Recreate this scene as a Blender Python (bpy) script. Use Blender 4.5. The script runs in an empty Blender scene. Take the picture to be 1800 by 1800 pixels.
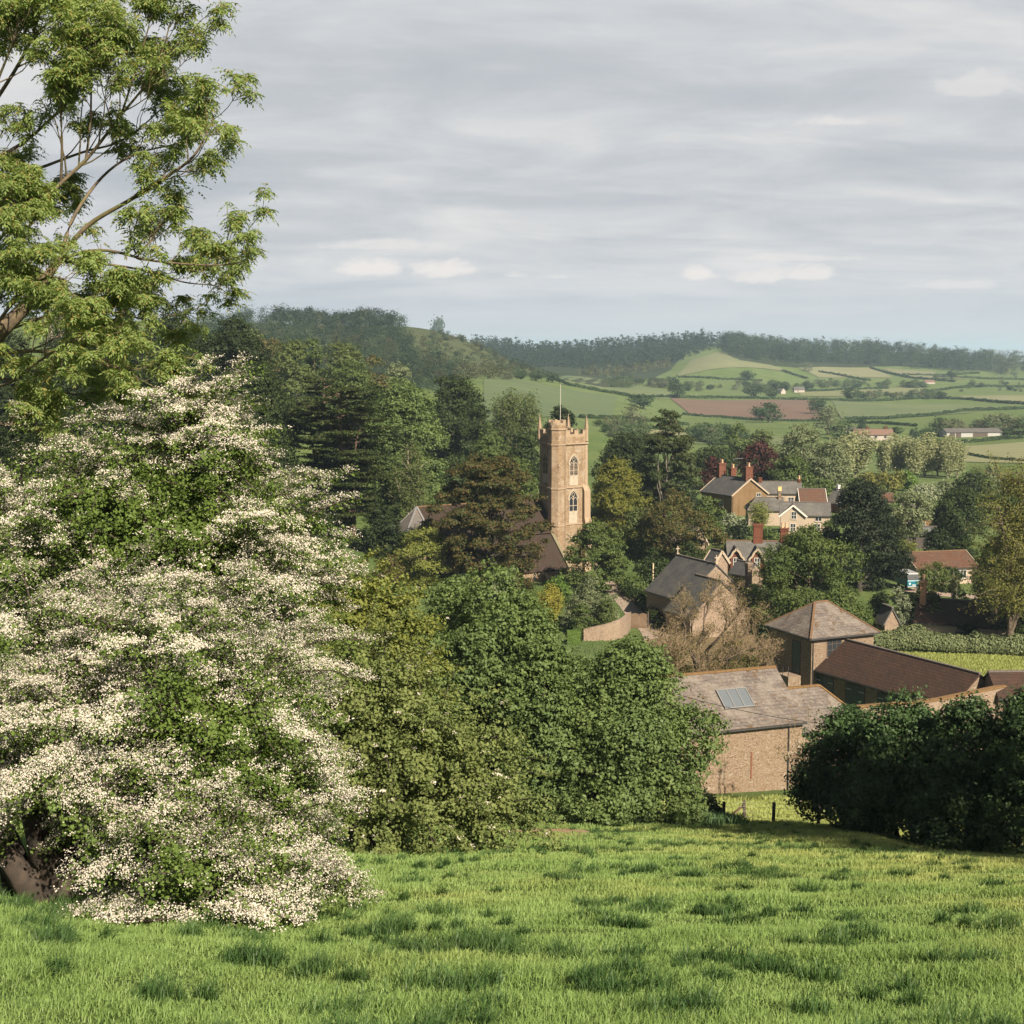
import bpy, math, random
import numpy as np
from mathutils import Vector

# ------------------------------------------------------------------ scene, camera, light
SC = bpy.context.scene
COL = SC.collection
F, PW = 2473.0, 1800.0            # focal length in pixels of an 1800 px wide picture
PITCH = math.atan(288.0 / F)
CP, SP = math.cos(PITCH), math.sin(PITCH)
cam_d = bpy.data.cameras.new('camera')
cam_d.sensor_width = 36.0
cam_d.lens = 36.0 * F / PW
cam_d.clip_start, cam_d.clip_end = 0.1, 90000.0
cam = bpy.data.objects.new('camera', cam_d)
COL.objects.link(cam)
cam.location = (0, 0, 0)
cam.rotation_euler = (math.pi / 2 - PITCH, 0, 0)
SC.camera = cam

SUN = Vector((0.40, -0.72, 0.60)).normalized()
sun_d = bpy.data.lights.new('sun', 'SUN')
sun_d.energy, sun_d.angle, sun_d.color = 5.0, math.radians(0.6), (1.0, 0.86, 0.68)
sun = bpy.data.objects.new('sun', sun_d)
COL.objects.link(sun)
sun.rotation_euler = SUN.to_track_quat('Z', 'Y').to_euler()
sun.location = SUN * 200

SC.view_settings.view_transform = 'Standard'
SC.view_settings.look = 'None'
SC.view_settings.exposure = 1.3
SC.view_settings.gamma = 1.0
SC.cycles.max_bounces = 6
SC.cycles.diffuse_bounces = 3
SC.cycles.glossy_bounces = 2
SC.cycles.transmission_bounces = 4
SC.cycles.volume_bounces = 0
SC.cycles.use_denoising = True


class NT:
    """small helper round a node tree"""
    def __init__(self, tree):
        self.t = tree
        tree.nodes.clear()
    def n(self, typ, **kw):
        nd = self.t.nodes.new(typ)
        for k, v in kw.items():
            if k.startswith('i_'):
                key = k[2:]
                key = int(key) if key.isdigit() else key.replace('_', ' ')
                self.set(nd.inputs[key], v)
            else:
                setattr(nd, k, v)
        return nd
    def set(self, sock, v):
        if hasattr(v, 'is_output'):
            self.t.links.new(v, sock)
        elif hasattr(v, 'outputs'):
            self.t.links.new(v.outputs[0], sock)
        else:
            if isinstance(v, (tuple, list)) and len(v) == 3 and sock.type == 'RGBA':
                v = (*v, 1.0)
            sock.default_value = v
    def math(self, op, a, b=0.0, c=0.0, clamp=False):
        nd = self.n('ShaderNodeMath', operation=op, use_clamp=clamp)
        for i, v in enumerate((a, b, c)):
            self.set(nd.inputs[i], v)
        return nd.outputs[0]
    def mix(self, f, a, b, blend='MIX'):
        nd = self.n('ShaderNodeMix', data_type='RGBA', blend_type=blend)
        self.set(nd.inputs[0], f); self.set(nd.inputs[6], a); self.set(nd.inputs[7], b)
        return nd.outputs[2]
    def ramp(self, f, stops):
        nd = self.n('ShaderNodeValToRGB')
        e = nd.color_ramp.elements
        while len(e) < len(stops):
            e.new(0.5)
        for i, (p, c) in enumerate(stops):
            e[i].position = p
            e[i].color = (*c, 1.0) if len(c) == 3 else c
        self.set(nd.inputs[0], f)
        return nd.outputs[0]
    def smooth(self, v, lo, hi, a=0.0, b=1.0):
        nd = self.n('ShaderNodeMapRange', interpolation_type='SMOOTHSTEP')
        self.set(nd.inputs[0], v)
        for i, q in enumerate((lo, hi, a, b)):
            nd.inputs[i + 1].default_value = q
        return nd.outputs[0]
    def noise(self, vec, scale, detail=3.0, rough=0.55, dist=0.0):
        nd = self.n('ShaderNodeTexNoise')
        if vec is not None:
            self.set(nd.inputs['Vector'], vec)
        nd.inputs['Scale'].default_value = scale
        nd.inputs['Detail'].default_value = detail
        nd.inputs['Roughness'].default_value = rough
        nd.inputs['Distortion'].default_value = dist
        return nd.outputs[0]


def srgb(r, g, b):
    def f(c):
        c /= 255.0
        return c / 12.92 if c <= 0.04045 else ((c + 0.055) / 1.055) ** 2.4
    return (f(r), f(g), f(b))


# ---- the sky: Nishita daylight behind broken layers of stratocumulus
W = bpy.data.worlds.new('World')
SC.world = W
W.use_nodes = True
w = NT(W.node_tree)
out = w.n('ShaderNodeOutputWorld')
sky = w.n('ShaderNodeTexSky', sky_type='NISHITA', sun_disc=False)
sky.sun_elevation = math.asin(SUN.z)
sky.sun_rotation = math.atan2(SUN.x, SUN.y)
sky.air_density, sky.dust_density, sky.ozone_density = 1.0, 2.0, 1.5
tc = w.n('ShaderNodeTexCoord')
sep = w.n('ShaderNodeSeparateXYZ', i_0=tc.outputs['Generated'])
dx, dy, dz = sep.outputs
dzc = w.math('MAXIMUM', dz, 0.0)
inv = w.math('DIVIDE', 1.0, w.math('ADD', dzc, 0.15))
cv = w.n('ShaderNodeCombineXYZ', i_0=w.math('MULTIPLY', dx, inv), i_1=w.math('MULTIPLY', dy, inv), i_2=0.0)
# layer 1: wide soft sheets, layer 2: broken lumps with a faint drift
m1 = w.n('ShaderNodeMapping', i_Vector=cv.outputs[0]); m1.inputs['Scale'].default_value = (0.42, 0.60, 1.0); m1.inputs['Location'].default_value = (3.1, 1.7, 0); m1.inputs['Rotation'].default_value = (0, 0, .35)
n1 = w.noise(m1.outputs[0], 1.0, 4.0, 0.5, 0.5)
m2 = w.n('ShaderNodeMapping', i_Vector=cv.outputs[0]); m2.inputs['Scale'].default_value = (1.0, 1.5, 1.0); m2.inputs['Location'].default_value = (7.3, 0.4, 2.0); m2.inputs['Rotation'].default_value = (0, 0, -.2)
n2 = w.noise(m2.outputs[0], 1.7, 8.0, 0.58, 0.35)
nn = w.math('ADD', w.math('MULTIPLY', n1, 0.50), w.math('MULTIPLY', n2, 0.50))
cloud = w.ramp(nn, [(0.30, srgb(178, 184, 190)), (0.39, srgb(190, 194, 199)), (0.46, srgb(204, 206, 209)), (0.53, srgb(218, 217, 217)), (0.62, srgb(232, 228, 226))])
# thin out towards the horizon into clear pale blue air, pinkish right above it
hz = w.smooth(dz, 0.0, 0.085)
hzc = w.ramp(w.math('MULTIPLY', dz, 10.0), [(0.0, srgb(203, 203, 207)), (0.18, srgb(196, 201, 209)), (0.42, srgb(179, 189, 201)), (0.75, srgb(186, 193, 203))])
base = w.mix(w.math('MULTIPLY_ADD', hz, 0.75, 0.25), hzc, cloud)
# the small fair-weather cumulus low over the hills
at2 = w.math('DIVIDE', dx, w.math('MAXIMUM', dy, 0.02))
el2 = w.math('DIVIDE', dz, w.math('MAXIMUM', dy, 0.02))
cw = w.n('ShaderNodeCombineXYZ', i_0=w.math('MULTIPLY', at2, 1.0), i_1=w.math('MULTIPLY', el2, 1.8), i_2=0.0)
cn = w.noise(cw.outputs[0], 42.0, 5.0, 0.6)
cn2 = w.noise(cw.outputs[0], 14.0, 3.0, 0.5)
tot = None
for (px, py, rx, ry, st) in [(642, 478, 62, 27, 1.0), (785, 482, 60, 24, 1.0), (905, 487, 26, 9, .7), (1222, 484, 36, 22, 1.0), (1330, 490, 60, 22, .85),
                             (1420, 488, 75, 20, .9), (1455, 228, 62, 15, .55), (1700, 172, 110, 32, .40), (670, 437, 130, 14, .5), (1380, 458, 170, 10, .45), (1650, 505, 110, 12, .5), (985, 490, 30, 6, .5)]:
    # position is an angle in the sky (azimuth, elevation)
    ax, az = (px - 900) / F, -(py - 612) / F
    ex = w.math('DIVIDE', w.math('SUBTRACT', at2, ax), rx / F)
    ez = w.math('DIVIDE', w.math('SUBTRACT', el2, az), ry / F)
    # flat bottoms: below the middle the distance grows faster
    ez = w.math('MAXIMUM', ez, w.math('MULTIPLY', ez, -2.1))
    d = w.math('SQRT', w.math('ADD', w.math('MULTIPLY', ex, ex), w.math('MULTIPLY', ez, ez)))
    d = w.math('ADD', d, w.math('MULTIPLY', w.math('SUBTRACT', cn, 0.5), 2.4))
    d = w.math('ADD', d, w.math('MULTIPLY', w.math('SUBTRACT', cn2, 0.5), 1.2))
    k = w.math('MULTIPLY', w.smooth(d, 1.0, 0.35), st)
    tot = k if tot is None else w.math('MAXIMUM', tot, k)
front = w.smooth(dy, 0.0, 0.1)
tot = w.math('MULTIPLY', tot, front)
base = w.mix(w.math('MULTIPLY', tot, 0.9), base, srgb(238, 231, 227))
# up high (out of the picture) the cover breaks open to blue: less grey fill light from above
opening = w.smooth(dz, 0.25, 0.45)
nish = w.mix(1.0, sky.outputs[0], (0.05, 0.05, 0.05), 'MULTIPLY')
base = w.mix(w.math('MULTIPLY', opening, 0.95), base, nish)
bg = w.n('ShaderNodeBackground', i_Color=base, i_Strength=1.06 * 2 ** -SC.view_settings.exposure)
w.t.links.new(bg.outputs[0], out.inputs[0])

# ------------------------------------------------------------------ picture <-> place
def ray(px, py):
    u = (px - 900.0) / F; v = (900.0 - py) / F
    yy = CP + v * SP
    return u / yy, (-SP + v * CP) / yy          # x and z per metre of depth
def at(px, py, Y):
    a, b = ray(px, py)
    return np.array((a * Y, Y, b * Y))
def proj(x, y, z):
    d = y * CP - z * SP
    return 900 + F * x / d, 900 - F * (y * SP + z * CP) / d

_rs = np.random.RandomState(11)
_LAT = _rs.rand(256, 256)
def vnoise(x, y, s=1.0, o=0.0):
    x = np.asarray(x) / s + o; y = np.asarray(y) / s + o * 1.7
    xi = np.floor(x).astype(int); yi = np.floor(y).astype(int)
    fx = x - xi; fy = y - yi
    fx = fx * fx * (3 - 2 * fx); fy = fy * fy * (3 - 2 * fy)
    a = _LAT[xi % 256, yi % 256]; b = _LAT[(xi + 1) % 256, yi % 256]
    c = _LAT[xi % 256, (yi + 1) % 256]; d = _LAT[(xi + 1) % 256, (yi + 1) % 256]
    return (a * (1 - fx) + b * fx) * (1 - fy) + (c * (1 - fx) + d * fx) * fy

# ---- the lie of the land: valley sections along bearings from the viewpoint
NEAR = [(0, -1.75), (10, -4.95), (20, -8.2), (40, -14.6), (60, -20.9), (80, -27.0), (96, -31.8), (106, -33.6), (140, -33.2)]
def sec(px, *rows):
    return px, [(Y, z if not isinstance(z, str) else at(px, float(z), Y)[2]) for Y, z in rows]
P_ = lambda v: str(v)
SECS = [
 sec(-400, (0, -1.0), (10, -3.9), (18, -6.6), (30, -10.5), (60, -17), (100, -20), (150, -16), (200, -10), (300, 0), (500, 8), (1000, 25), (2600, 10)),
 sec(0, (0, -1.35), (8, -4.0), (13, -5.6), (17.5, P_(1603)), (30, -12.0), (60, -20), (100, -25), (150, -23), (200, -17), (300, -8), (500, 2), (800, 14), (1000, 22), (1300, 20), (2600, 0)),
 sec(300, (0, -1.5), (10, -4.75), (18, -7.6), (40, -14.6), (60, -20.4), (100, -26), (150, -26), (200, -21), (300, -12), (500, -2), (800, 10), (1000, 20), (1400, 10), (2600, -20)),
 sec(450, *NEAR[:5], (80, -25), (100, -28), (150, -28), (200, -24), (260, -18), (400, -12), (700, -2), (1000, P_(567)), (1300, 10), (2600, -30)),
 sec(600, *NEAR[:5], (80, -26.5), (100, -31), (150, -30), (200, -27.2), (260, -24), (400, -20), (600, -16), (800, -4), (1000, P_(571)), (1200, 15), (1400, -5), (2600, -40)),
 sec(740, *NEAR[:6], (100, -33), (150, -32), (200, -31), (260, -29), (400, -27), (600, -24), (800, -8), (1000, P_(573)), (1080, 14), (1300, -10), (1900, P_(603)), (2300, -20)),
 sec(800, *NEAR, (200, -32), (300, -31), (450, -30), (600, -26), (760, -17), (850, -8), (1000, P_(589)), (1080, 7), (1300, -16), (1900, P_(605)), (2300, -25)),
 sec(850, *NEAR, (300, -32), (450, -32), (600, P_(718)), (760, P_(665)), (850, P_(654)), (1000, P_(607)), (1060, P_(609)), (1250, -22), (1600, -16), (1900, P_(610)), (2300, -30)),
 sec(900, *NEAR, (300, -32.5), (450, -33), (600, P_(726)), (760, P_(668)), (860, P_(660)), (1000, P_(632)), (1080, P_(632)), (1250, -26), (1600, -17), (1900, P_(616)), (2300, -30)),
 sec(950, *NEAR, (300, -33), (450, -34), (560, P_(742)), (660, P_(705)), (760, P_(674)), (860, P_(670)), (1000, P_(655)), (1200, -32), (1600, -18), (1900, P_(622)), (2300, -30)),
 sec(1020, *NEAR, (300, -33), (450, -35), (560, P_(745)), (700, P_(712)), (850, P_(685)), (1000, P_(673)), (1150, -31), (1600, -18), (1900, P_(618)), (2300, -20)),
 sec(1100, *NEAR, (300, -33), (450, -36), (600, P_(747)), (800, P_(712)), (950, P_(692)), (1050, P_(690)), (1200, P_(676)), (1500, P_(658)), (1750, P_(630)), (1950, P_(610)), (2300, -15)),
 sec(1180, *NEAR, (300, -33), (450, -36), (560, P_(775)), (700, P_(750)), (820, P_(738)), (1050, P_(700)), (1200, P_(680)), (1350, P_(667)), (1500, P_(648)), (1750, P_(622)), (1950, P_(604)), (2300, -15)),
 sec(1250, *NEAR, (300, -33), (450, -36.5), (550, P_(782)), (700, P_(752)), (820, P_(740)), (1100, P_(700)), (1200, P_(690)), (1350, P_(668)), (1500, P_(619)), (1600, P_(626)), (1750, P_(614)), (1950, P_(602)), (2300, -10)),
 sec(1330, *NEAR, (300, -33), (450, -36.5), (550, P_(782)), (700, P_(752)), (820, P_(740)), (1100, P_(700)), (1200, P_(690)), (1350, P_(672)), (1500, P_(640)), (1600, P_(637)), (1750, P_(625)), (1950, P_(613)), (2300, -10)),
 sec(1420, *NEAR, (300, -33), (450, -36.5), (550, P_(782)), (700, P_(754)), (820, P_(740)), (1100, P_(701)), (1250, P_(690)), (1400, P_(674)), (1550, P_(656)), (1650, P_(645)), (1800, P_(637)), (1950, P_(619)), (2300, -10)),
 sec(1550, *NEAR, (300, -33), (450, -37), (560, P_(782)), (650, P_(762)), (800, P_(738)), (1000, P_(713)), (1150, P_(700)), (1300, P_(687)), (1500, P_(669)), (1700, P_(650)), (1800, P_(643)), (1950, P_(622)), (2300, -10)),
 sec(1700, (0, -1.75), (10, -4.95), (20, -8.1), (34, -12.65), (48, -17.85), (60, -21.9), (80, -27.3), (96, -31.8), (106, -33.6), (140, -33.2), (300, -33), (450, -37), (560, P_(782)), (650, P_(762)), (800, P_(738)), (1000, P_(713)), (1150, P_(700)), (1300, P_(687)), (1500, P_(669)), (1700, P_(657)), (1800, P_(650)), (1950, P_(634)), (2200, -30)),
 sec(1800, (0, -1.75), (10, -4.95), (20, -8.05), (34, -12.7), (48, -18.0), (60, -22.1), (80, -27.4), (96, -31.8), (106, -33.6), (140, -33.2), (300, -33), (450, -36), (650, P_(757)), (800, P_(738)), (1000, P_(714)), (1200, P_(694)), (1500, P_(675)), (1800, P_(662)), (2100, P_(642)), (2300, P_(632)), (2600, -45)),
 sec(2200, (0, -1.75), (10, -4.9), (20, -8.0), (45, -16.2), (60, -21), (80, -27), (96, -31.8), (106, -33.6), (300, -33), (450, -36), (650, -36), (1000, -38), (1500, -34), (2100, -20), (2600, -45)),
]
S0, S1, NS = math.log(5.0), math.log(2640.0), 460
U0, U1, NU = -0.62, 0.62, 249
_s = np.linspace(S0, S1, NS); _Y = np.exp(_s) - 20.0
_pr = []
for px, rows in SECS:
    ys = np.array([r[0] for r in rows], float); zs = np.array([r[1] for r in rows], float)
    z = np.interp(_Y, ys, zs)
    z = np.where(_Y < 0, zs[0] - _Y * 0.30, z)
    _pr.append(z)
_pr = np.array(_pr)
_uc = np.array([(px - 900) / F for px, _ in SECS])
_ug = np.linspace(U0, U1, NU)
TAB = np.array([np.interp(_ug, _uc, _pr[:, j]) for j in range(NS)])      # [s, u]
def _blur(a, sig, ax):
    r = int(sig * 3) + 1
    k = np.exp(-0.5 * (np.arange(-r, r + 1) / sig) ** 2); k /= k.sum()
    p = np.pad(a, [(r, r) if i == ax else (0, 0) for i in range(2)], mode='edge')
    return sum(k[i] * (p[i:i + a.shape[0], :] if ax == 0 else p[:, i:i + a.shape[1]]) for i in range(2 * r + 1))
TAB = _blur(_blur(TAB, 2.2, 0), 2.2, 1)
def H(x, y):
    """height of the ground"""
    x = np.asarray(x, float); y = np.asarray(y, float)
    yc = np.clip(y, -14.9, 2615.0)
    u = np.clip(x / np.maximum(yc, 12.0), U0 + 1e-6, U1 - 1e-6)
    s = (np.log(yc + 20.0) - S0) / (S1 - S0) * (NS - 1); t = (u - U0) / (U1 - U0) * (NU - 1)
    i = np.clip(s.astype(int), 0, NS - 2); j = np.clip(t.astype(int), 0, NU - 2)
    a = s - i; b = t - j
    z = (TAB[i, j] * (1 - b) + TAB[i, j + 1] * b) * (1 - a) + (TAB[i + 1, j] * (1 - b) + TAB[i + 1, j + 1] * b) * a
    z = z + np.where(y < -14.9, (-14.9 - y) * 0.3, 0.0)
    near = np.clip((88 - y) / 25.0, 0, 1)
    lump = (vnoise(x * 0.75, y, 1.3, 3.3) - .5) * .07 + (vnoise(x * 0.8, y, 4.2, 9.1) - .5) * .10 + (vnoise(x, y, .5, 5.0) - .5) * .06
    far = np.clip((y - 350) / 300.0, 0, 1)
    return z + near * lump + far * (vnoise(x, y, 60, 2.0) - .5) * 2.0
def hit(px, py):
    """where the line of sight meets the ground"""
    a, b = ray(px, py)
    Y = np.exp(np.linspace(math.log(6.0), math.log(2600.0), 4000))
    d = H(a * Y, Y) - b * Y
    k = np.argmax(d > 0)
    if k == 0:
        k = len(Y) - 1
    y = Y[k]
    return np.array((a * y, y, H(a * y, y)))

# ------------------------------------------------------------------ objects
def mesh_np(name, V, Fs, m=None, smooth=False):
    """Fs: list of (n,k) index arrays"""
    me = bpy.data.meshes.new(name)
    V = np.ascontiguousarray(V, np.float32)
    if not isinstance(Fs, list):
        Fs = [Fs]
    Fs = [np.asarray(f, np.int32) for f in Fs if len(f)]
    me.vertices.add(len(V)); me.vertices.foreach_set('co', V.ravel())
    loops = np.concatenate([f.ravel() for f in Fs])
    tot = np.concatenate([np.full(len(f), f.shape[1], np.int32) for f in Fs])
    st = np.concatenate([[0], np.cumsum(tot)[:-1]]).astype(np.int32)
    me.loops.add(len(loops)); me.loops.foreach_set('vertex_index', loops)
    me.polygons.add(len(tot)); me.polygons.foreach_set('loop_start', st)
    if smooth:
        me.polygons.foreach_set('use_smooth', np.ones(len(tot), bool))
    me.update(calc_edges=True)
    if m is not None:
        me.materials.append(m)
    return me
def tag(o, label=None, cat=None, group=None, kind=None):
    for k, v in (('label', label), ('category', cat), ('group', group), ('kind', kind)):
        if v:
            o[k] = v
    return o
def link(name, me, parent=None, loc=None):
    o = bpy.data.objects.new(name, me)
    COL.objects.link(o)
    if parent is not None:
        o.parent = parent
    if loc is not None:
        o.location = loc
    return o
def empty(name, loc, rz, label, cat, group=None):
    o = bpy.data.objects.new(name, None)
    o.empty_display_size = 0.5
    COL.objects.link(o)
    o.location = loc; o.rotation_euler = (0, 0, rz)
    return tag(o, label, cat, group)
def copy_tree(src, loc, rz, scale, label, group=None):
    """a thing with copies of its parts"""
    r = src.copy(); COL.objects.link(r)
    r.location = loc; r.rotation_euler = (0, 0, rz); r.scale = scale
    r['label'] = label
    if group:
        r['group'] = group
    for ch in list(src.children):
        c = ch.copy(); COL.objects.link(c); c.parent = r
        for g in list(ch.children):
            d = g.copy(); COL.objects.link(d); d.parent = c
    return r

class MB:
    """collects simple solids into ONE mesh"""
    def __init__(self):
        self.v = []; self.f = []
    def add(self, V, Fc):
        o = len(self.v)
        self.v += [tuple(float(c) for c in p) for p in V]
        self.f += [tuple(i + o for i in f) for f in Fc]
        return self
    def box(self, x0, x1, y0, y1, z0, z1):
        return self.add([(x0, y0, z0), (x1, y0, z0), (x1, y1, z0), (x0, y1, z0), (x0, y0, z1), (x1, y0, z1), (x1, y1, z1), (x0, y1, z1)],
                        [(0, 3, 2, 1), (4, 5, 6, 7), (0, 1, 5, 4), (1, 2, 6, 5), (2, 3, 7, 6), (3, 0, 4, 7)])
    def frust(self, cx, cy, z0, z1, r0, r1, n=8, rot=None, sx=1, sy=1):
        rot = math.pi / n if rot is None else rot
        a = [rot + 2 * math.pi * i / n for i in range(n)]
        V = [(cx + r0 * math.cos(t) * sx, cy + r0 * math.sin(t) * sy, z0) for t in a] + [(cx + r1 * math.cos(t) * sx, cy + r1 * math.sin(t) * sy, z1) for t in a]
        return self.add(V, [tuple(range(n - 1, -1, -1)), tuple(range(n, 2 * n))] + [(i, (i + 1) % n, n + (i + 1) % n, n + i) for i in range(n)])
    def slab(self, pts, t):
        """flat polygon thickened by t against its normal"""
        P = [Vector(p) for p in pts]
        nrm = (P[1] - P[0]).cross(P[2] - P[0])
        nrm.normalize()
        n = len(P)
        return self.add([tuple(p) for p in P] + [tuple(p - nrm * t) for p in P],
                        [tuple(range(n)), tuple(range(2 * n - 1, n - 1, -1))] + [((i + 1) % n, i, n + i, n + (i + 1) % n) for i in range(n)])
    def bar(self, a, b, w, h=None):
        """square bar from a to b"""
        a, b = Vector(a), Vector(b); h = h or w
        d = (b - a).normalized()
        up = Vector((0, 0, 1)) if abs(d.z) < 0.95 else Vector((1, 0, 0))
        s = d.cross(up).normalized(); t = s.cross(d)
        q = [s * (-w / 2) - t * (h / 2), s * (w / 2) - t * (h / 2), s * (w / 2) + t * (h / 2), s * (-w / 2) + t * (h / 2)]
        return self.add([tuple(a + k) for k in q] + [tuple(b + k) for k in q],
                        [(3, 2, 1, 0), (4, 5, 6, 7), (0, 1, 5, 4), (1, 2, 6, 5), (2, 3, 7, 6), (3, 0, 4, 7)])
    def prism(self, pts, ax, a, b):
        """polygon pts (u,v) in the plane across axis ax, extruded a..b along it"""
        def p3(u, v, t):
            return (t, u, v) if ax == 'x' else (u, t, v) if ax == 'y' else (u, v, t)
        n = len(pts)
        return self.add([p3(u, v, a) for u, v in pts] + [p3(u, v, b) for u, v in pts],
                        [tuple(range(n)), tuple(range(2 * n - 1, n - 1, -1))] + [((i + 1) % n, i, n + i, n + (i + 1) % n) for i in range(n)])
    def mesh(self, name, m, bevel=0.0):
        me = bpy.data.meshes.new(name)
        me.from_pydata(self.v, [], self.f)
        import bmesh
        b = bmesh.new(); b.from_mesh(me)
        bmesh.ops.recalc_face_normals(b, faces=b.faces)
        if bevel:
            bmesh.ops.bevel(b, geom=list(b.edges), offset=bevel, segments=1, affect='EDGES', clamp_overlap=True)
        b.to_mesh(me); b.free()
        me.materials.append(m)
        return me
    def build(self, name, m, parent=None, bevel=0.0):
        return link(name, self.mesh(name, m, bevel), parent)

# ------------------------------------------------------------------ materials
def new_mat(name):
    m = bpy.data.materials.new(name); m.use_nodes = True
    t = NT(m.node_tree)
    return m, t, t.n('ShaderNodeOutputMaterial')
def leaf_mat(name, dark, light, trans=0.35, scale=0.6, gloss=0.35, odd=None, oddp=0.0, ttint=(1.15, 1.25, 0.55)):
    """leaves: each leaf its own tone, tones drifting over the crown; some light passes through"""
    m, t, o = new_mat(name)
    g = t.n('ShaderNodeNewGeometry')
    tc = t.n('ShaderNodeTexCoord')
    n = t.noise(tc.outputs['Object'], scale, 2.0, 0.5)
    f = t.math('ADD', t.math('MULTIPLY', g.outputs['Random Per Island'], 0.55), t.math('MULTIPLY', t.smooth(n, 0.3, 0.7), 0.45))
    c = t.mix(f, dark, light)
    if odd:
        r2 = t.math('FRACT', t.math('MULTIPLY', g.outputs['Random Per Island'], 37.7))
        c = t.mix(t.math('LESS_THAN', r2, oddp), c, odd)
    p = t.n('ShaderNodeBsdfPrincipled', i_Base_Color=c, i_Roughness=0.6)
    p.inputs['Specular IOR Level'].default_value = gloss * .55
    tr = t.n('ShaderNodeBsdfTranslucent', i_Color=t.mix(1.0, c, ttint, 'MULTIPLY'))
    mx = t.n('ShaderNodeMixShader', i_0=trans)
    t.t.links.new(p.outputs[0], mx.inputs[1]); t.t.links.new(tr.outputs[0], mx.inputs[2])
    t.t.links.new(mx.outputs[0], o.inputs[0])
    return m
def bark_mat(name, c1, c2, moss=None):
    m, t, o = new_mat(name)
    tc = t.n('ShaderNodeTexCoord')
    n = t.noise(tc.outputs['Object'], 6.0, 5.0, 0.6)
    c = t.mix(t.smooth(n, 0.35, 0.65), c1, c2)
    if moss:
        c = t.mix(t.math('MULTIPLY', t.smooth(t.noise(tc.outputs['Object'], 1.3, 3.0), 0.48, 0.62), .8), c, moss)
    p = t.n('ShaderNodeBsdfPrincipled', i_Base_Color=c, i_Roughness=0.9)
    b = t.n('ShaderNodeBump', i_Height=n, i_Strength=0.6, i_Distance=0.03)
    t.t.links.new(b.outputs[0], p.inputs['Normal'])
    t.t.links.new(p.outputs[0], o.inputs[0])
    return m
def plain_mat(name, c, rough=0.6, var=0.15, metal=0.0, scale=4.0):
    m, t, o = new_mat(name)
    tc = t.n('ShaderNodeTexCoord')
    n = t.noise(tc.outputs['Object'], scale, 4.0)
    k = t.math('MULTIPLY_ADD', n, 2 * var, 1 - var)
    kk = t.n('ShaderNodeCombineXYZ', i_0=k, i_1=k, i_2=k)
    p = t.n('ShaderNodeBsdfPrincipled', i_Base_Color=t.mix(1.0, c, kk.outputs[0], 'MULTIPLY'), i_Roughness=rough, i_Metallic=metal)
    t.t.links.new(p.outputs[0], o.inputs[0])
    return m
def glass_mat(name, c=(0.02, 0.025, 0.03), rough=0.08):
    m, t, o = new_mat(name)
    p = t.n('ShaderNodeBsdfPrincipled', i_Base_Color=c, i_Roughness=rough)
    p.inputs['Specular IOR Level'].default_value = 0.6
    t.t.links.new(p.outputs[0], o.inputs[0])
    return m
def _xyz(t):
    tc = t.n('ShaderNodeTexCoord')
    s = t.n('ShaderNodeSeparateXYZ', i_0=tc.outputs['Object'])
    return tc.outputs['Object'], t.math('ADD', s.outputs[0], s.outputs[1]), s.outputs[2]
def stone_mat(name, c1, c2, mortar, stain, bw=0.5, rh=0.2, lichen=None, rough_amt=1.0, mort=0.014):
    """coursed rubble / ashlar with weather stains"""
    m, t, o = new_mat(name)
    v, u, z = _xyz(t)
    wob = t.noise(v, 1.7, 3.0)
    uv = t.n('ShaderNodeCombineXYZ', i_0=t.math('MULTIPLY_ADD', wob, 0.25 * rough_amt, u), i_1=t.math('MULTIPLY_ADD', wob, 0.16 * rough_amt, z), i_2=0.0)
    b = t.n('ShaderNodeTexBrick', i_Vector=uv.outputs[0], i_Color1=c1, i_Color2=c2, i_Mortar=mortar, i_Scale=1.0)
    b.inputs['Mortar Size'].default_value = mort
    b.inputs['Mortar Smooth'].default_value = 0.3
    b.inputs['Bias'].default_value = 0.0
    b.inputs['Brick Width'].default_value = bw
    b.inputs['Row Height'].default_value = rh
    n1 = t.noise(v, 0.45, 5.0, 0.6); n2 = t.noise(v, 7.0, 4.0, 0.65)
    c = t.mix(t.math('MULTIPLY', t.smooth(n1, 0.42, 0.68), 0.7), b.outputs[0], stain)
    c = t.mix(t.math('MULTIPLY', t.smooth(n2, 0.3, 0.75), 0.55), c, t.mix(1.0, c, (0.55, 0.52, 0.5), 'MULTIPLY'))
    # rain streaks running down the face
    sv = t.n('ShaderNodeCombineXYZ', i_0=t.math('MULTIPLY', u, 1.6), i_1=t.math('MULTIPLY', z, .14), i_2=0.0)
    c = t.mix(t.math('MULTIPLY', t.smooth(t.noise(sv.outputs[0], 1.0, 5.0, .65), .48, .72), .6), c, t.mix(1.0, c, (.52, .47, .42), 'MULTIPLY'))
    if lichen:
        c = t.mix(t.math('MULTIPLY', t.smooth(t.noise(v, 2.2, 4.0, 0.7), 0.56, 0.66), 0.7), c, lichen)
    p = t.n('ShaderNodeBsdfPrincipled', i_Base_Color=c, i_Roughness=0.92)
    p.inputs['Specular IOR Level'].default_value = 0.2
    hgt = t.math('ADD', t.math('MULTIPLY', b.outputs[1], -0.6), n2)
    bp = t.n('ShaderNodeBump', i_Height=hgt, i_Strength=0.7, i_Distance=0.05)
    t.t.links.new(bp.outputs[0], p.inputs['Normal'])
    t.t.links.new(p.outputs[0], o.inputs[0])
    return m
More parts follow.
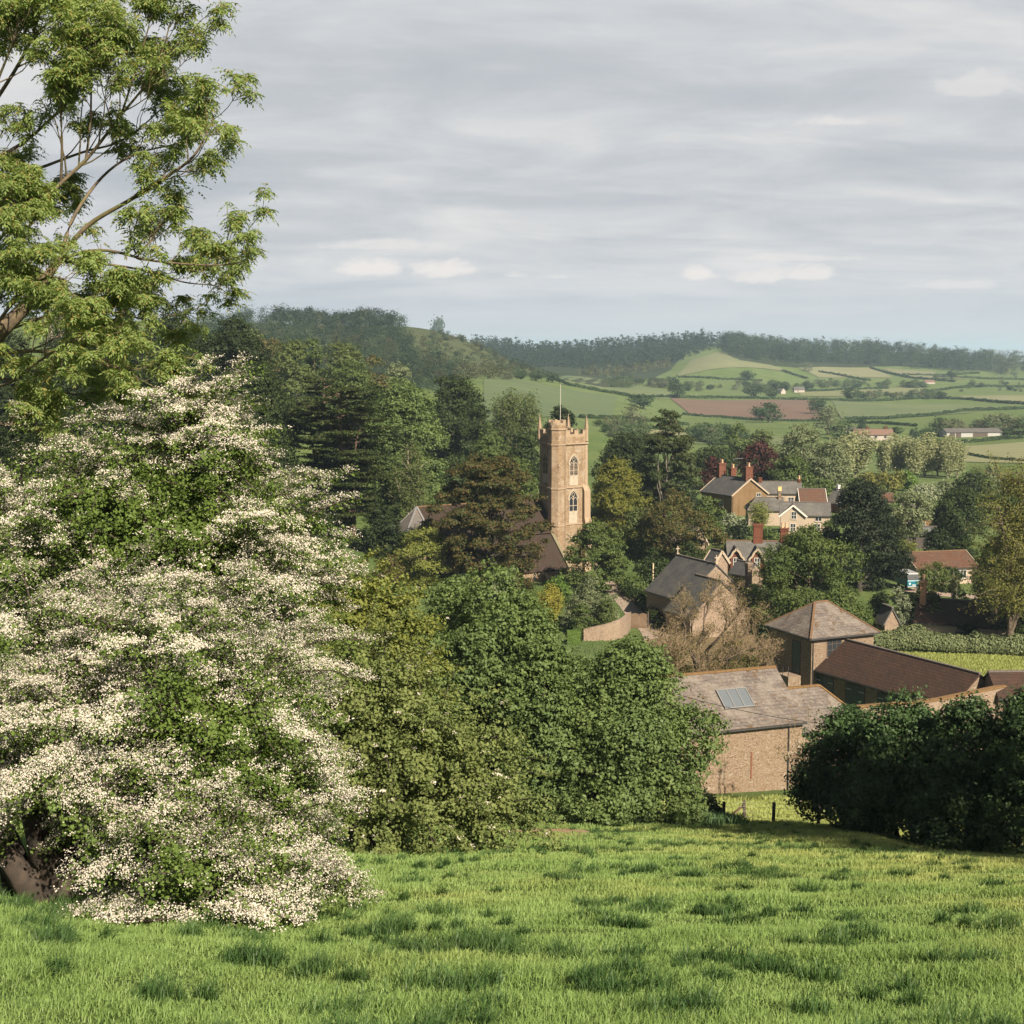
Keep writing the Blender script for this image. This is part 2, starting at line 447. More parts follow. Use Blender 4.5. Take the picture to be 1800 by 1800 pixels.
def rubble_mat(name, c1, c2, mortar, stain, lichen=None, sx=1.7, sz=3.6):
    m, t, o = new_mat(name)
    v, u, z = _xyz(t)
    wob = t.noise(v, 1.3, 3.0)
    uv = t.n('ShaderNodeCombineXYZ', i_0=t.math('MULTIPLY', t.math('MULTIPLY_ADD', wob, .3, u), sx), i_1=t.math('MULTIPLY', t.math('MULTIPLY_ADD', wob, .12, z), sz), i_2=0.0)
    f1 = t.n('ShaderNodeTexVoronoi', voronoi_dimensions='2D', feature='F1', i_Vector=uv.outputs[0]); f1.inputs['Randomness'].default_value = .75
    ed = t.n('ShaderNodeTexVoronoi', voronoi_dimensions='2D', feature='DISTANCE_TO_EDGE', i_Vector=uv.outputs[0]); ed.inputs['Randomness'].default_value = .75
    r = t.n('ShaderNodeSeparateColor', i_0=f1.outputs['Color'])
    c = t.mix(r.outputs[0], c1, c2)
    c = t.mix(t.math('LESS_THAN', r.outputs[1], .16), c, t.mix(1.0, c, (.55, .50, .46), 'MULTIPLY'))
    n1 = t.noise(v, 0.45, 5.0, 0.6); n2 = t.noise(v, 7.0, 4.0, 0.65)
    c = t.mix(t.math('MULTIPLY', t.smooth(n1, 0.42, 0.68), 0.55), c, stain)
    c = t.mix(t.smooth(ed.outputs[0], .10, .02), c, mortar)
    c = t.mix(t.math('MULTIPLY', t.smooth(n2, 0.3, 0.75), 0.6), c, t.mix(1.0, c, (0.5, 0.47, 0.45), 'MULTIPLY'))
    if lichen:
        c = t.mix(t.math('MULTIPLY', t.smooth(t.noise(v, 2.2, 4.0, 0.7), 0.55, 0.66), 0.7), c, lichen)
    p = t.n('ShaderNodeBsdfPrincipled', i_Base_Color=c, i_Roughness=0.92)
    p.inputs['Specular IOR Level'].default_value = 0.2
    hgt = t.math('ADD', t.smooth(ed.outputs[0], 0.0, .12), n2)
    bp = t.n('ShaderNodeBump', i_Height=hgt, i_Strength=0.8, i_Distance=0.06)
    t.t.links.new(bp.outputs[0], p.inputs['Normal'])
    t.t.links.new(p.outputs[0], o.inputs[0])
    return m
def roof_mat(name, c1, c2, gap, stain, row=0.12, tw=0.3, moss=None, mossamt=0.5, lichen=None, rough=0.85):
    """rows of tiles or slates; rows follow the height up the slope"""
    m, t, o = new_mat(name)
    v, u, z = _xyz(t)
    uv = t.n('ShaderNodeCombineXYZ', i_0=u, i_1=z, i_2=0.0)
    b = t.n('ShaderNodeTexBrick', i_Vector=uv.outputs[0], i_Color1=c1, i_Color2=c2, i_Mortar=gap, i_Scale=1.0)
    b.inputs['Mortar Size'].default_value = 0.010
    b.inputs['Mortar Smooth'].default_value = 0.2
    b.inputs['Brick Width'].default_value = tw
    b.inputs['Row Height'].default_value = row
    n1 = t.noise(v, 0.7, 5.0, 0.62); n2 = t.noise(v, 5.0, 4.0, 0.65)
    c = t.mix(t.math('MULTIPLY', t.smooth(n1, 0.40, 0.68), 0.75), b.outputs[0], stain)
    c = t.mix(t.math('MULTIPLY', t.smooth(n2, 0.4, 0.75), 0.5), c, t.mix(1.0, c, (0.5, 0.5, 0.5), 'MULTIPLY'))
    if lichen:
        c = t.mix(t.math('MULTIPLY', t.smooth(t.noise(v, 3.4, 4.0, 0.7), 0.54, 0.66), 0.6), c, lichen)
    if moss:
        c = t.mix(t.math('MULTIPLY', t.smooth(t.noise(v, 1.5, 5.0, 0.65), 0.64 - mossamt * .14, 0.70), 0.85), c, moss)
    p = t.n('ShaderNodeBsdfPrincipled', i_Base_Color=c, i_Roughness=rough)
    p.inputs['Specular IOR Level'].default_value = 0.25
    # each row is a small step: a saw-tooth over the height
    saw = t.math('FRACT', t.math('DIVIDE', z, row))
    hgt = t.math('ADD', t.math('MULTIPLY', saw, -0.5), t.math('MULTIPLY', n2, 0.8))
    bp = t.n('ShaderNodeBump', i_Height=hgt, i_Strength=0.6, i_Distance=0.03)
    t.t.links.new(bp.outputs[0], p.inputs['Normal'])
    t.t.links.new(p.outputs[0], o.inputs[0])
    return m
# ------------------------------------------------------------------ vegetation
def unit(a):
    return a / np.maximum(np.linalg.norm(a, axis=-1, keepdims=True), 1e-9)
def rdir(rng, n):
    return unit(rng.normal(size=(n, 3)))
def leaf_quads(P, N, L, Wd, rng, fold=0.18, T=None):
    """one folded rhombic leaf per point"""
    n = len(P)
    N = unit(N)
    if T is None:
        T = rdir(rng, n)
    T = unit(T - N * (T * N).sum(1, keepdims=True))
    B = np.cross(N, T)
    L = np.broadcast_to(np.asarray(L, float), (n,))[:, None]; Wd = np.broadcast_to(np.asarray(Wd, float), (n,))[:, None]
    V = np.empty((n, 4, 3))
    V[:, 0] = P - T * L * .5
    V[:, 1] = P + B * Wd * .5 + N * Wd * fold
    V[:, 2] = P + T * L * .5
    V[:, 3] = P - B * Wd * .5 + N * Wd * fold
    return V.reshape(-1, 3)
def quad_mesh(name, Vs, m):
    V = np.concatenate(Vs) if isinstance(Vs, list) else Vs
    return mesh_np(name, V, np.arange(len(V), dtype=np.int32).reshape(-1, 4), m)
def tubes_mesh(name, lines, m, sides=5):
    """lines: list of (points (k,3), radii (k,)) -> tapered tubes in one mesh"""
    Vs = []; Fs = []; o = 0
    ca = np.cos(np.arange(sides) * 2 * np.pi / sides); sa = np.sin(np.arange(sides) * 2 * np.pi / sides)
    for P, R in lines:
        P = np.asarray(P, float); R = np.asarray(R, float); k = len(P)
        D = unit(np.gradient(P, axis=0))
        ref = np.where(np.abs(D[:, 2:3]) > .9, np.array([[1., 0, 0]]), np.array([[0, 0, 1.]]))
        A = unit(np.cross(D, ref)); B = np.cross(D, A)
        V = P[:, None] + R[:, None, None] * (A[:, None] * ca[None, :, None] + B[:, None] * sa[None, :, None])
        Vs.append(V.reshape(-1, 3))
        i = np.arange(k - 1)[:, None] * sides; j = np.arange(sides)[None]; j2 = (j + 1) % sides
        Fs.append(np.stack([i + j, i + j2, i + sides + j2, i + sides + j], -1).reshape(-1, 4) + o)
        o += k * sides
    return mesh_np(name, np.concatenate(Vs), np.concatenate(Fs), m, smooth=True)
def curve(a, b, rng, wob=.08, k=6, sag=0.0):
    a = np.asarray(a, float); b = np.asarray(b, float)
    t = np.linspace(0, 1, k)[:, None]
    L = np.linalg.norm(b - a)
    P = a + (b - a) * t + (t * (1 - t)) * 4 * rng.normal(size=(1, 3)) * wob * L
    P[1:-1] += rng.normal(size=(k - 2, 3)) * wob * .25 * L
    P[:, 2] += (t * (1 - t) * 4 * sag * L)[:, 0]
    return P

PROF = {
    'round': lambda t: np.clip(1 - (2 * t - 1) ** 2, 0, 1) ** .5,
    'oval': lambda t: np.clip(1 - np.abs(2 * t - 0.85) ** 2.3 / 1.15 ** 2.3, 0, 1) ** .6,
    'dome': lambda t: np.clip(1 - t ** 2.2, 0, 1) ** .55 * (.86 + .14 * np.minimum(t * 5, 1)),
    'cone': lambda t: np.clip(1 - t, 0, 1) ** .75 * np.minimum(1, .5 + t * 4),
    'column': lambda t: np.clip(1 - np.abs(2 * t - .9) ** 3, 0, 1) ** .6,
    'vase': lambda t: np.clip(t * 1.6 + .15, 0, 1) * np.clip(1 - t ** 5, 0, 1) ** .6,
    'pine': lambda t: np.clip(.62 + .6 * t - 1.15 * np.maximum(t - .35, 0) ** 1.15, .05, 1),
}
def crown_pts(rng, Hh, Wd, base, n_clump, cr, n_leaf, prof='round', flat=.8, shell=.5, irr=.22, spread=1.0, tuft=9, nrand=.6):
    """leaf positions and normals: clumps of leaves spread through the outer crown"""
    z0 = base * Hh; hc = Hh - z0; R = Wd / 2
    f = PROF[prof]
    t = rng.rand(n_clump * 6); keep = rng.rand(len(t)) < f(t) * .9 + .1
    t = t[keep][:n_clump]; n_clump = len(t)
    ang = rng.rand(n_clump) * 2 * np.pi
    ph = rng.rand(6) * 6.28
    irrf = 1 + irr * (np.sin(2 * ang + ph[0] + 3 * t) * .5 + np.sin(3 * ang + ph[1] - 6 * t) * .4 + np.sin(5 * ang + ph[2] + 9 * t) * .4)
    rad = (R * f(t) * irrf) * np.sqrt(shell ** 2 + (1 - shell ** 2) * rng.rand(n_clump))
    rc = cr * (.6 + .8 * rng.rand(n_clump))
    rad = np.maximum(rad - rc * .6, 0)
    C = np.stack([rad * np.cos(ang), rad * np.sin(ang), z0 + rc * .5 + t * (hc - rc * 1.1)], 1)
    wgt = rc ** 2
    # leaves gather in sprays on the skin of each clump, leaving dark gaps between them
    ns = max(n_clump * 5, n_leaf // tuft)
    si = rng.choice(n_clump, ns, p=wgt / wgt.sum())
    sd = rdir(rng, ns); sd[:, 2] = sd[:, 2] * .85 + .12; sd = unit(sd)
    sr = rc[si] * (.55 + .6 * rng.rand(ns) ** .6) * spread * (1 + .15 * rng.normal(size=ns))
    SP = C[si] + sd * sr[:, None] * np.array([1, 1, flat])
    q = rng.randint(0, ns, n_leaf); idx = si[q]; d = sd[q]
    gap = np.sqrt(4 * math.pi * (rc ** 2).sum() / ns)
    P = SP[q] + rng.normal(size=(n_leaf, 3)) * gap * .30 * np.array([1, 1, .6]) - d * (rng.rand(n_leaf) ** 2 * gap * .7)[:, None]
    outw = unit((C - np.array([0, 0, z0 + hc * .4])))[idx]
    keep = ((d * outw).sum(1) > -.55) | (rng.rand(n_leaf) < .15)
    N = unit(d * .75 + outw * .3 + rng.normal(size=(n_leaf, 3)) * nrand + np.array([0, 0, .3]))
    return P[keep], N[keep], C
def limbs(rng, Hh, C, r0, top=.75, n=14, lean=.04):
    """a tapered trunk and limbs that reach into the clumps"""
    tp = np.array([rng.normal() * lean * Hh, rng.normal() * lean * Hh, Hh * top])
    P = curve((0, 0, -.6), tp, rng, .03, 9); t = np.linspace(0, 1, 9)
    R = r0 * (1 - t * .85); R[0] *= 1.45; R[1] *= 1.1
    out = [(P, R)]
    if len(C):
        for c in C[rng.choice(len(C), min(n, len(C)), replace=False)]:
            k = np.clip(rng.uniform(.2, .9) * c[2] / (Hh * top), .12, .92)
            a = np.array([np.interp(k, t, P[:, i]) for i in range(3)])
            L = curve(a, c, rng, .07, 6, sag=.06)
            ra = np.interp(k, t, R) * .55
            out.append((L, ra * np.linspace(1, .18, 6)))
    return out
TREES = 0
def tree(name, px, top, Y, wpx, label, lm, bm, kind='round', base=.12, clumps=60, cr=None, leaf=None, cover=2.6, flat=.8, shell=.5,
         irr=.22, r0=None, nl=14, trunk_top=.75, cat='tree', group=None, aspect=.62, zb=None, spread=1.0, depth=1.0, cname='crown', fold=.18, maxn=90000):
    """one tree: Empty at its foot > trunk, crown. px, top, wpx are read off the photograph; Y is its distance"""
    global TREES
    TREES += 1
    rng = np.random.RandomState(1000 + TREES * 7)
    x = at(px, top, Y)[0]; z = float(H(x, Y)) if zb is None else zb
    Hh = at(px, top, Y)[2] - z
    Wd = wpx * Y / F
    leaf = leaf or Y * .0017
    cr = cr or Wd * .15
    area = math.pi * Wd * Hh * (1 - base) * .8
    nleaf = int(min(maxn, cover * area / (.5 * aspect * leaf * leaf)))
    P, N, C = crown_pts(rng, Hh, Wd, base, clumps, cr, nleaf, kind, flat, shell, irr, spread)
    P[:, 1] *= depth
    L = leaf * (.7 + .6 * rng.rand(len(P)))
    root = empty(name, (x, Y, z), rng.rand() * .3, label, cat, group)
    link('trunk', tubes_mesh('trunk', limbs(rng, Hh, C, r0 or max(.12, Hh * .022), trunk_top, nl), bm, 6), root)
    link(cname, quad_mesh(cname, leaf_quads(P, N, L, L * aspect, rng, fold), lm), root)
    return root
def strands(rng, starts, dirs, length, k, droop, wob):
    """growth lines: each bends up (droop<0) or down (droop>0) along its way -> (n,k,3)"""
    n = len(starts); P = np.empty((n, k, 3)); P[:, 0] = starts; D = unit(dirs)
    st = (np.broadcast_to(length, (n,)) / (k - 1))[:, None]
    for i in range(1, k):
        D = unit(D + np.array([0, 0, -droop / k]) + rng.normal(size=(n, 3)) * wob / math.sqrt(k))
        P[:, i] = P[:, i - 1] + D * st
    return P
def along(rng, P, n, t0=.2, jit=.1):
    """n random points along the strands, with direction"""
    m, k, _ = P.shape
    i = rng.randint(0, m, n); t = (t0 + (1 - t0) * rng.rand(n)) * (k - 1) * .9999
    a = t.astype(int); f = (t - a)[:, None]
    Q = P[i, a] * (1 - f) + P[i, a + 1] * f
    D = unit(P[i, a + 1] - P[i, a])
    return Q + rng.normal(size=(n, 3)) * jit, D, i, t / (k - 1)
def wispy(name, px, top, Y, wpx, label, lm, bm, n=160, droop=-.6, leaf=None, nleaf=16000, base=.2, r0=None, cat='tree', group=None, jit=.16, spread=.9, zb=None, aspect=.5, twigs=True):
    """a light tree of many upswept or hanging shoots (poplar, willow, birch in young leaf)"""
    global TREES
    TREES += 1
    rng = np.random.RandomState(3000 + TREES * 7)
    x = at(px, top, Y)[0]; z = float(H(x, Y)) if zb is None else zb
    Hh = at(px, top, Y)[2] - z; Wd = wpx * Y / F; R = Wd / 2
    leaf = leaf or Y * .0015
    # stems first: a few leaders fanning out of the trunk, shoots off them
    nl = 9
    lead = strands(rng, np.tile([[0, 0, base * Hh * .8]], (nl, 1)), np.stack([rng.normal(size=nl) * .45, rng.normal(size=nl) * .45, np.ones(nl)], 1), Hh * (1 - base * .8) * rng.uniform(.72, .98, nl), 7, -.4, .25)
    sc = R / max(1e-3, np.percentile(np.linalg.norm(lead[:, -1, :2], axis=1), 80)) * .55
    lead[:, :, :2] *= min(sc, 3.0)
    Q, D, i, t = along(rng, lead, n, .12, .02)
    o = unit(np.stack([rng.normal(size=n), rng.normal(size=n), np.full(n, .55)], 1))
    ln = R * spread * rng.uniform(.5, 1.0, n) * (1.15 - t * .55)
    S = strands(rng, Q, o + D * .4, ln, 6, droop, .45)
    P, Dd, _, _ = along(rng, S, nleaf, .15, jit * R * .3 + leaf * .5)
    over = P[:, 2] - Hh
    P[:, 2] -= np.maximum(over, 0) * .9
    N = unit(rng.normal(size=P.shape) + np.array([0, 0, .6]) + unit(P * [1, 1, 0]) * .5)
    root = empty(name, (x, Y, z), 0, label, cat, group)
    r0 = r0 or max(.1, Hh * .02)
    tr = [(curve((0, 0, -.5), (0, 0, base * Hh), rng, .02, 5), r0 * np.array([1.4, 1.1, 1, .95, .9]))]
    tr += [(l, r0 * .6 * np.linspace(1, .12, 7)) for l in lead]
    if twigs:
        tr += [(s, np.linspace(r0 * .16, leaf * .03, 6)) for s in S[::2]]
    link('trunk', tubes_mesh('trunk', tr, bm, 5), root)
    L = leaf * (.7 + .6 * rng.rand(len(P)))
    link('crown', quad_mesh('crown', leaf_quads(P, N, L, L * aspect, rng), lm), root)
    return root
def ramify(rng, P, R, depth, out, tips, ratio=(.45, .75), n=(3, 6), up=.25, ang=.8, wob=.35, rmin=.006, k=6, n2=None):
    """recursive side shoots along a limb"""
    Lh = np.linalg.norm(np.diff(P, axis=0), axis=1).sum()
    for _ in range(rng.randint(n[0], n[1] + 1)):
        t = rng.uniform(.25, .98) * (len(P) - 1); a = min(int(t), len(P) - 2); f = t - a
        s = P[a] * (1 - f) + P[a + 1] * f
        d = unit(P[a + 1] - P[a]); q = rng.normal(size=3); q = unit(q - d * (q @ d))
        dd = unit(d * math.cos(ang) + q * math.sin(ang) + np.array([0, 0, up]))
        L = Lh * rng.uniform(*ratio) * (1.1 - .5 * t / (len(P) - 1))
        r = (R[a] * (1 - f) + R[a + 1] * f) * .6
        S = strands(rng, s[None], dd[None], np.array([L]), k, -up, wob)[0]
        rr = np.maximum(np.linspace(r, r * .25, k), rmin)
        out.append((S, rr))
        if depth > 1:
            ramify(rng, S, rr, depth - 1, out, tips, ratio if n2 is None else (.32, .6), n2 or n, up, ang, wob, rmin, k, n2)
        else:
            tips.append(S[-1]); tips.append(S[k // 2])
    tips.append(P[-1])
def hedge(name, label, pts, wd, ht, leaf, lm, n, cat='hedge', group=None, lump=.25, kind=None, posts=None, bm=None, clip=False):
    """a hedge along a line of ground points"""
    global TREES
    TREES += 1
    rng = np.random.RandomState(5000 + TREES)
    pts = np.asarray(pts, float); seg = np.linalg.norm(np.diff(pts[:, :2], axis=0), axis=1); cum = np.concatenate([[0], np.cumsum(seg)])
    s = rng.rand(n) * cum[-1]
    x = np.interp(s, cum, pts[:, 0]); y = np.interp(s, cum, pts[:, 1])
    dxy = np.stack([np.interp(s + .5, cum, pts[:, 0]) - x, np.interp(s + .5, cum, pts[:, 1]) - y], 1)
    dxy = dxy / np.maximum(np.linalg.norm(dxy, axis=1, keepdims=True), 1e-6)
    k = 1 + lump * (vnoise(s, s * 0 + 3.1 + TREES, wd * 1.3) - .5) * 2 + lump * .6 * (vnoise(s, s * 0 + 8.1, wd * .45) - .5) * 2
    if clip:
        side = rng.randint(0, 3, n); a = rng.rand(n) * 2 - 1; b = rng.rand(n)
        off = np.where(side == 0, a, np.where(side == 1, -1, 1)) * wd / 2; hh = np.where(side == 0, 1.0, b) * ht
        nx = np.where(side == 0, 0, np.sign(off)); nz = np.where(side == 0, 1, 0.1)
    else:
        th = rng.rand(n) * math.pi * 1.3 - math.pi * .15
        rr = .7 + .35 * rng.rand(n)
        off = np.cos(th) * wd / 2 * k * rr; hh = np.clip(np.sin(th) * .55 + .45, 0, 1) * ht * k * (.82 + .2 * rr) * rng.uniform(.55, 1, n) ** .35
        nx = np.cos(th); nz = np.sin(th)
    P = np.stack([x - dxy[:, 1] * off, y + dxy[:, 0] * off, H(x, y) + hh], 1)
    N = np.stack([-dxy[:, 1] * nx, dxy[:, 0] * nx, nz], 1) + rng.normal(size=(n, 3)) * .5
    L = leaf * (.7 + .6 * rng.rand(n))
    o = pts[0] * .5 + pts[-1] * .5
    me = quad_mesh(name if posts is None else 'foliage', leaf_quads(P - o, N, L, L * .65, rng), lm)
    if posts is None:
        return tag(link(name, me, None, o), label, cat, group, kind)
    root = empty(name, o, 0, label, cat, group)
    link('foliage', me, root)
    for q in np.linspace(.01, .99, posts):
        a = np.array([np.interp(q * cum[-1], cum, pts[:, 0]), np.interp(q * cum[-1], cum, pts[:, 1])])
        z = float(H(a[0], a[1]))
        a3 = np.array([a[0], a[1], z]) - o
        link('stem', tubes_mesh('stem', [(np.array([a3 - [0, 0, .2], a3 + [0, 0, ht * .75]]), np.array([.07, .05]))], bm, 5), root)
    return root
# ------------------------------------------------------------------ ground, fields, far water
def grass_ground():
    m, t, o = new_mat('grass_ground')
    tc = t.n('ShaderNodeTexCoord'); v = tc.outputs['Object']
    n1 = t.noise(v, .05, 5.0, .6); n2 = t.noise(v, .9, 5.0, .65); n3 = t.noise(v, 9.0, 3.0, .6)
    n4 = t.noise(v, .012, 4.0, .55)
    c = t.mix(t.smooth(n1, .35, .65), (.085, .125, .038), (.130, .165, .055))
    c = t.mix(t.math('MULTIPLY', t.smooth(n4, .45, .65), .6), c, (.120, .155, .070))
    c = t.mix(t.math('MULTIPLY', t.smooth(n2, .35, .7), .5), c, (.045, .085, .020))
    c = t.mix(t.math('MULTIPLY', t.smooth(n3, .4, .7), .4), c, (.035, .060, .016))
    p = t.n('ShaderNodeBsdfPrincipled', i_Base_Color=c, i_Roughness=.95)
    p.inputs['Specular IOR Level'].default_value = 0.1
    b = t.n('ShaderNodeBump', i_Height=t.math('ADD', n2, n3), i_Strength=.6, i_Distance=.25)
    t.t.links.new(b.outputs[0], p.inputs['Normal'])
    t.t.links.new(p.outputs[0], o.inputs[0])
    return m
M_GRASSG = grass_ground()
ys = np.concatenate([np.linspace(-60, 4, 34)[:-1], np.geomspace(4 + 16, 2620 + 16, 480) - 16])
us = np.concatenate([np.linspace(-2.2, -.64, 24)[:-1], np.linspace(-.64, .64, 300), np.linspace(.64, 2.2, 24)[1:]])
gy = np.repeat(ys[:, None], len(us), 1); gx = us[None] * (np.maximum(gy, 0) + 18)
gz = H(gx, gy)
ny, nx = gx.shape
idx = np.arange(ny * nx).reshape(ny, nx)
Fq = np.stack([idx[:-1, :-1], idx[:-1, 1:], idx[1:, 1:], idx[1:, :-1]], -1).reshape(-1, 4)
g = link('ground', mesh_np('ground', np.stack([gx, gy, gz], -1).reshape(-1, 3), Fq, M_GRASSG, True))
tag(g, kind='structure')
# the far plain and the sea behind the ridges
mb = MB(); mb.add([(-9000, 2500, -62), (9000, 2500, -62), (9000, 12100, -62), (-9000, 12100, -62)], [(0, 1, 2, 3)])
tag(mb.build('plain', plain_mat('plain', (.07, .11, .04), .9, .3, scale=.002)), kind='structure')
mb = MB(); mb.add([(-20000, 12000, -61.6), (20000, 12000, -61.6), (20000, 38000, -61.6), (-20000, 38000, -61.6)], [(0, 1, 2, 3)])
tag(mb.build('sea', plain_mat('sea', (.05, .09, .13), .25, .1, scale=.001)), kind='structure')

def field_mat(name, a, b, row=None, rdir=(1, 0), rs=2.0):
    m, t, o = new_mat(name)
    tc = t.n('ShaderNodeTexCoord'); v = tc.outputs['Object']
    n = t.noise(v, .03, 5.0, .6)
    c = t.mix(t.smooth(n, .3, .7), a, b)
    c = t.mix(t.math('MULTIPLY', t.noise(v, .35, 4.0, .7), .35), c, t.mix(1.0, c, (.55, .55, .55), 'MULTIPLY'))
    if row:
        s = t.n('ShaderNodeSeparateXYZ', i_0=v)
        q = t.math('ADD', t.math('MULTIPLY', s.outputs[0], rdir[0]), t.math('MULTIPLY', s.outputs[1], rdir[1]))
        q = t.math('ADD', q, t.math('MULTIPLY', t.noise(v, .02, 2.0), 6.0))
        k = t.math('SINE', t.math('DIVIDE', q, rs))
        c = t.mix(t.math('MULTIPLY', t.smooth(k, .3, 1.0), .5), c, row)
    p = t.n('ShaderNodeBsdfPrincipled', i_Base_Color=c, i_Roughness=.95)
    p.inputs['Specular IOR Level'].default_value = 0.1
    t.t.links.new(p.outputs[0], o.inputs[0])
    return m
def field(name, quad, m, lift=.35, nu=60, nv=24):
    """a field: four corners on the land (seen at these picture points), draped over it"""
    c = [hit(*q)[:2] for q in quad]
    u = np.linspace(0, 1, nu)[None, :, None]; v = np.linspace(0, 1, nv)[:, None, None]
    P = (c[0] * (1 - u) + c[1] * u) * (1 - v) + (c[3] * (1 - u) + c[2] * u) * v
    x, y = P[..., 0], P[..., 1]
    z = H(x, y) + lift
    i = np.arange(nu * nv).reshape(nv, nu)
    Fq = np.stack([i[:-1, :-1], i[1:, :-1], i[1:, 1:], i[:-1, 1:]], -1).reshape(-1, 4)
    return tag(link(name, mesh_np(name, np.stack([x, y, z], -1).reshape(-1, 3), Fq, m, True)), kind='structure')
FG = field_mat('field_green', (.092, .122, .056), (.120, .148, .068))
FM = field_mat('field_mid', (.075, .108, .054), (.090, .122, .058), (.10, .13, .064), (.35, 1), 3.0)
FY = field_mat('field_pale', (0.155, 0.166, 0.086), (0.184, 0.187, 0.104))
FP = field_mat('field_striped', (0.180, 0.187, 0.101), (0.202, 0.202, 0.112), (0.122, 0.144, 0.065), (.5, 1), 2.2)
FB = field_mat('field_ploughed', (.125, .085, .063), (.150, .102, .076), (.095, .064, .048), (.3, 1), 2.6)
FT = field_mat('field_tan', (.26, .19, .10), (.30, .22, .12))
field('ploughed_field', [(1178, 700), (1434, 704), (1447, 739), (1212, 728)], FB)
field('sloping_field', [(850, 666), (1085, 698), (1075, 738), (850, 742)], FM, .3, 60, 50)
field('upper_field', [(965, 658), (1180, 688), (1175, 702), (985, 676)], FG, .3)
field('valley_field', [(1462, 704), (1770, 717), (1700, 727), (1480, 738)], FG)
field('pale_field', [(1660, 786), (1830, 776), (1840, 818), (1690, 812)], FP, .2)
field('stubble_field', [(1090, 752), (1205, 753), (1210, 765), (1090, 760)], FY, .2)
field('roadside_field', [(1215, 753), (1290, 756), (1295, 762), (1215, 759)], field_mat('track_pale', (.36, .31, .25), (.42, .36, .29)), .25)
field('mound_field', [(1215, 634), (1262, 619), (1395, 655), (1190, 662)], field_mat('field_mound', (0.133, 0.151, 0.076), (0.155, 0.166, 0.086)), .5)
field('hill_field', [(1400, 645), (1530, 647), (1570, 664), (1440, 664)], FY, .5)
field('ridge_field', [(1550, 648), (1640, 654), (1700, 667), (1590, 664)], field_mat('field_ridge', (0.144, 0.148, 0.079), (0.166, 0.166, 0.090)), .5)
field('bright_field', [(1400, 686), (1620, 680), (1640, 694), (1410, 697)], field_mat('field_bright', (0.144, 0.158, 0.076), (0.162, 0.169, 0.083)), .4)
field('corner_field', [(1680, 697), (1830, 697), (1830, 712), (1760, 709)], FY, .4)
field('hilltop_field', [(718, 570), (752, 572), (758, 576), (716, 574)], FT, .4)
field('lower_field', [(1215, 764), (1400, 768), (1400, 782), (1215, 780)], FG, .2)

field('rough_hillside', [(705, 576), (800, 591), (985, 667), (745, 662)], field_mat('rough_hillside', (.048, .062, .028), (.074, .088, .038), (.04, .05, .024), (.2, 1), 5.0), .3, 70, 50)
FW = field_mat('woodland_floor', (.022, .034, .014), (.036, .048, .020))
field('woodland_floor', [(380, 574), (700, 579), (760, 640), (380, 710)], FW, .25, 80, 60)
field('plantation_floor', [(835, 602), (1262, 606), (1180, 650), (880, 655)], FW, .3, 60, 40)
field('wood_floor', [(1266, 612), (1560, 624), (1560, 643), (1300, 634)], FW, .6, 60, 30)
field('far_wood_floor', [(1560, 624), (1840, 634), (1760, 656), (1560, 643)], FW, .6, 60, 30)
# the bare trodden patch at the edge of the meadow, the path and drive among the gardens
def patch(name, pts, m, lift=.05, n=14):
    P = np.array([hit(*p) for p in pts]); c = P.mean(0)
    rr = np.linspace(0, 1, n)[:, None, None]
    k = len(P) * 6
    tt = np.arange(k) / 6.0; a = tt.astype(int) % len(P); b = (a + 1) % len(P); f = (tt - np.floor(tt))[:, None]
    ring = P[a] * (1 - f) + P[b] * f
    ring[:, :2] += np.stack([vnoise(tt * 3, tt * 0 + 1), vnoise(tt * 3, tt * 0 + 7)], 1) * .3
    Q = c[None, None] * (1 - rr) + ring[None] * rr
    z = H(Q[..., 0], Q[..., 1]) + lift
    V = np.stack([Q[..., 0], Q[..., 1], z], -1).reshape(-1, 3)
    i = np.arange(n * k).reshape(n, k); i2 = np.roll(i, -1, 1)
    Fq = np.stack([i[:-1], i[1:], i2[1:], i2[:-1]], -1).reshape(-1, 4)
    return tag(link(name, mesh_np(name, V, Fq, m, True)), kind='structure')
patch('rough_ground', [(1130, 1128), (1240, 1112), (1345, 1122), (1360, 1215), (1240, 1228), (1150, 1222)], plain_mat('dead_bracken', (.115, .085, .042), .95, .5, scale=2.0), .12)
M_EARTH = plain_mat('earth', (.27, .17, .095), .95, .55, scale=2.5)
patch('bare_ground', [(893, 1448), (935, 1452), (1000, 1460), (1075, 1474), (1010, 1480), (930, 1474), (895, 1462)], M_EARTH, .06)
M_PATH = plain_mat('gravel', (.25, .19, .155), .95, .3, scale=6)
def path(name, pts, wd, m, lift=.06):
    P = np.array([hit(*p)[:2] for p in pts])
    t = np.linspace(0, len(P) - 1, 60); x = np.interp(t, np.arange(len(P)), P[:, 0]); y = np.interp(t, np.arange(len(P)), P[:, 1])
    x = _blur(x[:, None], 3, 0)[:, 0]; y = _blur(y[:, None], 3, 0)[:, 0]
    d = unit(np.stack([np.gradient(x), np.gradient(y)], 1))
    off = np.linspace(-wd / 2, wd / 2, 7)
    X = x[:, None] - d[:, 1:2] * off; Yy = y[:, None] + d[:, 0:1] * off
    i = np.arange(60 * 7).reshape(60, 7)
    Fq = np.stack([i[:-1, :-1], i[:-1, 1:], i[1:, 1:], i[1:, :-1]], -1).reshape(-1, 4)
    return tag(link(name, mesh_np(name, np.stack([X, Yy, H(X, Yy) + lift], -1).reshape(-1, 3), Fq, m, True)), kind='structure')
path('path', [(1060, 1022), (1085, 1040), (1105, 1060), (1125, 1085), (1150, 1110), (1165, 1145)], 3.2, M_PATH)
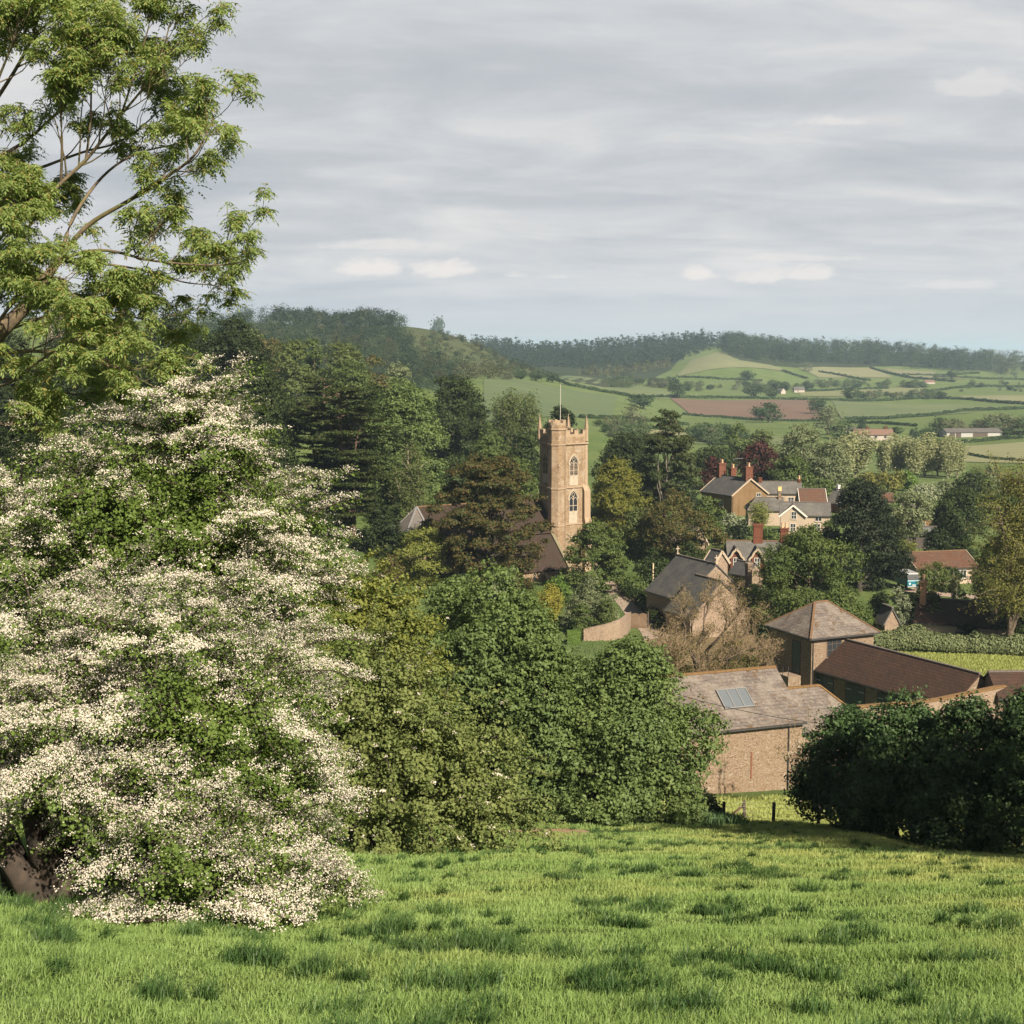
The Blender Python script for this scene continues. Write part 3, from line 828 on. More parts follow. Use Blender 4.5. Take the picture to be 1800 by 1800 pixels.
path('drive', [(1590, 1036), (1640, 1044), (1700, 1050), (1790, 1052)], 3.0, M_PATH)
# ------------------------------------------------------------------ buildings
HAM = stone_mat('ham_stone', (.205, .142, .086), (.255, .186, .118), (.165, .126, .09), (.315, .258, .192), .62, .30, (.30, .27, .225), .35)
RUB = rubble_mat('rubble_stone', (.320, .250, .185), (.225, .160, .108), (.335, .275, .215), (.255, .178, .110), (.36, .32, .265))
RUBP = rubble_mat('pale_rubble', (0.3900, 0.3000, 0.2250), (0.2775, 0.2025, 0.1500), (0.3825, 0.3150, 0.2475), (0.3750, 0.3000, 0.2325))
BRICKO = stone_mat('ochre_brick', (0.194, 0.125, 0.060), (0.159, 0.099, 0.050), (0.172, 0.125, 0.077), (0.206, 0.142, 0.077), .24, .085, None, .2, .008)
BRICKR = stone_mat('red_brick', (0.1496, 0.0480, 0.0264), (0.1232, 0.0392, 0.0224), (0.1352, 0.0936, 0.0672), (0.1576, 0.0640, 0.0368), .24, .085, None, .2, .010)
CREAM = plain_mat('cream_render', (0.291, 0.239, 0.182), .9, .10, scale=1.2)
WHITE = plain_mat('white_paint', (0.473, 0.456, 0.421), .55, .05)
DRESS = plain_mat('dressed_stone', (0.243, 0.182, 0.122), .9, .22, scale=3)
DRESSP = plain_mat('pale_dressed_stone', (0.280, 0.234, 0.177), .9, .2, scale=3)
SLATE_D = roof_mat('dark_slate', (0.052, 0.053, 0.057), (0.065, 0.066, 0.067), (0.024, 0.024, 0.026), (0.083, 0.079, 0.072), .16, .30, (0.069, 0.065, 0.041), .35)
SLATE_L = roof_mat('weathered_slate', (0.134, 0.114, 0.103), (0.089, 0.076, 0.069), (0.038, 0.033, 0.031), (0.175, 0.155, 0.134), .19, .40, (0.072, 0.043, 0.017), .75, (0.206, 0.182, 0.151))
SLATE_G = roof_mat('grey_slate', (0.094, 0.091, 0.087), (0.080, 0.077, 0.074), (0.042, 0.040, 0.037), (0.117, 0.112, 0.101), .16, .3, (0.075, 0.065, 0.037), .3)
TILE_D = roof_mat('dark_tiles', (0.0388, 0.0224, 0.0163), (0.0585, 0.0313, 0.0218), (0.0102, 0.0068, 0.0061), (0.0320, 0.0211, 0.0163), .20, .24, (0.0496, 0.0422, 0.0231), .3)
TILE_B = roof_mat('brown_tiles', (0.080, 0.039, 0.024), (0.103, 0.049, 0.030), (0.028, 0.015, 0.011), (0.071, 0.046, 0.033), .16, .24, (0.071, 0.057, 0.033), .2, (0.126, 0.094, 0.065))
RIDGE = plain_mat('ridge_tiles', (0.122, 0.071, 0.035), .9, .45, scale=5)
RIDGE_D = plain_mat('dark_ridge_tiles', (.10, .085, .075), .9, .3, scale=5)
RIDGE_O = plain_mat('mossy_ridge_tiles', (0.140, 0.080, 0.028), .95, .5, scale=4)
GLASS = glass_mat('window_glass')
GREEN = plain_mat('green_door_paint', (.018, .040, .040), .5, .15)
WOOD = plain_mat('weathered_wood', (0.1140, 0.0750, 0.0450), .85, .35, scale=7)
WOOD_D = plain_mat('dark_wood', (.06, .045, .035), .85, .35, scale=7)
LEAD = plain_mat('lead_grey', (0.1513, 0.1513, 0.1513), .6, .15)
IRON = plain_mat('iron', (.03, .03, .03), .6, .2)
STEEL = plain_mat('zinc_frame', (0.3440, 0.3512, 0.3576), .4, .08)
POT = plain_mat('chimney_pot_clay', (.44, .28, .17), .85, .2)
POTY = plain_mat('yellow_pot_clay', (.62, .42, .16), .85, .15)

class House:
    def __init__(s, name, label, cat, org, yaw, L, D, wh, rise, wm, rm, hip=(0, 0), over=.25, og=.15, rid=RIDGE_D, zb=None, group=None, verge=None, sink=1.5, thick=.13):
        s.L, s.D, s.wh, s.rise, s.hip = L, D, wh, rise, hip
        z = float(H(org[0], org[1])) if zb is None else zb
        s.root = empty(name, (org[0], org[1], z), math.radians(yaw), label, cat, group)
        mb = MB().box(0, L, 0, D, -sink, wh)
        for e, x in ((0, 0.0), (1, L - .35)):
            if hip[e] == 0:
                mb.prism([(0.001, wh + .002), (D - .001, wh + .002), (D / 2, wh + rise)], 'x', x + (.004 if e == 0 else -.004), x + .35 - (.004 if e else -.004))
        s.wall = mb.build('wall', wm, s.root)
        up = .17
        k = rise / (D / 2)
        ze = wh - over * k + up; zr = wh + rise + up
        xa0 = -og if hip[0] == 0 else -over; xa1 = L + og if hip[1] == 0 else L + over
        r0 = -og if hip[0] == 0 else hip[0]; r1 = L + og if hip[1] == 0 else L - hip[1]
        s.zr, s.r0, s.r1, s.ze, s.up, s.over = zr, r0, r1, ze, up, over
        mb = MB()
        mb.slab([(xa0, -over, ze), (xa1, -over, ze), (r1, D / 2, zr), (r0, D / 2, zr)], thick)
        mb.slab([(xa1, D + over, ze), (xa0, D + over, ze), (r0, D / 2, zr), (r1, D / 2, zr)], thick)
        if hip[1]:
            mb.slab([(xa1, -over, ze), (xa1, D + over, ze), (r1, D / 2, zr)], thick)
        if hip[0]:
            mb.slab([(xa0, D + over, ze), (xa0, -over, ze), (r0, D / 2, zr)], thick)
        s.roof = mb.build('roof', rm, s.root)
        mb = MB()
        q = np.linspace(r0, r1, max(2, int((r1 - r0) / .45)))
        for a, b in zip(q[:-1], q[1:]):
            mb.bar((a + .01, D / 2, zr + .03), (b - .01, D / 2, zr + .03), .30, .13)
        if hip[1]:
            mb.bar((r1, D / 2, zr + .02), (xa1, -over, ze + .03), .2, .1).bar((r1, D / 2, zr + .02), (xa1, D + over, ze + .03), .2, .1)
        if hip[0]:
            mb.bar((r0, D / 2, zr + .02), (xa0, -over, ze + .03), .2, .1).bar((r0, D / 2, zr + .02), (xa0, D + over, ze + .03), .2, .1)
        link('ridge', mb.mesh('ridge', rid), s.roof)
        # gutter along the front eaves
        mb = MB().bar((xa0, -over - .05, ze - .10), (xa1, -over - .05, ze - .10), .11, .11)
        if hip[1]:
            mb.bar((xa1 + .05, -over, ze - .10), (xa1 + .05, D + over, ze - .10), .11, .11)
        if hip[0]:
            mb.bar((xa0 - .05, -over, ze - .10), (xa0 - .05, D + over, ze - .10), .11, .11)
        mb.build('gutter', IRON, s.root)
        if verge:
            for e, x in ((0, -og - .03), (1, L + og + .03)):
                if hip[e] == 0:
                    mb = MB().bar((x, -over, ze - .05), (x, D / 2, zr - .05), .10, .30).bar((x, D + over, ze - .05), (x, D / 2, zr - .05), .10, .30)
                    mb.build('bargeboard', verge, s.root)
    def face(s, f, u, v):
        return {'S': ((u, 0, v), 0), 'E': ((s.L, u, v), math.pi / 2), 'N': ((u, s.D, v), math.pi), 'W': ((0, u, v), -math.pi / 2)}[f]
    def put(s, o, f, u, v):
        loc, rz = s.face(f, u, v)
        o.location = loc; o.rotation_euler = (0, 0, rz); o.parent = s.root
        return o
    def window(s, f, u, v, w=.9, h=1.2, nx=2, nz=3, fr=WHITE, sill=DRESSP, lint=None):
        mb = MB()
        t = .07
        mb.box(-w / 2 - t, -w / 2, -.06, .02, 0, h).box(w / 2, w / 2 + t, -.06, .02, 0, h).box(-w / 2 - t, w / 2 + t, -.062, .02, -t, 0).box(-w / 2 - t, w / 2 + t, -.062, .02, h, h + t)
        for i in range(1, nx):
            x = -w / 2 + w * i / nx; mb.box(x - .03, x + .03, -.05, .01, 0, h)
        for i in range(1, nz):
            z = h * i / nz; mb.box(-w / 2, w / 2, -.045, .01, z - .025, z + .025)
        o = s.put(link('window', mb.mesh('window', fr)), f, u, v)
        link('pane', MB().box(-w / 2, w / 2, -.02, .015, 0, h).mesh('pane', GLASS), o)
        link('sill', MB().box(-w / 2 - .15, w / 2 + .15, -.13, .02, -t - .09, -t - .003).mesh('sill', sill), o)
        if lint:
            link('lintel', MB().box(-w / 2 - .2, w / 2 + .2, -.03, .02, h + t + .003, h + t + .22).mesh('lintel', lint), o)
        return o
    def door(s, f, u, w=1.0, h=2.0, m=GREEN, v=0.0, boards=6, frame=WOOD_D, hinges=False, name='door'):
        mb = MB()
        for i in range(boards):
            mb.box(-w / 2 + w * i / boards + .008, -w / 2 + w * (i + 1) / boards - .008, -.05, .02, .03, h)
        mb.box(-w / 2, w / 2, -.035, .02, .03, h - .01)
        o = s.put(link(name, mb.mesh(name, m)), f, u, v)
        link('frame', MB().box(-w / 2 - .1, -w / 2 - .004, -.07, .02, 0, h + .1).box(w / 2 + .004, w / 2 + .1, -.07, .02, 0, h + .1).box(-w / 2 - .003, w / 2 + .003, -.07, .02, h + .004, h + .1).mesh('frame', frame), o)
        if hinges:
            for z in (h * .2, h * .82):
                for sx in (-1, 1):
                    a, b = sorted((sx * (w / 2 + .03), sx * (w * .22)))
                    link('hinge', MB().box(a, b, -.075, -.05, z - .04, z + .04).mesh('hinge', STEEL), o)
        return o
    def chimney(s, x, y, z0, z1, w=.9, d=.6, m=BRICKR, pots=2, potm=POT, band=True, name='chimney', potr=.19, poth=.75):
        mb = MB().box(x - w / 2, x + w / 2, y - d / 2, y + d / 2, z0, z1)
        if band:
            mb.box(x - w / 2 - .06, x + w / 2 + .06, y - d / 2 - .06, y + d / 2 + .06, z1 - .38, z1 - .26)
            mb.box(x - w / 2 - .09, x + w / 2 + .09, y - d / 2 - .09, y + d / 2 + .09, z1 - .12, z1 + .06)
            mb.box(x - w / 2 - .05, x + w / 2 + .05, y - d / 2 - .05, y + d / 2 + .05, z0 + (z1 - z0) * .45, z0 + (z1 - z0) * .45 + .1)
        o = link(name, mb.mesh(name, m), s.root)
        for i in range(pots):
            px = x + (0 if pots == 1 else (-w * .5 + w * (i + .5) / pots)); 
            p = MB().frust(px, y, z1 + .065, z1 + poth, potr, potr * .8, 10).frust(px, y, z1 + poth, z1 + poth + .07, potr, potr, 10)
            link('chimney_pot', p.mesh('chimney_pot', potm), o)
        return o
    def rooflight(s, u, k, w, h, n=3):
        """glazed light lying on the front slope: u along, k up the slope (0..1)"""
        sl = math.atan2(s.rise, s.D / 2)
        y = s.D / 2 * k; z = s.wh + s.rise * k + s.up
        mb = MB().box(-w / 2, w / 2, -.0, .09, 0, h)
        mb = MB()
        for i in range(n + 1):
            x = -w / 2 + w * i / n; mb.box(x - .035, x + .035, 0, h, .02, .16)
        mb.box(-w / 2 - .04, w / 2 + .04, -.06, .02, .015, .15).box(-w / 2 - .04, w / 2 + .04, h - .02, h + .06, .015, .17)
        o = link('roof_light', mb.mesh('roof_light', LEAD), s.root)
        o.location = (u, y, z); o.rotation_euler = (sl, 0, 0)
        link('pane', MB().box(-w / 2, w / 2, 0.02, h - .02, .03, .11).mesh('pane', ROOFGLASS), o)
        return o
    def pipe(s, f, u, z0, z1, m=IRON, r=.05):
        o = s.put(link('drainpipe', MB().frust(0, -.08, z0, z1, r, r, 8).mesh('drainpipe', m)), f, u, 0)
        return o
    def cross(s, e, m=DRESSP, h=.8):
        x = s.r0 + .1 if e == 0 else s.r1 - .1
        y = s.D / 2; z = s.zr + .08
        mb = MB().box(x - .16, x + .16, y - .16, y + .16, z - .1, z + .14).box(x - .06, x + .06, y - .06, y + .06, z + .14, z + h).box(x - .055, x + .055, y - .26, y + .26, z + h * .62, z + h * .62 + .12)
        return mb.build('finial', m, s.root)
ROOFGLASS = plain_mat('roof_light_glass', (.10, .115, .13), .22, .08, scale=1.5)

def arch_pts(w, h, n=7, k=.866):
    """pointed arch outline, springing line at h - k*w"""
    hs = h - k * w
    P = [(-w / 2, 0), (w / 2, 0), (w / 2, hs)]
    a = math.acos(.5)
    for i in range(1, n + 1):
        t = a * i / n
        P.append((-w / 2 + w * math.cos(t), hs + w * math.sin(t) * k / .866))
    for i in range(n - 1, -1, -1):
        t = a * i / n
        P.append((w / 2 - w * math.cos(t), hs + w * math.sin(t) * k / .866))
    return P
def gothic(parent, loc, rz, w, h, m=DRESSP, lights=2, hood=True, panel=0.0, louvre=False, name='window'):
    """pointed window: splayed surround, dark glazing, tracery, hood mould"""
    P = arch_pts(w, h); Q = arch_pts(w + .26, h + .16)
    mb = MB()
    n = len(P)
    # surround ring, proud of the wall
    V = [(x, -.09, z) for x, z in Q] + [(x, -.09, z) for x, z in P] + [(x, .02, z) for x, z in Q] + [(x, .02, z) for x, z in P]
    V = [(a, b, c - (.12 if i % n < 2 and (i // n) in (0, 2) else 0)) for i, (a, b, c) in enumerate(V)]
    Fc = []
    for i in range(n):
        j = (i + 1) % n
        Fc += [(i, j, n + j, n + i), (2 * n + j, 2 * n + i, 3 * n + i, 3 * n + j), (j, i, 2 * n + i, 2 * n + j), (n + i, n + j, 3 * n + j, 3 * n + i)]
    mb.add(V, Fc)
    hs = h - .866 * w
    for i in range(1, lights):
        x = -w / 2 + w * i / lights
        mb.box(x - .055, x + .055, -.065, .01, 0, hs + w * .35)
    # heads of the lights and the tracery above
    lw = w / lights
    for i in range(lights):
        cx = -w / 2 + lw * (i + .5)
        pts = [(cx + q, hs - .2 + r) for q, r in ((-lw / 2, 0), (-lw * .25, lw * .45), (0, lw * .68), (lw * .25, lw * .45), (lw / 2, 0))]
        for a, b in zip(pts[:-1], pts[1:]):
            mb.bar((a[0], -.035, a[1]), (b[0], -.035, b[1]), .06, .07)
    if lights > 1:
        for sx in (-1, 1):
            mb.bar((0, -.035, hs + lw * .3), (sx * w * .2, -.035, hs + w * .48), .055, .06)
        mb.bar((-w * .2, -.035, hs + w * .48), (0, -.035, hs + w * .72), .055, .06).bar((w * .2, -.035, hs + w * .48), (0, -.035, hs + w * .72), .055, .06)
        mb.box(-w / 2, w / 2, -.05, .01, hs * .42, hs * .42 + .08)
    o = link(name, mb.mesh(name, m), parent); o.location = loc; o.rotation_euler = (0, 0, rz)
    link('pane', MB().prism(P, 'y', -.022, .012).mesh('pane', GLASS), o)
    if louvre:
        lb = MB()
        z = .1
        while z < hs:
            lb.box(-w / 2, w / 2, -.045, -.02, z, z + .07); z += .22
        link('louvre', lb.mesh('louvre', plain_mat('louvre_stone', (.20, .15, .10), .9, .2)), o)
    if hood:
        R1 = arch_pts(w + .30, h + .20)[2:]; R2 = arch_pts(w + .62, h + .42)[2:]
        k = len(R1)
        V = [(x, -.15, z) for x, z in R1] + [(x, -.15, z) for x, z in R2] + [(x, .02, z) for x, z in R1] + [(x, .02, z) for x, z in R2]
        Fc = []
        for i in range(k - 1):
            Fc += [(i, i + 1, k + i + 1, k + i), (2 * k + i + 1, 2 * k + i, 3 * k + i, 3 * k + i + 1), (i + 1, i, 2 * k + i, 2 * k + i + 1), (k + i, k + i + 1, 3 * k + i + 1, 3 * k + i)]
        link('hood_mould', MB().add(V, Fc).mesh('hood_mould', m), o)
    if panel:
        link('panel', MB().box(-w / 2 - .06, w / 2 + .06, -.05, .02, -panel, -.13).box(-.06, .06, -.08, -.05, -panel, -.13).box(-w / 2 - .06, w / 2 + .06, -.08, -.05, -panel * .2, -.13).mesh('panel', PALEPAN), o)
    return o
PALEPAN = plain_mat('pale_panel_stone', (0.291, 0.257, 0.201), .9, .25, scale=2)

# ---------------------------------------------------------------- the church
CY = 206.0
CX = at(979, 900, CY)[0]
YAW = math.radians(30)
CZ = -33.6
church = empty('church', (CX, CY, CZ), YAW, 'old honey stone parish church with battlemented west tower, flagpole and brown tiled nave', 'church')
def zc(py):
    return float(at(979, py, CY)[2] - CZ)
S = 5.25
zp, z1, z2, z3, ztt, zts = zc(757), zc(781), zc(858), zc(923), zc(738), zc(754)
tower = MB().box(0, S, 0, S, -1, z3).box(.06, S - .06, .06, S - .06, z3, z2).box(.12, S - .12, .12, S - .12, z2, z1).box(.02, S - .02, .02, S - .02, z1, z1 + (zp - z1) * .52).build('tower', HAM, church)
for z, e in ((z3, .10), (z2, .10), (z1, .16)):
    MB().box(-e, S + e, -e, S + e, z - .10, z + .12).build('string_course', DRESS, tower)
# battlements
mb = MB()
zb0 = z1 + (zp - z1) * .52 + .002
def merlons(a, b, n, fixed, ax, h0, h1, t=.35):
    w = (b - a) / (2 * n - 1)
    for i in range(2 * n - 1):
        u0, u1 = a + w * i + .002, a + w * (i + 1) - .002
        hh = h1 if i % 2 == 0 else h0
        if ax == 'x':
            mb.box(u0, u1, fixed, fixed + t, zb0, hh)
            mb.box(u0 - .03, u1 + .03, fixed - .05, fixed + t + .05, hh + .002, hh + .10)
        else:
            mb.box(fixed, fixed + t, u0, u1, zb0, hh)
            mb.box(fixed - .05, fixed + t + .05, u0 - .03, u1 + .03, hh + .002, hh + .10)
hm0, hm1 = z1 + (zp - z1) * .66, zp - .1
merlons(.05, S - .05, 4, .02, 'x', hm0, hm1)
merlons(.05, S - .05, 4, S - .37, 'x', hm0, hm1)
merlons(.42, S - .42, 3, .02, 'y', hm0, hm1)
merlons(.42, S - .42, 3, S - .37, 'y', hm0, hm1)
mb.build('battlement', DRESS, tower)
link('tower_roof', MB().box(.4, S - .4, .4, S - .4, zb0 - .5, zb0 + .05).mesh('tower_roof', LEAD), tower)
# crocketed pinnacles
for (x, y) in ((.1, S - .1), (S - .1, S - .1), (S - .1, .1)):
    p = MB().frust(x, y, z1 + .3, zp + .15, .30, .27, 8).frust(x, y, zp + .15, zp + .28, .36, .36, 8)
    zt = zc(733)
    p.frust(x, y, zp + .28, zt, .25, .03, 8)
    for i in range(5):
        q = i / 5.0; zz = zp + .4 + (zt - zp - .6) * q; r = .25 * (1 - q) + .02
        for k in range(4):
            a = k * math.pi / 2 + math.pi / 4
            p.box(x + r * math.cos(a) - .06, x + r * math.cos(a) + .06, y + r * math.sin(a) - .06, y + r * math.sin(a) + .06, zz, zz + .14)
    p.frust(x, y, zt - .12, zt + .02, .03, .1, 6).frust(x, y, zt + .02, zt + .12, .1, .03, 6)
    link('pinnacle', p.mesh('pinnacle', DRESS), tower)
# octagonal stair turret on the near corner
TR = 1.32
mb = MB().frust(-.02, .02, -1, z3, TR + .06, TR + .06, 8).frust(-.02, .02, z3, z2, TR + .02, TR + .02, 8).frust(-.02, .02, z2, zts, TR, TR, 8).frust(-.02, .02, zts, ztt - .75, TR + .03, TR + .03, 8)
tur = mb.build('stair_turret', HAM, tower)
for z in (z3, z2, z1, zts):
    MB().frust(-.02, .02, z - .10, z + .12, TR + .14, TR + .14, 8).build('string_course', DRESS, tur)
mb = MB()
for i in range(16):
    a0 = math.pi / 8 + i * math.pi / 8
    r = (TR + .03) * math.cos(math.pi / 8) / math.cos(((i % 2) * math.pi / 8 + math.pi / 16) % (math.pi / 4) - math.pi / 8)
    up = ztt - (0 if i % 2 == 0 else .42)
    c0, c1 = a0 - math.pi / 16 * .98, a0 + math.pi / 16 * .98
    ro, ri = TR * .98, TR * .72
    pts = [(ro * math.cos(c0) - .02, ro * math.sin(c0) + .02), (ro * math.cos(c1) - .02, ro * math.sin(c1) + .02), (ri * math.cos(c1) - .02, ri * math.sin(c1) + .02), (ri * math.cos(c0) - .02, ri * math.sin(c0) + .02)]
    mb.prism(pts, 'z', ztt - .748, up)
mb.build('battlement', DRESS, tur)
for a, z, hgt in ((-math.pi * .625, zc(826), 1.0), (-math.pi * .625, zc(892), 1.0), (-math.pi * .625, zc(942), .9)):
    x, y = (TR + .03) * math.cos(math.pi / 8) * math.cos(a), (TR + .03) * math.cos(math.pi / 8) * math.sin(a)
    MB().frust(x - .02, y + .02, z, z + hgt, .085, .085, 4, rot=a + math.pi / 4).build('slit_window', GLASS, tur)
# corner buttress with set-offs
mb = MB().prism([(S - .25, -1), (S + .85, -1), (S + .85, z3 + .3), (S + .62, z3 + .9), (S + .60, z2 - .6), (S + .1, z2 + .35), (S - .25, z2 + .35)], 'y', -.05, .75)
mb.prism([(S - .3, z2 + .3), (S + .18, z2 + .3), (S + .12, z1 - .2), (S - .3, z1)], 'y', .06, .55)
mb.build('buttress', DRESS, tower)
mb = MB().prism([(.1, -1), (-.85, -1), (-.85, z3 + .3), (-.62, z3 + .9), (-.55, z2 - .6), (.1, z2 + .35)], 'x', S - .80, S - .06)
mb.build('buttress', DRESS, tower)
gothic(tower, (2.95, .13, zc(837)), 0, 1.35, zc(803) - zc(837), DRESSP, 2, True, 1.5, True)
gothic(tower, (2.85, .07, zc(900)), 0, 1.35, zc(865) - zc(900), DRESSP, 2, True, 2.2)
gothic(tower, (.13, 3.45, zc(835)), -math.pi / 2, 1.35, zc(801) - zc(835), DRESS, 2, True, 1.4, True)
# flagpole
fx, fy = 1.15, 1.0
fp = MB().frust(fx, fy, zb0, zc(678), .06, .035, 8).frust(fx, fy, zc(678), zc(678) + .14, .07, .03, 8)
fp.build('flagpole', plain_mat('pole_grey', (.36, .35, .33), .6, .1), church)
# nave with polygonal apse
NL, NY0, NY1 = 20.5, -.4, 10.4
nm = (NY0 + NY1) / 2
nze, nzr = 6.7, float(at(947, 878, 210)[2] - CZ)
mb = MB().box(-NL, -.06, NY0, NY1, -1, nze)
apw = [(-NL + .003, NY0), (-NL - 3.2, NY0 + 2.6), (-NL - 3.2, NY1 - 2.6), (-NL + .003, NY1)]
mb.prism(apw, 'z', -1, nze)
mb.build('nave_wall', RUB, church)
TILE_N = roof_mat('nave_tiles', (0.0306, 0.0197, 0.0150), (0.0408, 0.0252, 0.0184), (0.0122, 0.0088, 0.0068), (0.0306, 0.0238, 0.0177), .19, .24, (0.0408, 0.0354, 0.0190), .5)
rf = MB()
o_ = .3
rf.slab([(-NL, NY0 - o_, nze), (-.05, NY0 - o_, nze), (-.05, nm, nzr), (-NL, nm, nzr)], .15)
rf.slab([(-.05, NY1 + o_, nze), (-NL, NY1 + o_, nze), (-NL, nm, nzr), (-.05, nm, nzr)], .15)
nave_roof = rf.build('nave_roof', TILE_N, church)
link('ridge', MB().bar((-NL, nm, nzr + .04), (-.1, nm, nzr + .04), .3, .14).mesh('ridge', RIDGE), nave_roof)
A = [(-NL - .004, NY0 - o_, nze), (-NL - 3.5, NY0 + 2.5, nze), (-NL - 3.5, NY1 - 2.5, nze), (-NL - .004, NY1 + o_, nze)]
T = (-NL - .004, nm, nzr)
ap = MB()
for i in range(3):
    ap.slab([A[i + 1], A[i], T], .14)
apse_roof = ap.build('apse_roof', roof_mat('apse_slate', (.10, .095, .092), (.13, .12, .115), (.05, .05, .05), (.15, .125, .10), .18, .3, (.12, .1, .05), .3), church)
mb = MB()
for p in A:
    mb.bar((T[0], T[1], T[2] + .05), (p[0], p[1], p[2] + .05), .26, .12)
link('hip_flashing', mb.mesh('hip_flashing', LEAD), apse_roof)
# aisle: low lean-to with coped end
AX0, AX1, AY0 = -17.0, -1.0, -5.2
aze, azt = 2.05, 6.55
mb = MB().box(AX0, AX1, AY0, NY0 - .004, -1.2, aze)
mb.prism([(AY0, aze + .001), (NY0 - .01, aze + .001), (NY0 - .01, azt)], 'x', AX1 - .38, AX1 - .003)
mb.build('aisle_wall', HAM, church)
ar = MB().slab([(AX0, AY0 - .3, aze - .1), (AX1 - .42, AY0 - .3, aze - .1), (AX1 - .42, NY0 - .02, azt + .02), (AX0, NY0 - .02, azt + .02)], .14)
aisle_roof = ar.build('aisle_roof', TILE_N, church)
link('coping', MB().bar((AX1 - .18, AY0 - .3, aze + .12), (AX1 - .18, NY0, azt + .25), .5, .2).mesh('coping', plain_mat('mossy_coping', (.13, .115, .07), .95, .4)), aisle_roof)
for x in (-3.2, -7.0, -10.8, -14.6):
    gothic(church, (x, AY0, .35), 0, .62, 1.45, DRESS, 1, False)
link('drainpipe', MB().frust(AX1 - .45, AY0 - .09, -.5, aze, .06, .06, 8).mesh('drainpipe', WHITE), church)
for x in (-5.1, -8.9, -12.7):
    MB().prism([(AY0, -1), (AY0 - .7, -1), (AY0 - .7, .9), (AY0, 1.7)], 'x', x - .28, x + .28).build('buttress', DRESS, church)

# ---------------------------------------------------------------- the slate barn at the foot of the meadow
def org(px, py, Y):
    return at(px, py, Y)[:2]
bo = np.array([12.0, 99.3]); by = 20.0
bx = np.array([math.cos(math.radians(by)), math.sin(math.radians(by))]); bn = np.array([-bx[1], bx[0]])
barn = House('stone_barn', 'honey rubble barn under weathered grey slates with a three pane roof light', 'barn', bo, by, 10.4, 8.6, 6.0, 3.0, RUB, SLATE_L, rid=RIDGE_O, zb=-33.7, over=.3)
barn.rooflight(5.75, .30, 2.45, 1.75, 3)
barn.pipe('S', 9.2, .1, 5.6, IRON)
mb = MB().box(6.05, 6.15, -.06, .02, 2.0, 4.0).build('iron_tie', plain_mat('rust', (.16, .06, .03), .8, .3), barn.root)
wo = bo + bx * 10.43 + bn * 1.5
wing = House('slate_outbuilding', 'lower grey slate outbuilding joined to the end of the stone barn', 'barn', wo, by, 6.6, 6.6, 4.7, 2.35, RUB, SLATE_L, hip=(0, 2.2), rid=RIDGE_O, zb=-33.7, over=.3)
wing.pipe('S', .3, .1, 4.5, IRON)

# two storey granary with pyramid roof and outside steps
go = at(1427, 1119, 130)
gz = -32.9
gran = House('granary', 'square ochre stone granary with a lichened pyramid slate roof and outside steps', 'granary', go[:2], 24, 7.2, 6.8, float(go[2] - gz), 2.35, RUB, SLATE_L, hip=(2.75, 2.95), rid=RIDGE, zb=gz, over=.42)
gran.window('S', 2.6, 3.9, 1.55, 1.75, 3, 3, WOOD_D, DRESS)
gran.door('W', 3.9, 1.05, 2.5, GREEN, 2.7, 5, name='loft_door') if False else None
d = gran.door('W', 2.35, 1.15, 3.0, GREEN, 2.0, 5, name='loft_door')
d2 = gran.door('W', 6.1, 1.0, 2.3, plain_mat('blue_green_paint', (.035, .075, .06), .6, .2), 0.3, 5)
gran.pipe('S', .15, .1, 6.0, IRON)
# stone landing and steps up to the loft door on the west side
st = MB().box(-1.55, -.004, 1.4, 3.3, -1.2, 1.92)
for i in range(8):
    st.box(-1.5, -.01, 3.302 + i * .27, 3.302 + (i + 1) * .27 - .002, -1.2, 1.92 - (i + 1) * .23)
st.build('steps', RUB, gran.root)
rl = MB()
for y in (1.5, 2.4, 3.3):
    rl.bar((-1.5, y, 1.9), (-1.5, y, 2.9), .05)
rl.bar((-1.5, 1.5, 2.9), (-1.5, 3.3, 2.9), .05).bar((-1.5, 3.3, 2.9), (-1.45, 5.4, 1.1), .05).bar((-1.45, 5.4, .1), (-1.45, 5.4, 1.1), .05)
rl.build('handrail', IRON, gran.root)

# the stable range with green doors
so = at(1426, 1172, 131)
stz = -33.0
stable = House('stable_range', 'long low stable range under dark brown tiles with green doors', 'stable', so[:2], -60.5, 17.4, 6.4, float(so[2] - stz), 2.35, RUB, TILE_D, rid=RIDGE_D, zb=stz, over=.35)
for i, u in enumerate((1.9, 6.0, 10.1, 14.2)):
    stable.door('S', u, 2.3, 2.35, GREEN, 0, 8, hinges=True)
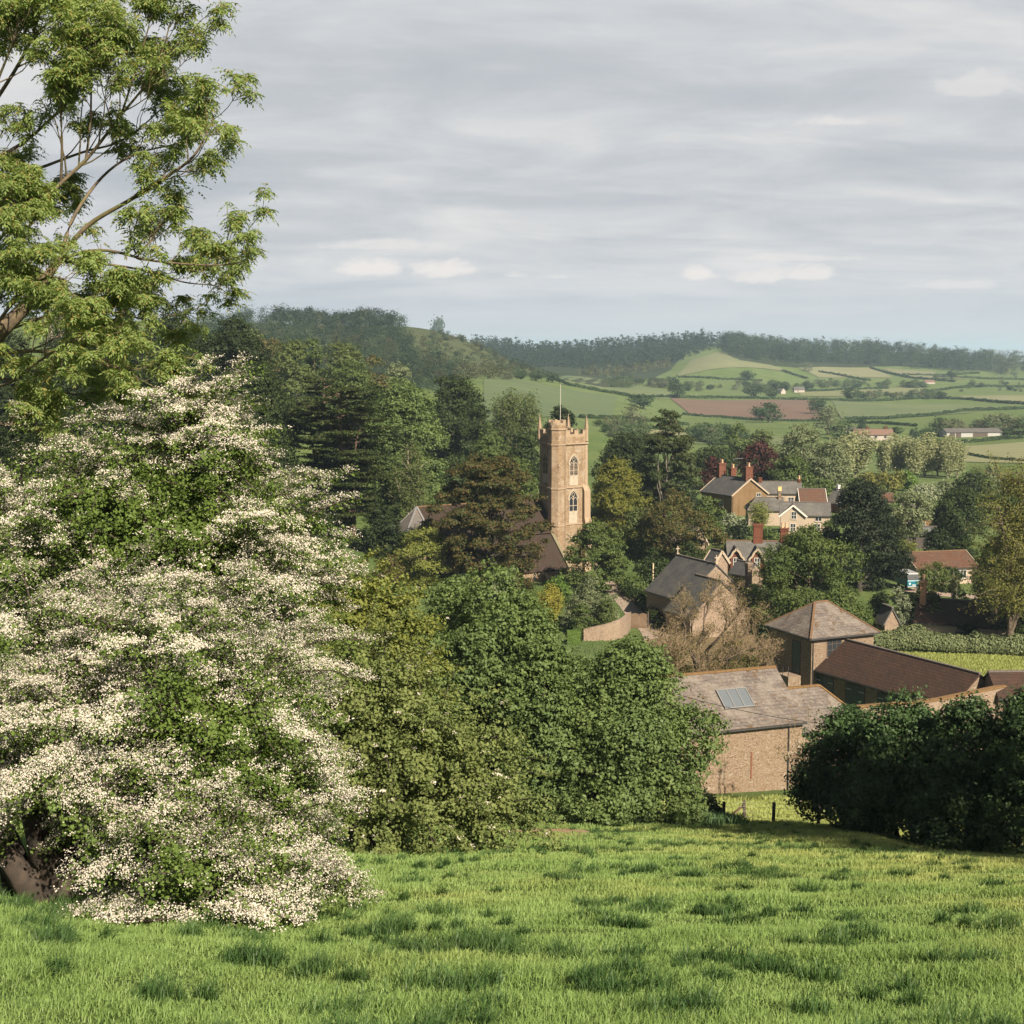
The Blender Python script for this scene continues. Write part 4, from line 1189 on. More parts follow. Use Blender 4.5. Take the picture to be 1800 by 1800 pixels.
# yard wall with tiled coping
a = np.array(wo + bx * 6.63 + bn * 1.2); b = at(1765, 1206, 115.5)[:2]
def wall_run(name, label, pts, tops, th, m, cop, cat='wall', depth=6.0, cw=.5, cname='coping'):
    P = np.asarray(pts, float); o = P[0]
    root = empty(name, (o[0], o[1], tops[0]), 0, label, cat)
    mb = MB(); cb = MB()
    Z = np.asarray(tops, float) - tops[0]; Q = P - o
    cum = np.concatenate([[0], np.cumsum(np.linalg.norm(np.diff(Q, axis=0), axis=1))])
    k = max(6, int(cum[-1] / 1.0)); s_ = np.linspace(0, cum[-1], k)
    X = np.stack([np.interp(s_, cum, Q[:, 0]), np.interp(s_, cum, Q[:, 1]), np.interp(s_, cum, Z)], 1)
    d = np.gradient(X[:, :2], axis=0); d /= np.linalg.norm(d, axis=1, keepdims=True); n = np.stack([-d[:, 1], d[:, 0]], 1) * th / 2
    V = []
    for q in range(k):
        V += [(X[q, 0] + n[q, 0], X[q, 1] + n[q, 1], X[q, 2]), (X[q, 0] - n[q, 0], X[q, 1] - n[q, 1], X[q, 2]), (X[q, 0] - n[q, 0], X[q, 1] - n[q, 1], X[q, 2] - depth), (X[q, 0] + n[q, 0], X[q, 1] + n[q, 1], X[q, 2] - depth)]
    Fc = [(0, 1, 2, 3), tuple(4 * (k - 1) + t for t in (3, 2, 1, 0))]
    for q in range(k - 1):
        for t in range(4):
            Fc.append((4 * q + t, 4 * q + (t + 1) % 4, 4 * q + 4 + (t + 1) % 4, 4 * q + 4 + t))
    mb.add(V, Fc)
    if cop:
        for q in range(k - 1):
            e = X[q + 1] - X[q]
            cb.bar(tuple(X[q] - e * .01 + [0, 0, .055]), tuple(X[q + 1] + e * .01 + [0, 0, .055 + .003 * (q % 2)]), cw, .11)
    mb.build('wall_body', m, root)
    if cop:
        cb.build(cname, cop, root)
    return root
wall_run('yard_wall', 'tall pale yard wall topped with orange coping tiles behind the dark trees', [a, a * .5 + b * .5 + [0, .3], b], [float(at(1512, 1243, a[1])[2]), float(at(1640, 1226, 113)[2]), float(at(1765, 1206, 115.5)[2])], .45, RUBP, RIDGE_O, depth=5.5, cw=.62)
lt = at(1756, 1226, 114.5)
House('tiled_shed', 'brown tiled shed roof at the end of the coped yard wall', 'shed', lt[:2], 2, 9, 4.5, float(lt[2] + 33.2), 1.5, RUB, TILE_D, zb=-33.2)

# ---------------------------------------------------------------- the old chapel school
ce = at(1137, 1037, 171.8)
chz = -33.0
chapel = House('chapel', 'steep dark slate stone chapel with a cross finial at each end', 'chapel', ce[:2], -64, 8.4, 8.9, float(ce[2] - chz), 3.95, RUBP, SLATE_D, zb=chz, verge=None)
chapel.cross(0, h=1.0); chapel.cross(1, h=1.0)
gothic(chapel.root, (8.4, 4.45, 4.1), math.pi / 2, .55, 1.5, DRESS, 1, False)
mb = MB().box(7.2, 8.35, 8.9, 10.6, -.5, 3.4).build('porch', RUB, chapel.root)
link('porch_roof', MB().slab([(8.5, 10.9, 3.2), (7.0, 10.9, 3.2), (7.0, 8.9, 4.1), (8.5, 8.9, 4.1)], .12).mesh('porch_roof', SLATE_D), chapel.root)
chapel.chimney(7.0, 10.2, 3.9, 6.9, .62, .62, RUB, 0, band=True)
we = at(1195, 1075, 162.5)
wingc = House('chapel_wing', 'lower gabled stone wing under dark slate beside the bare tree', 'chapel', (18.05, 162.6), -64, 5.2, 8.3, 2.5, 3.75, RUBP, SLATE_D, zb=-33.0)

# ---------------------------------------------------------------- the houses round the big chimneyed house
hz = -33.0
ho = np.array([42.45, 286.6]) - 4.35 * np.array([.88, .48])
hs = House('chimney_house', 'large ochre gabled house under dark slate with three red brick chimneys', 'house', ho, -61.4, 9.9, 8.7, 4.15, 3.0, BRICKO, SLATE_D, zb=hz, verge=DRESSP, over=.3, og=.3)
hs.chimney(.6, 4.35, 6.9, 9.7, .8, 1.7, BRICKR, 3)
hs.chimney(3.6, 4.9, 6.6, 8.9, .8, 1.3, BRICKR, 2)
hs.chimney(9.3, 4.35, 6.8, 9.6, .85, 1.7, BRICKR, 3)
hs.window('E', 6.6, 3.0, 1.0, 1.3, 2, 2); hs.window('S', 3.0, 1.6, 1.2, 1.4, 2, 2); hs.window('S', 6.5, 1.6, 1.2, 1.4, 2, 2)
hs.pipe('E', .2, 0, 4.0, IRON)
ro = at(1335, 869, 291)[:2]
rw = House('slate_cottage', 'plain rendered cottage with a grey slate roof behind the chimneyed house', 'house', ro, -4, 8.8, 6, 4.6, 2.1, stone_mat('grey_stone', (.33, .27, .2), (.38, .31, .23), (.3, .25, .19), (.40, .33, .25)), SLATE_G, zb=float(at(1335, 869, 291)[2] - 4.4))
rw.window('S', 6.5, 2.2, 1.1, 1.6, 2, 3); rw.chimney(.4, 3, 6.2, 7.6, .6, 1.0, BRICKR, 0)
yo = at(1366, 880, 270)
rw.chimney(8.5, 3, 6.2, 7.3, .5, .8, BRICKR, 1)
to = at(1407, 887, 281)
House('tiled_cottage', 'small brown tiled cottage between the slate cottage and the dark conifer', 'house', to[:2], -3, 5.2, 6, 3.2, 2.6, RUB, TILE_B, zb=float(to[2] - 3.0), verge=WHITE)
to2 = at(1452, 884, 284)
House('grey_roofed_cottage', 'grey roofed cottage half hidden behind the dark conifer', 'house', to2[:2], -58, 5.2, 4.6, 3.2, 2.4, BRICKR, SLATE_G, zb=float(to2[2] - 3.0)).chimney(1, 2.3, 5, 6.6, .5, .6, plain_mat('grey_render', (.4, .4, .4)), 0)
co = at(1372, 905, 248)
cz0 = -33.0
cr = House('cream_house', 'cream rendered house with white gable trim and grey slate roof', 'house', co[:2], -10, 8.6, 5.2, float(co[2] - cz0), 1.9, CREAM, SLATE_G, zb=cz0, og=.2)
# its cross gable towards the viewer
gw = MB().box(0.0, 4.3, -1.2, -.004, -1, cr.wh + .1).prism([(0.0, cr.wh + .102), (4.3, cr.wh + .102), (2.15, cr.wh + 1.75)], 'y', -1.2, 2.2)
gw.build('gable', CREAM, cr.root)
k = 1.75 / 2.15
gr = MB()
gr.slab([(-.3, 2.3, cr.wh - .1), (-.3, -1.5, cr.wh - .1), (2.15, -1.5, cr.wh + 1.95), (2.15, 2.3, cr.wh + 1.95)], .12)
gr.slab([(4.6, -1.5, cr.wh - .1), (4.6, 2.3, cr.wh - .1), (2.15, 2.3, cr.wh + 1.95), (2.15, -1.5, cr.wh + 1.95)], .12)
gro = gr.build('gable_roof', SLATE_G, cr.root)
link('bargeboard', MB().bar((-.3, -1.56, cr.wh - .16), (2.15, -1.56, cr.wh + 1.88), .1, .3).bar((4.6, -1.56, cr.wh - .16), (2.15, -1.56, cr.wh + 1.88), .1, .3).mesh('bargeboard', WHITE), gro)
for (u, v, ww, hh) in ((2.3, cr.wh - .5, .8, 1.2), (2.2, .9, .8, 1.3)):
    o = cr.window('S', u, v, ww, hh, 2, 2); o.location.y = -1.2
cr.window('S', 6.6, cr.wh - .95, 1.1, .7, 2, 1); cr.window('S', 6.4, .9, 1.0, 1.2, 2, 2)
lo = at(1316, 899, 262)
House('low_slate_house', 'long low grey slate roof beside the cream house', 'house', lo[:2], -4, 6.6, 6, 3.0, 2.0, CREAM, SLATE_G, zb=float(lo[2] - 2.8), hip=(1.6, 0)).chimney(6.0, 3.0, 4.6, 6.4, .55, 1.3, RUB, 3, POTY)

# gabled cottage with dormers and tall chimney
vo = at(1281, 986, 200)
vz = -33.2
vh = House('dormer_cottage', 'brick cottage with two curly bargeboard dormers and a tall red chimney', 'house', vo[:2], -4, 9.5, 6.6, float(vo[2] - vz), 2.35, BRICKR, SLATE_G, zb=vz, rid=RIDGE, og=.2)
for u in (1.0, 4.0):
    dm = MB().box(u - .75, u + .75, -.35, 1.6, vh.wh - 1.2, vh.wh + .6).prism([(u - .75, vh.wh + .602), (u + .75, vh.wh + .602), (u, vh.wh + 1.75)], 'y', -.35, 1.7)
    d = link('dormer', dm.mesh('dormer', BRICKR), vh.root)
    r = MB()
    r.slab([(u - 1.15, 2.7, vh.wh + .30), (u - 1.15, -.75, vh.wh + .30), (u, -.75, vh.wh + 2.02), (u, 2.7, vh.wh + 2.02)], .12)
    r.slab([(u + 1.15, -.75, vh.wh + .30), (u + 1.15, 2.7, vh.wh + .30), (u, 2.7, vh.wh + 2.02), (u, -.75, vh.wh + 2.02)], .12)
    link('dormer_roof', r.mesh('dormer_roof', SLATE_G), d)
    bb = MB()
    for sx in (-1, 1):
        pts = [(u + sx * (1.18 - 1.18 * q), vh.wh + .2 + 1.75 * q + .10 * math.sin(q * 12.5)) for q in np.linspace(0, 1, 9)]
        for p, q in zip(pts[:-1], pts[1:]):
            bb.bar((p[0], -.8, p[1]), (q[0], -.8, q[1]), .09, .28)
    link('bargeboard', bb.mesh('bargeboard', DRESSP), d)
    wd = MB().box(u - .4, u + .4, -.41, -.352, vh.wh - .75, vh.wh - .68).box(u - .4, u - .33, -.41, -.352, vh.wh - .68, vh.wh + .55).box(u + .33, u + .4, -.41, -.352, vh.wh - .68, vh.wh + .55).box(u - .33, u + .33, -.41, -.352, vh.wh + .48, vh.wh + .55).box(u - .03, u + .03, -.40, -.352, vh.wh - .68, vh.wh + .48).box(u - .33, u + .33, -.4, -.352, vh.wh - .1, vh.wh - .04)
    w2 = link('window', wd.mesh('window', WHITE), d)
    link('pane', MB().box(u - .33, u + .33, -.375, -.352, vh.wh - .68, vh.wh + .48).mesh('pane', GLASS), w2)
vh.chimney(4.4, 3.3, vh.wh + 1.6, vh.wh + 4.9, 1.35, 1.0, BRICKR, 0)
vh.chimney(8.2, 3.3, vh.wh + 1.6, vh.wh + 4.4, 1.1, .8, BRICKR, 2)
lo2 = at(1283, 1006, 192)
House('slate_lean_porch', 'small slate roofed outhouse below the dormer cottage', 'outhouse', lo2[:2], -56, 3.4, 3.0, 1.9, 1.4, RUB, SLATE_D, zb=float(lo2[2] - 1.9))

# dark tiled cottage beyond the laurel hedge
do = at(1608, 1093, 158)
dz_ = -33.0
dk = House('dark_tiled_cottage', 'cottage under a dark mottled tile roof with slim chimney behind the hedge', 'house', do[:2], -23, 8.9, 6.4, float(do[2] - dz_), 2.15, CREAM, TILE_D, hip=(0, 1.3), zb=dz_)
dk.chimney(.55, 2.4, 2.8, 6.3, .68, .55, stone_mat('orange_brick', (.45, .24, .13), (.40, .21, .11), (.4, .3, .2), (.5, .3, .18), .24, .085), 1)
dk.chimney(8.75, 4.0, 2.0, 4.4, .6, .5, RUBP, 1)
d2o = at(1754, 1103, 153)
House('low_tiled_annexe', 'low dark tiled annexe at the end of the dark tiled cottage', 'house', d2o[:2], -20, 6, 4.5, float(d2o[2] + 33), 1.2, CREAM, TILE_D, zb=-33.0)
bg_ = at(1612, 1001, 195)
bu = House('tiled_bungalow', 'brown tiled bungalow behind the garden cherry tree', 'house', bg_[:2], 14, 9.5, 7, float(bg_[2] + 33.0), 1.75, CREAM, TILE_B, zb=-33.0, rid=RIDGE, verge=DRESSP)
bu.window('S', 2.2, .7, 1.4, 1.1, 3, 1); bu.window('S', 7.0, .7, 1.4, 1.1, 3, 1)
sg = at(1540, 1086, 160)
House('little_stone_shed', 'tiny steep gabled stone shed between the round tree and the silver bush', 'shed', sg[:2], -78, 2.2, 1.7, 1.2, 1.5, RUBP, SLATE_G, zb=float(sg[2] - 1.3))
oh = at(1589, 911, 256)
ob = House('brick_cottage', 'orange brick cottage seen through the grey green tree', 'house', oh[:2], -4, 5.0, 5.5, 2.9, 2.0, BRICKO, SLATE_G, zb=float(oh[2] - 2.7))
ob.window('S', 1.0, 1.0, .8, 1.0, 2, 2); ob.window('S', 3.4, 1.0, .8, 1.0, 2, 2)
sh = at(1593, 940, 232)
shd = House('dark_shed', 'low dark roofed shed with pale roof light panes', 'shed', sh[:2], -14, 4.8, 4.2, 1.9, 1.0, plain_mat('shed_boards', (.06, .05, .045), .9), SLATE_D, zb=float(sh[2] - 1.8))
shd.rooflight(3.3, .25, 1.2, 1.0, 3)
rc = at(1551, 881, 300)
House('hidden_cottage', 'cottage roof with one red chimney behind the dark conifer', 'house', rc[:2], 0, 2.6, 4, 2.4, 1.3, RUB, TILE_B, zb=float(rc[2] - 2.3)).chimney(.3, 2, 3.2, 4.4, .7, .7, BRICKR, 0)
sb = at(1165, 958, 222)
House('thatch_gable_house', 'stone gable with pale coping peeping through the brown budding trees', 'house', sb[:2], -40, 5, 5.2, 3.0, 3.2, RUBP, SLATE_G, zb=float(sb[2] - 3.0), verge=DRESSP)
s3 = at(1240, 986, 177)
House('gabled_lodge', 'small stone lodge gable rising behind the chapel roof', 'house', s3[:2], -62, 2.0, 2.0, 1.6, 1.3, RUBP, SLATE_D, zb=float(s3[2] - 1.6), verge=DRESSP)
# ---------------------------------------------------------------- far farms
FARMW = plain_mat('farm_render', (.30, .265, .235), .9, .12)
FARMG = plain_mat('farm_boarding', (.27, .27, .26), .8, .15)
FARMT = plain_mat('farm_tiles', (.125, .075, .055), .9, .2)
fo = hit(1502, 774)
ff = House('farmhouse', 'long pale farmhouse with a red brown tile roof under a dark conifer', 'house', fo[:2], -2, 16.5, 6, 2.3, 2.2, FARMW, FARMT, zb=float(fo[2]))
for u in (2, 5.5, 9, 13):
    ff.window('S', u, .9, 1.1, 1.0, 1, 1)
ff.chimney(6.0, 3, 4.2, 5.6, .7, .7, BRICKR, 0); ff.chimney(13.8, 3, 4.2, 5.8, .7, .7, BRICKR, 0)
f2 = hit(1487, 768)
House('grey_farmhouse', 'small grey roofed farm building beside the grey willow', 'house', f2[:2], -20, 5, 5, 2.6, 1.8, CREAM, SLATE_G, zb=float(f2[2]))
f3 = hit(1664, 769)
fb = House('farm_barn', 'long low grey farm barn with pale walls and dark open bays', 'barn', f3[:2], 4, 25.5, 9, 2.2, 1.4, FARMG, SLATE_G, zb=float(f3[2]))
for u in (2.6, 5.4, 13.2, 15.4, 17.6):
    fb.door('S', u, 2.2, 1.9, WOOD_D, 0, 3, name='opening')  # solid dark boards stand for the shade inside the open bays
f4 = hit(1396, 690)
House('white_cottage', 'distant white cottage among field trees', 'house', f4[:2], 0, 9, 6, 2.4, 2.2, FARMW, SLATE_G, zb=float(f4[2]))
f5 = hit(1366, 692)
House('gabled_white_cottage', 'tiny distant white gabled cottage nearest the ploughed field', 'house', f5[:2], -60, 5, 5, 2.4, 2.0, FARMW, SLATE_G, zb=float(f5[2]))
f6 = hit(1626, 675)
House('field_barn', 'tiny distant tan barn by the far hedge line', 'barn', f6[:2], 0, 10, 6, 2.0, 1.8, FARMW, FARMT, zb=float(f6[2]))

# ---------------------------------------------------------------- garden wall, gates, fence, pole, wire, aerial, van
gy0 = 160.0
gp_ = [(1026, 1108, 158), (1045, 1103, 158), (1065, 1099, 158), (1085, 1093, 158.5), (1098, 1086, 160.5), (1106, 1078, 164.5)]
wall_run('garden_wall', 'low curved pale stone garden wall below the shrubs', [at(px, 1100, Y)[:2] for px, _, Y in gp_], [float(at(px, py, Y)[2]) for px, py, Y in gp_], .4, RUBP, RUBP, depth=3.5, cw=.44)
gt = at(1108, 1097, 165)
gate = empty('garden_gate', (gt[0], gt[1], float(H(gt[0], gt[1]))), math.radians(-6), 'pair of tall weathered board gates across the churchyard path', 'gate')
for i, (x0, x1) in enumerate(((.08, 1.0), (1.04, 1.96))):
    b_ = MB()
    for k in range(7):
        a0 = x0 + (x1 - x0) * k / 7
        b_.box(a0 + .006, a0 + (x1 - x0) / 7 - .006, -.03, .02, .05, 1.75 + .10 * math.sin(math.pi * k / 6))
    b_.box(x0, x1, .022, .06, .3, .42).box(x0, x1, .022, .06, 1.35, 1.47)
    b_.build('leaf', WOOD, gate.id_data if False else gate)
for x in (-.08, 2.04):
    MB().box(x, x + .14, -.07, .07, -.3, 2.05).build('post', WOOD_D, gate)

fpts = [hit(1271, 1447), hit(1309, 1443), hit(1359, 1449), hit(1438, 1452), hit(1520, 1462)]
fence = empty('wire_fence', tuple(fpts[1]), 0, 'dark wooden post and wire fence along the foot of the meadow', 'fence')
o = fpts[1]
rng = np.random.RandomState(5)
for p, lean in zip(fpts, (.03, -.05, .02, .03, 0)):
    q = p - o
    MB().bar((q[0], q[1], q[2] - .3), (q[0] + lean, q[1], q[2] + 1.0), .13).build('post', WOOD_D, fence)
MB().bar((fpts[1][0] - o[0] - .95, 0.1, 0), (-.05, .05, .75), .1).build('brace', WOOD, fence)
wl = []
for hgt in (.25, .5, .75, .95):
    wl.append((np.array([p - o + [0, -.06, hgt] for p in fpts]), np.full(len(fpts), .006)))
link('wire', tubes_mesh('wire', wl, STEEL, 4), fence)

pp = at(1148, 1014, 186)
tag(MB().frust(0, 0, -1.5, 1.75, .12, .10, 8).frust(0, 0, 1.75, 1.82, .13, .05, 8).build('wooden_post', plain_mat('pale_post', (.45, .36, .24), .85, .2), None), 'pale wooden post standing by the hedge beside the chapel', 'post').location = tuple(pp)
c0, c1 = at(1150, 1208, 88), at(1585, 1283, 80)
t = np.linspace(0, 1, 24)[:, None]
cp = c0 + (c1 - c0) * t; cp[:, 2] -= (t * (1 - t) * 4 * .55)[:, 0]
tag(link('overhead_cable', tubes_mesh('overhead_cable', [(cp - c0, np.full(24, .022))], IRON, 5), None, c0), 'thin black overhead cable sagging across the slate barn roof', 'cable')
ta = at(1296, 836, 284)
aer = empty('roof_aerial', tuple(ta), 0.4, 'thin television aerial on a mast behind the red chimneys', 'aerial')
MB().frust(0, 0, -1.0, 3.6, .05, .04, 6).build('mast', IRON, aer)
ab = MB().bar((-.9, 0, 3.4), (1.3, 0, 3.5), .04)
for i in range(7):
    ab.bar((-.8 + i * .3, -.4, 3.42 + i * .012), (-.8 + i * .3, .4, 3.42 + i * .012), .03)
ab.build('antenna', STEEL, aer)

# the teal camper van, seen from the front between bushes
vp = at(1606, 1036, 190)
van = empty('camper_van', (vp[0], vp[1], float(vp[2])), math.radians(8), 'teal and white camper van parked behind the slim chimney', 'van')
TEAL = plain_mat('teal_paint', (.008, .11, .15), .3, .03)
BW = plain_mat('van_white', (.26, .27, .28), .35, .04)
RUBR = plain_mat('tyre_rubber', (.02, .02, .02), .8, .1)
CHR = plain_mat('headlamp', (.75, .75, .7), .15, .05)
bd = MB().prism([(-.02, .35), (0, 1.12), (.06, 1.25), (4.2, 1.25), (4.25, .35)], 'x', -.92, .92)
bd.build('body', TEAL, van, .05)
MB().prism([(.07, 1.253), (.35, 2.0), (4.15, 2.0), (4.2, 1.253)], 'x', -.86, .86).build('cab', plain_mat('van_dark_glass', (.02, .025, .03), .12, .02), van, .03)
MB().prism([(.30, 2.003), (.42, 2.18), (4.0, 2.20), (4.12, 2.003)], 'x', -.88, .88).build('roof', BW, van, .04)
for x in (-.60, .60):
    MB().frust(0, 0, 0, .05, .13, .12, 14).build('headlight', CHR, van).matrix_basis = __import__('mathutils').Matrix.Translation((x, -.03, .80)) @ __import__('mathutils').Matrix.Rotation(math.pi / 2, 4, 'X')
MB().box(-.95, .95, -.14, -.03, .32, .48).build('bumper', BW, van)
MB().box(-.24, .24, -.05, -.021, .55, .66).build('number_plate', WHITE, van)
for x in (-.84, .66):
    for y in (.75, 3.3):
        w_ = MB().frust(0, 0, 0, .18, .32, .32, 18).build('wheel', RUBR, van)
        w_.matrix_basis = __import__('mathutils').Matrix.Translation((x, y, .32)) @ __import__('mathutils').Matrix.Rotation(math.pi / 2, 4, 'Y')
# ------------------------------------------------------------------ leaf and bark colours
L_DARK = leaf_mat('leaf_dark_green', (0.0133, 0.0236, 0.0075), (0.0317, 0.0472, 0.0138), .25, .5)
L_DEEP = leaf_mat('leaf_deep_green', (0.0173, 0.0322, 0.0092), (0.0438, 0.0645, 0.0184), .28, .5)
L_MID = leaf_mat('leaf_mid_green', (0.0482, 0.0791, 0.0206), (0.1032, 0.1359, 0.0396), .32, .5)
L_MAPLE = leaf_mat('leaf_maple', (.060, .104, .033), (.140, .192, .060), .34, .5, .5)
L_FRESH = leaf_mat('leaf_fresh_green', (.075, .140, .028), (.145, .215, .050), .38, .5)
L_OLIVE = leaf_mat('leaf_olive_yellow', (.090, .105, .018), (.165, .165, .032), .35, .5)
L_LIME = leaf_mat('leaf_yellow_green', (.115, .145, .030), (.200, .215, .055), .38, .6)
L_FUZZ = leaf_mat('leaf_soft_olive', (0.0602, 0.0860, 0.0241), (0.1032, 0.1290, 0.0413), .33, .4)
L_BROWN = leaf_mat('leaf_budding_brown', (0.0731, 0.0619, 0.0224), (0.1290, 0.1032, 0.0413), .3, .5, .3, (0.0602, 0.0860, 0.0215), .35)
L_RUST = leaf_mat('needles_rusty', (.050, .042, .014), (.100, .072, .024), .22, .5, .3, (.036, .052, .016), .42)
L_PINE = leaf_mat('needles_pine', (0.0241, 0.0378, 0.0124), (0.0585, 0.0722, 0.0234), .22, .45)
L_CEDAR = leaf_mat('needles_cedar', (0.0248, 0.0399, 0.0124), (0.0674, 0.0860, 0.0275), .25, .3)
L_BLACK = leaf_mat('needles_very_dark', (0.0088, 0.0144, 0.0064), (0.0224, 0.0336, 0.0144), .15, .5)
L_COPPER = leaf_mat('leaf_copper', (.030, .010, .010), (.070, .024, .020), .25, .5)
L_GREY = leaf_mat('leaf_grey_green', (.100, .130, .062), (.180, .205, .110), .3, .5)
L_SILVER = leaf_mat('leaf_silver', (.16, .19, .12), (.26, .29, .19), .3, .6)
L_POPLAR = leaf_mat('leaf_poplar', (.180, .205, .105), (.275, .285, .155), .34, .5)
L_GOLD = leaf_mat('leaf_golden', (.110, .118, .028), (.195, .195, .055), .36, .5)
L_BLOSSOM = leaf_mat('blossom_white', (.45, .44, .36), (.70, .68, .60), .25, .6, .3, (.10, .14, .04), .4, (1, 1, .9))
L_FORSY = leaf_mat('shrub_yellow', (.19, .19, .030), (.31, .28, .055), .35, .6)
L_HOLLY = leaf_mat('leaf_holly', (0.0243, 0.0486, 0.0162), (0.0567, 0.1053, 0.0324), .15, .5, .5)
L_LAUREL = leaf_mat('leaf_laurel', (.080, .105, .045), (.175, .205, .095), .25, .8, .5)
BARK = bark_mat('bark_brown', (.10, .075, .05), (.055, .042, .03))
BARK_G = bark_mat('bark_grey', (.20, .175, .14), (.10, .085, .065))
BARK_R = bark_mat('bark_red', (.20, .105, .055), (.09, .05, .03))
BARK_P = bark_mat('bark_pale', (.36, .31, .24), (.20, .165, .125))
BARK_D = bark_mat('bark_dark', (.040, .032, .025), (.020, .017, .014))

# ---- the wooded slope on the left, behind the hawthorns
tree('oak_tree', 405, 552, 232, 165, 'tall dark green tree highest on the slope behind the ash', L_DARK, BARK, 'round', .02, 70, 2.3, cover=3)
tree('oak_tree', 300, 545, 250, 150, 'dark green tree half hidden behind the ash foliage', L_DARK, BARK, 'round', .02, 60, 2.3)
tree('oak_tree', 452, 632, 205, 165, 'broad dark green tree behind the blossoming hawthorn, left of the cedars', L_DEEP, BARK, 'oval', .0, 80, 1.9, cover=3.2)
tree('oak_tree', 478, 742, 192, 120, 'lower dark green tree tucked under the broad one beside the cedars', L_DEEP, BARK, 'dome', .0, 60, 1.7)
for a in [(20, 585, 190, 150, 'dark tree behind the ash trunk at the picture edge'), (95, 600, 180, 130, 'dark tree behind the low drooping ash foliage'), (210, 575, 215, 150, 'dark tree between the lone conifer and the hawthorn top'), (345, 610, 195, 120, 'dark tree just above the topmost hawthorn blossom'), (260, 640, 150, 150, 'dark tree directly behind the taller hawthorn'), (-40, 540, 210, 120, 'dark tree cut by the picture edge behind the ash'), (150, 520, 260, 90, 'dim tree rising behind the ash fork'), (60, 690, 120, 200, 'deep green tree filling the gap behind both hawthorns')]:
    tree('oak_tree', a[0], a[1], a[2], a[3], a[4], L_DARK, BARK, 'round', .0, 50, 2.0, cover=3)
tree('conifer', 215, 482, 245, 85, 'dark conifer standing alone behind the ash branches', L_BLACK, BARK, 'cone', .05, 60, 1.2)
wispy('bare_tree', 85, 395, 250, 90, 'twiggy grey tree behind the fork of the ash', L_FUZZ, BARK_G, 120, -.5, None, 1500)
tree('oak_tree', 130, 560, 235, 170, 'shadowy tree behind the lower ash foliage', L_DARK, BARK, 'round', .0, 50, 2.4)
for a in [(600, 598, 345, 130, 'soft olive rounded tree on the ridge above the cedars', L_FUZZ), (515, 596, 330, 105, 'soft green rounded tree beside the dark skyline tree', L_FUZZ),
          (548, 592, 360, 60, 'fresh green small tree between two olive crowns above the cedars', L_MID), (470, 580, 400, 85, 'brown budding tree above the dark slope trees', L_BROWN),
          (657, 620, 365, 85, 'red brown budding tree right of the olive crowns above the cedars', L_BROWN), (440, 572, 430, 80, 'olive tree just below the bare hilltop line', L_FUZZ),
          (700, 632, 400, 80, 'grey green tree behind the horse chestnut', L_GREY), (620, 640, 320, 120, 'dark olive tree directly behind the cedars', L_MID)]:
    tree('broadleaf_tree', a[0], a[1], a[2], a[3], a[4], a[5], BARK, 'dome', .0, 46, None, cover=2.4, spread=1.1)
tree('chestnut_tree', 712, 655, 226, 150, 'broad horse chestnut with dense domed crown right of the cedars', L_MAPLE, BARK, 'oval', .0, 110, 1.7, cover=3.2)
tree('chestnut_tree', 660, 662, 240, 110, 'upper horse chestnut crown merging with the cedar tops', L_DEEP, BARK, 'dome', .0, 70, 1.7)
tree('oak_tree', 798, 642, 300, 130, 'very dense dark green oak rising above the church pine', L_DEEP, BARK, 'oval', .0, 90, 2.2, cover=3.4)
tree('oak_tree', 838, 705, 285, 70, 'smaller dark shoulder tree at the foot of the dense oak', L_DEEP, BARK, 'dome', .0, 40, 1.9)
wispy('willow_tree', 903, 682, 345, 118, 'pale olive fuzzy domed willow beyond the church', L_FUZZ, BARK_G, 320, -.15, .55, 18000, .15)
tree('yew_tree', 985, 712, 292, 85, 'dark round tree right behind the tower battlements', L_DARK, BARK, 'round', .0, 50, 1.6)
tree('yew_tree', 925, 732, 262, 62, 'dark green tree against the left edge of the tower', L_DEEP, BARK, 'round', .0, 40, 1.5)
tree('broadleaf_tree', 862, 762, 262, 140, 'fuzzy mid green trees spreading between the dense oak and the tower', L_MID, BARK, 'dome', .0, 60, 1.9)
tree('broadleaf_tree', 905, 800, 240, 95, 'mid green tree just left of the tower belfry window', L_MID, BARK, 'dome', .0, 50, 1.7)
tree('broadleaf_tree', 800, 800, 250, 110, 'dark green undergrowth tree behind the church pine', L_DEEP, BARK, 'dome', .0, 50, 1.7)
wispy('birch_tree', 722, 770, 214, 95, 'brownish green birch with thin pale trunk beside the chancel roof', L_FUZZ, BARK_P, 240, .35, .30, 11000, .3)
wispy('birch_tree', 690, 822, 225, 60, 'smaller green birch behind the lawn', L_MID, BARK_P, 140, .3, .3, 6000, .25)
tree('laurel_bush', 668, 880, 196, 110, 'dark glossy bush behind the cedar foot on the lawn', L_DARK, BARK, 'dome', .0, 40, 1.2, cat='bush')
tree('laurel_bush', 560, 860, 198, 110, 'dark shrubbery under the cedars', L_DARK, BARK, 'dome', .0, 40, 1.3, cat='bush')

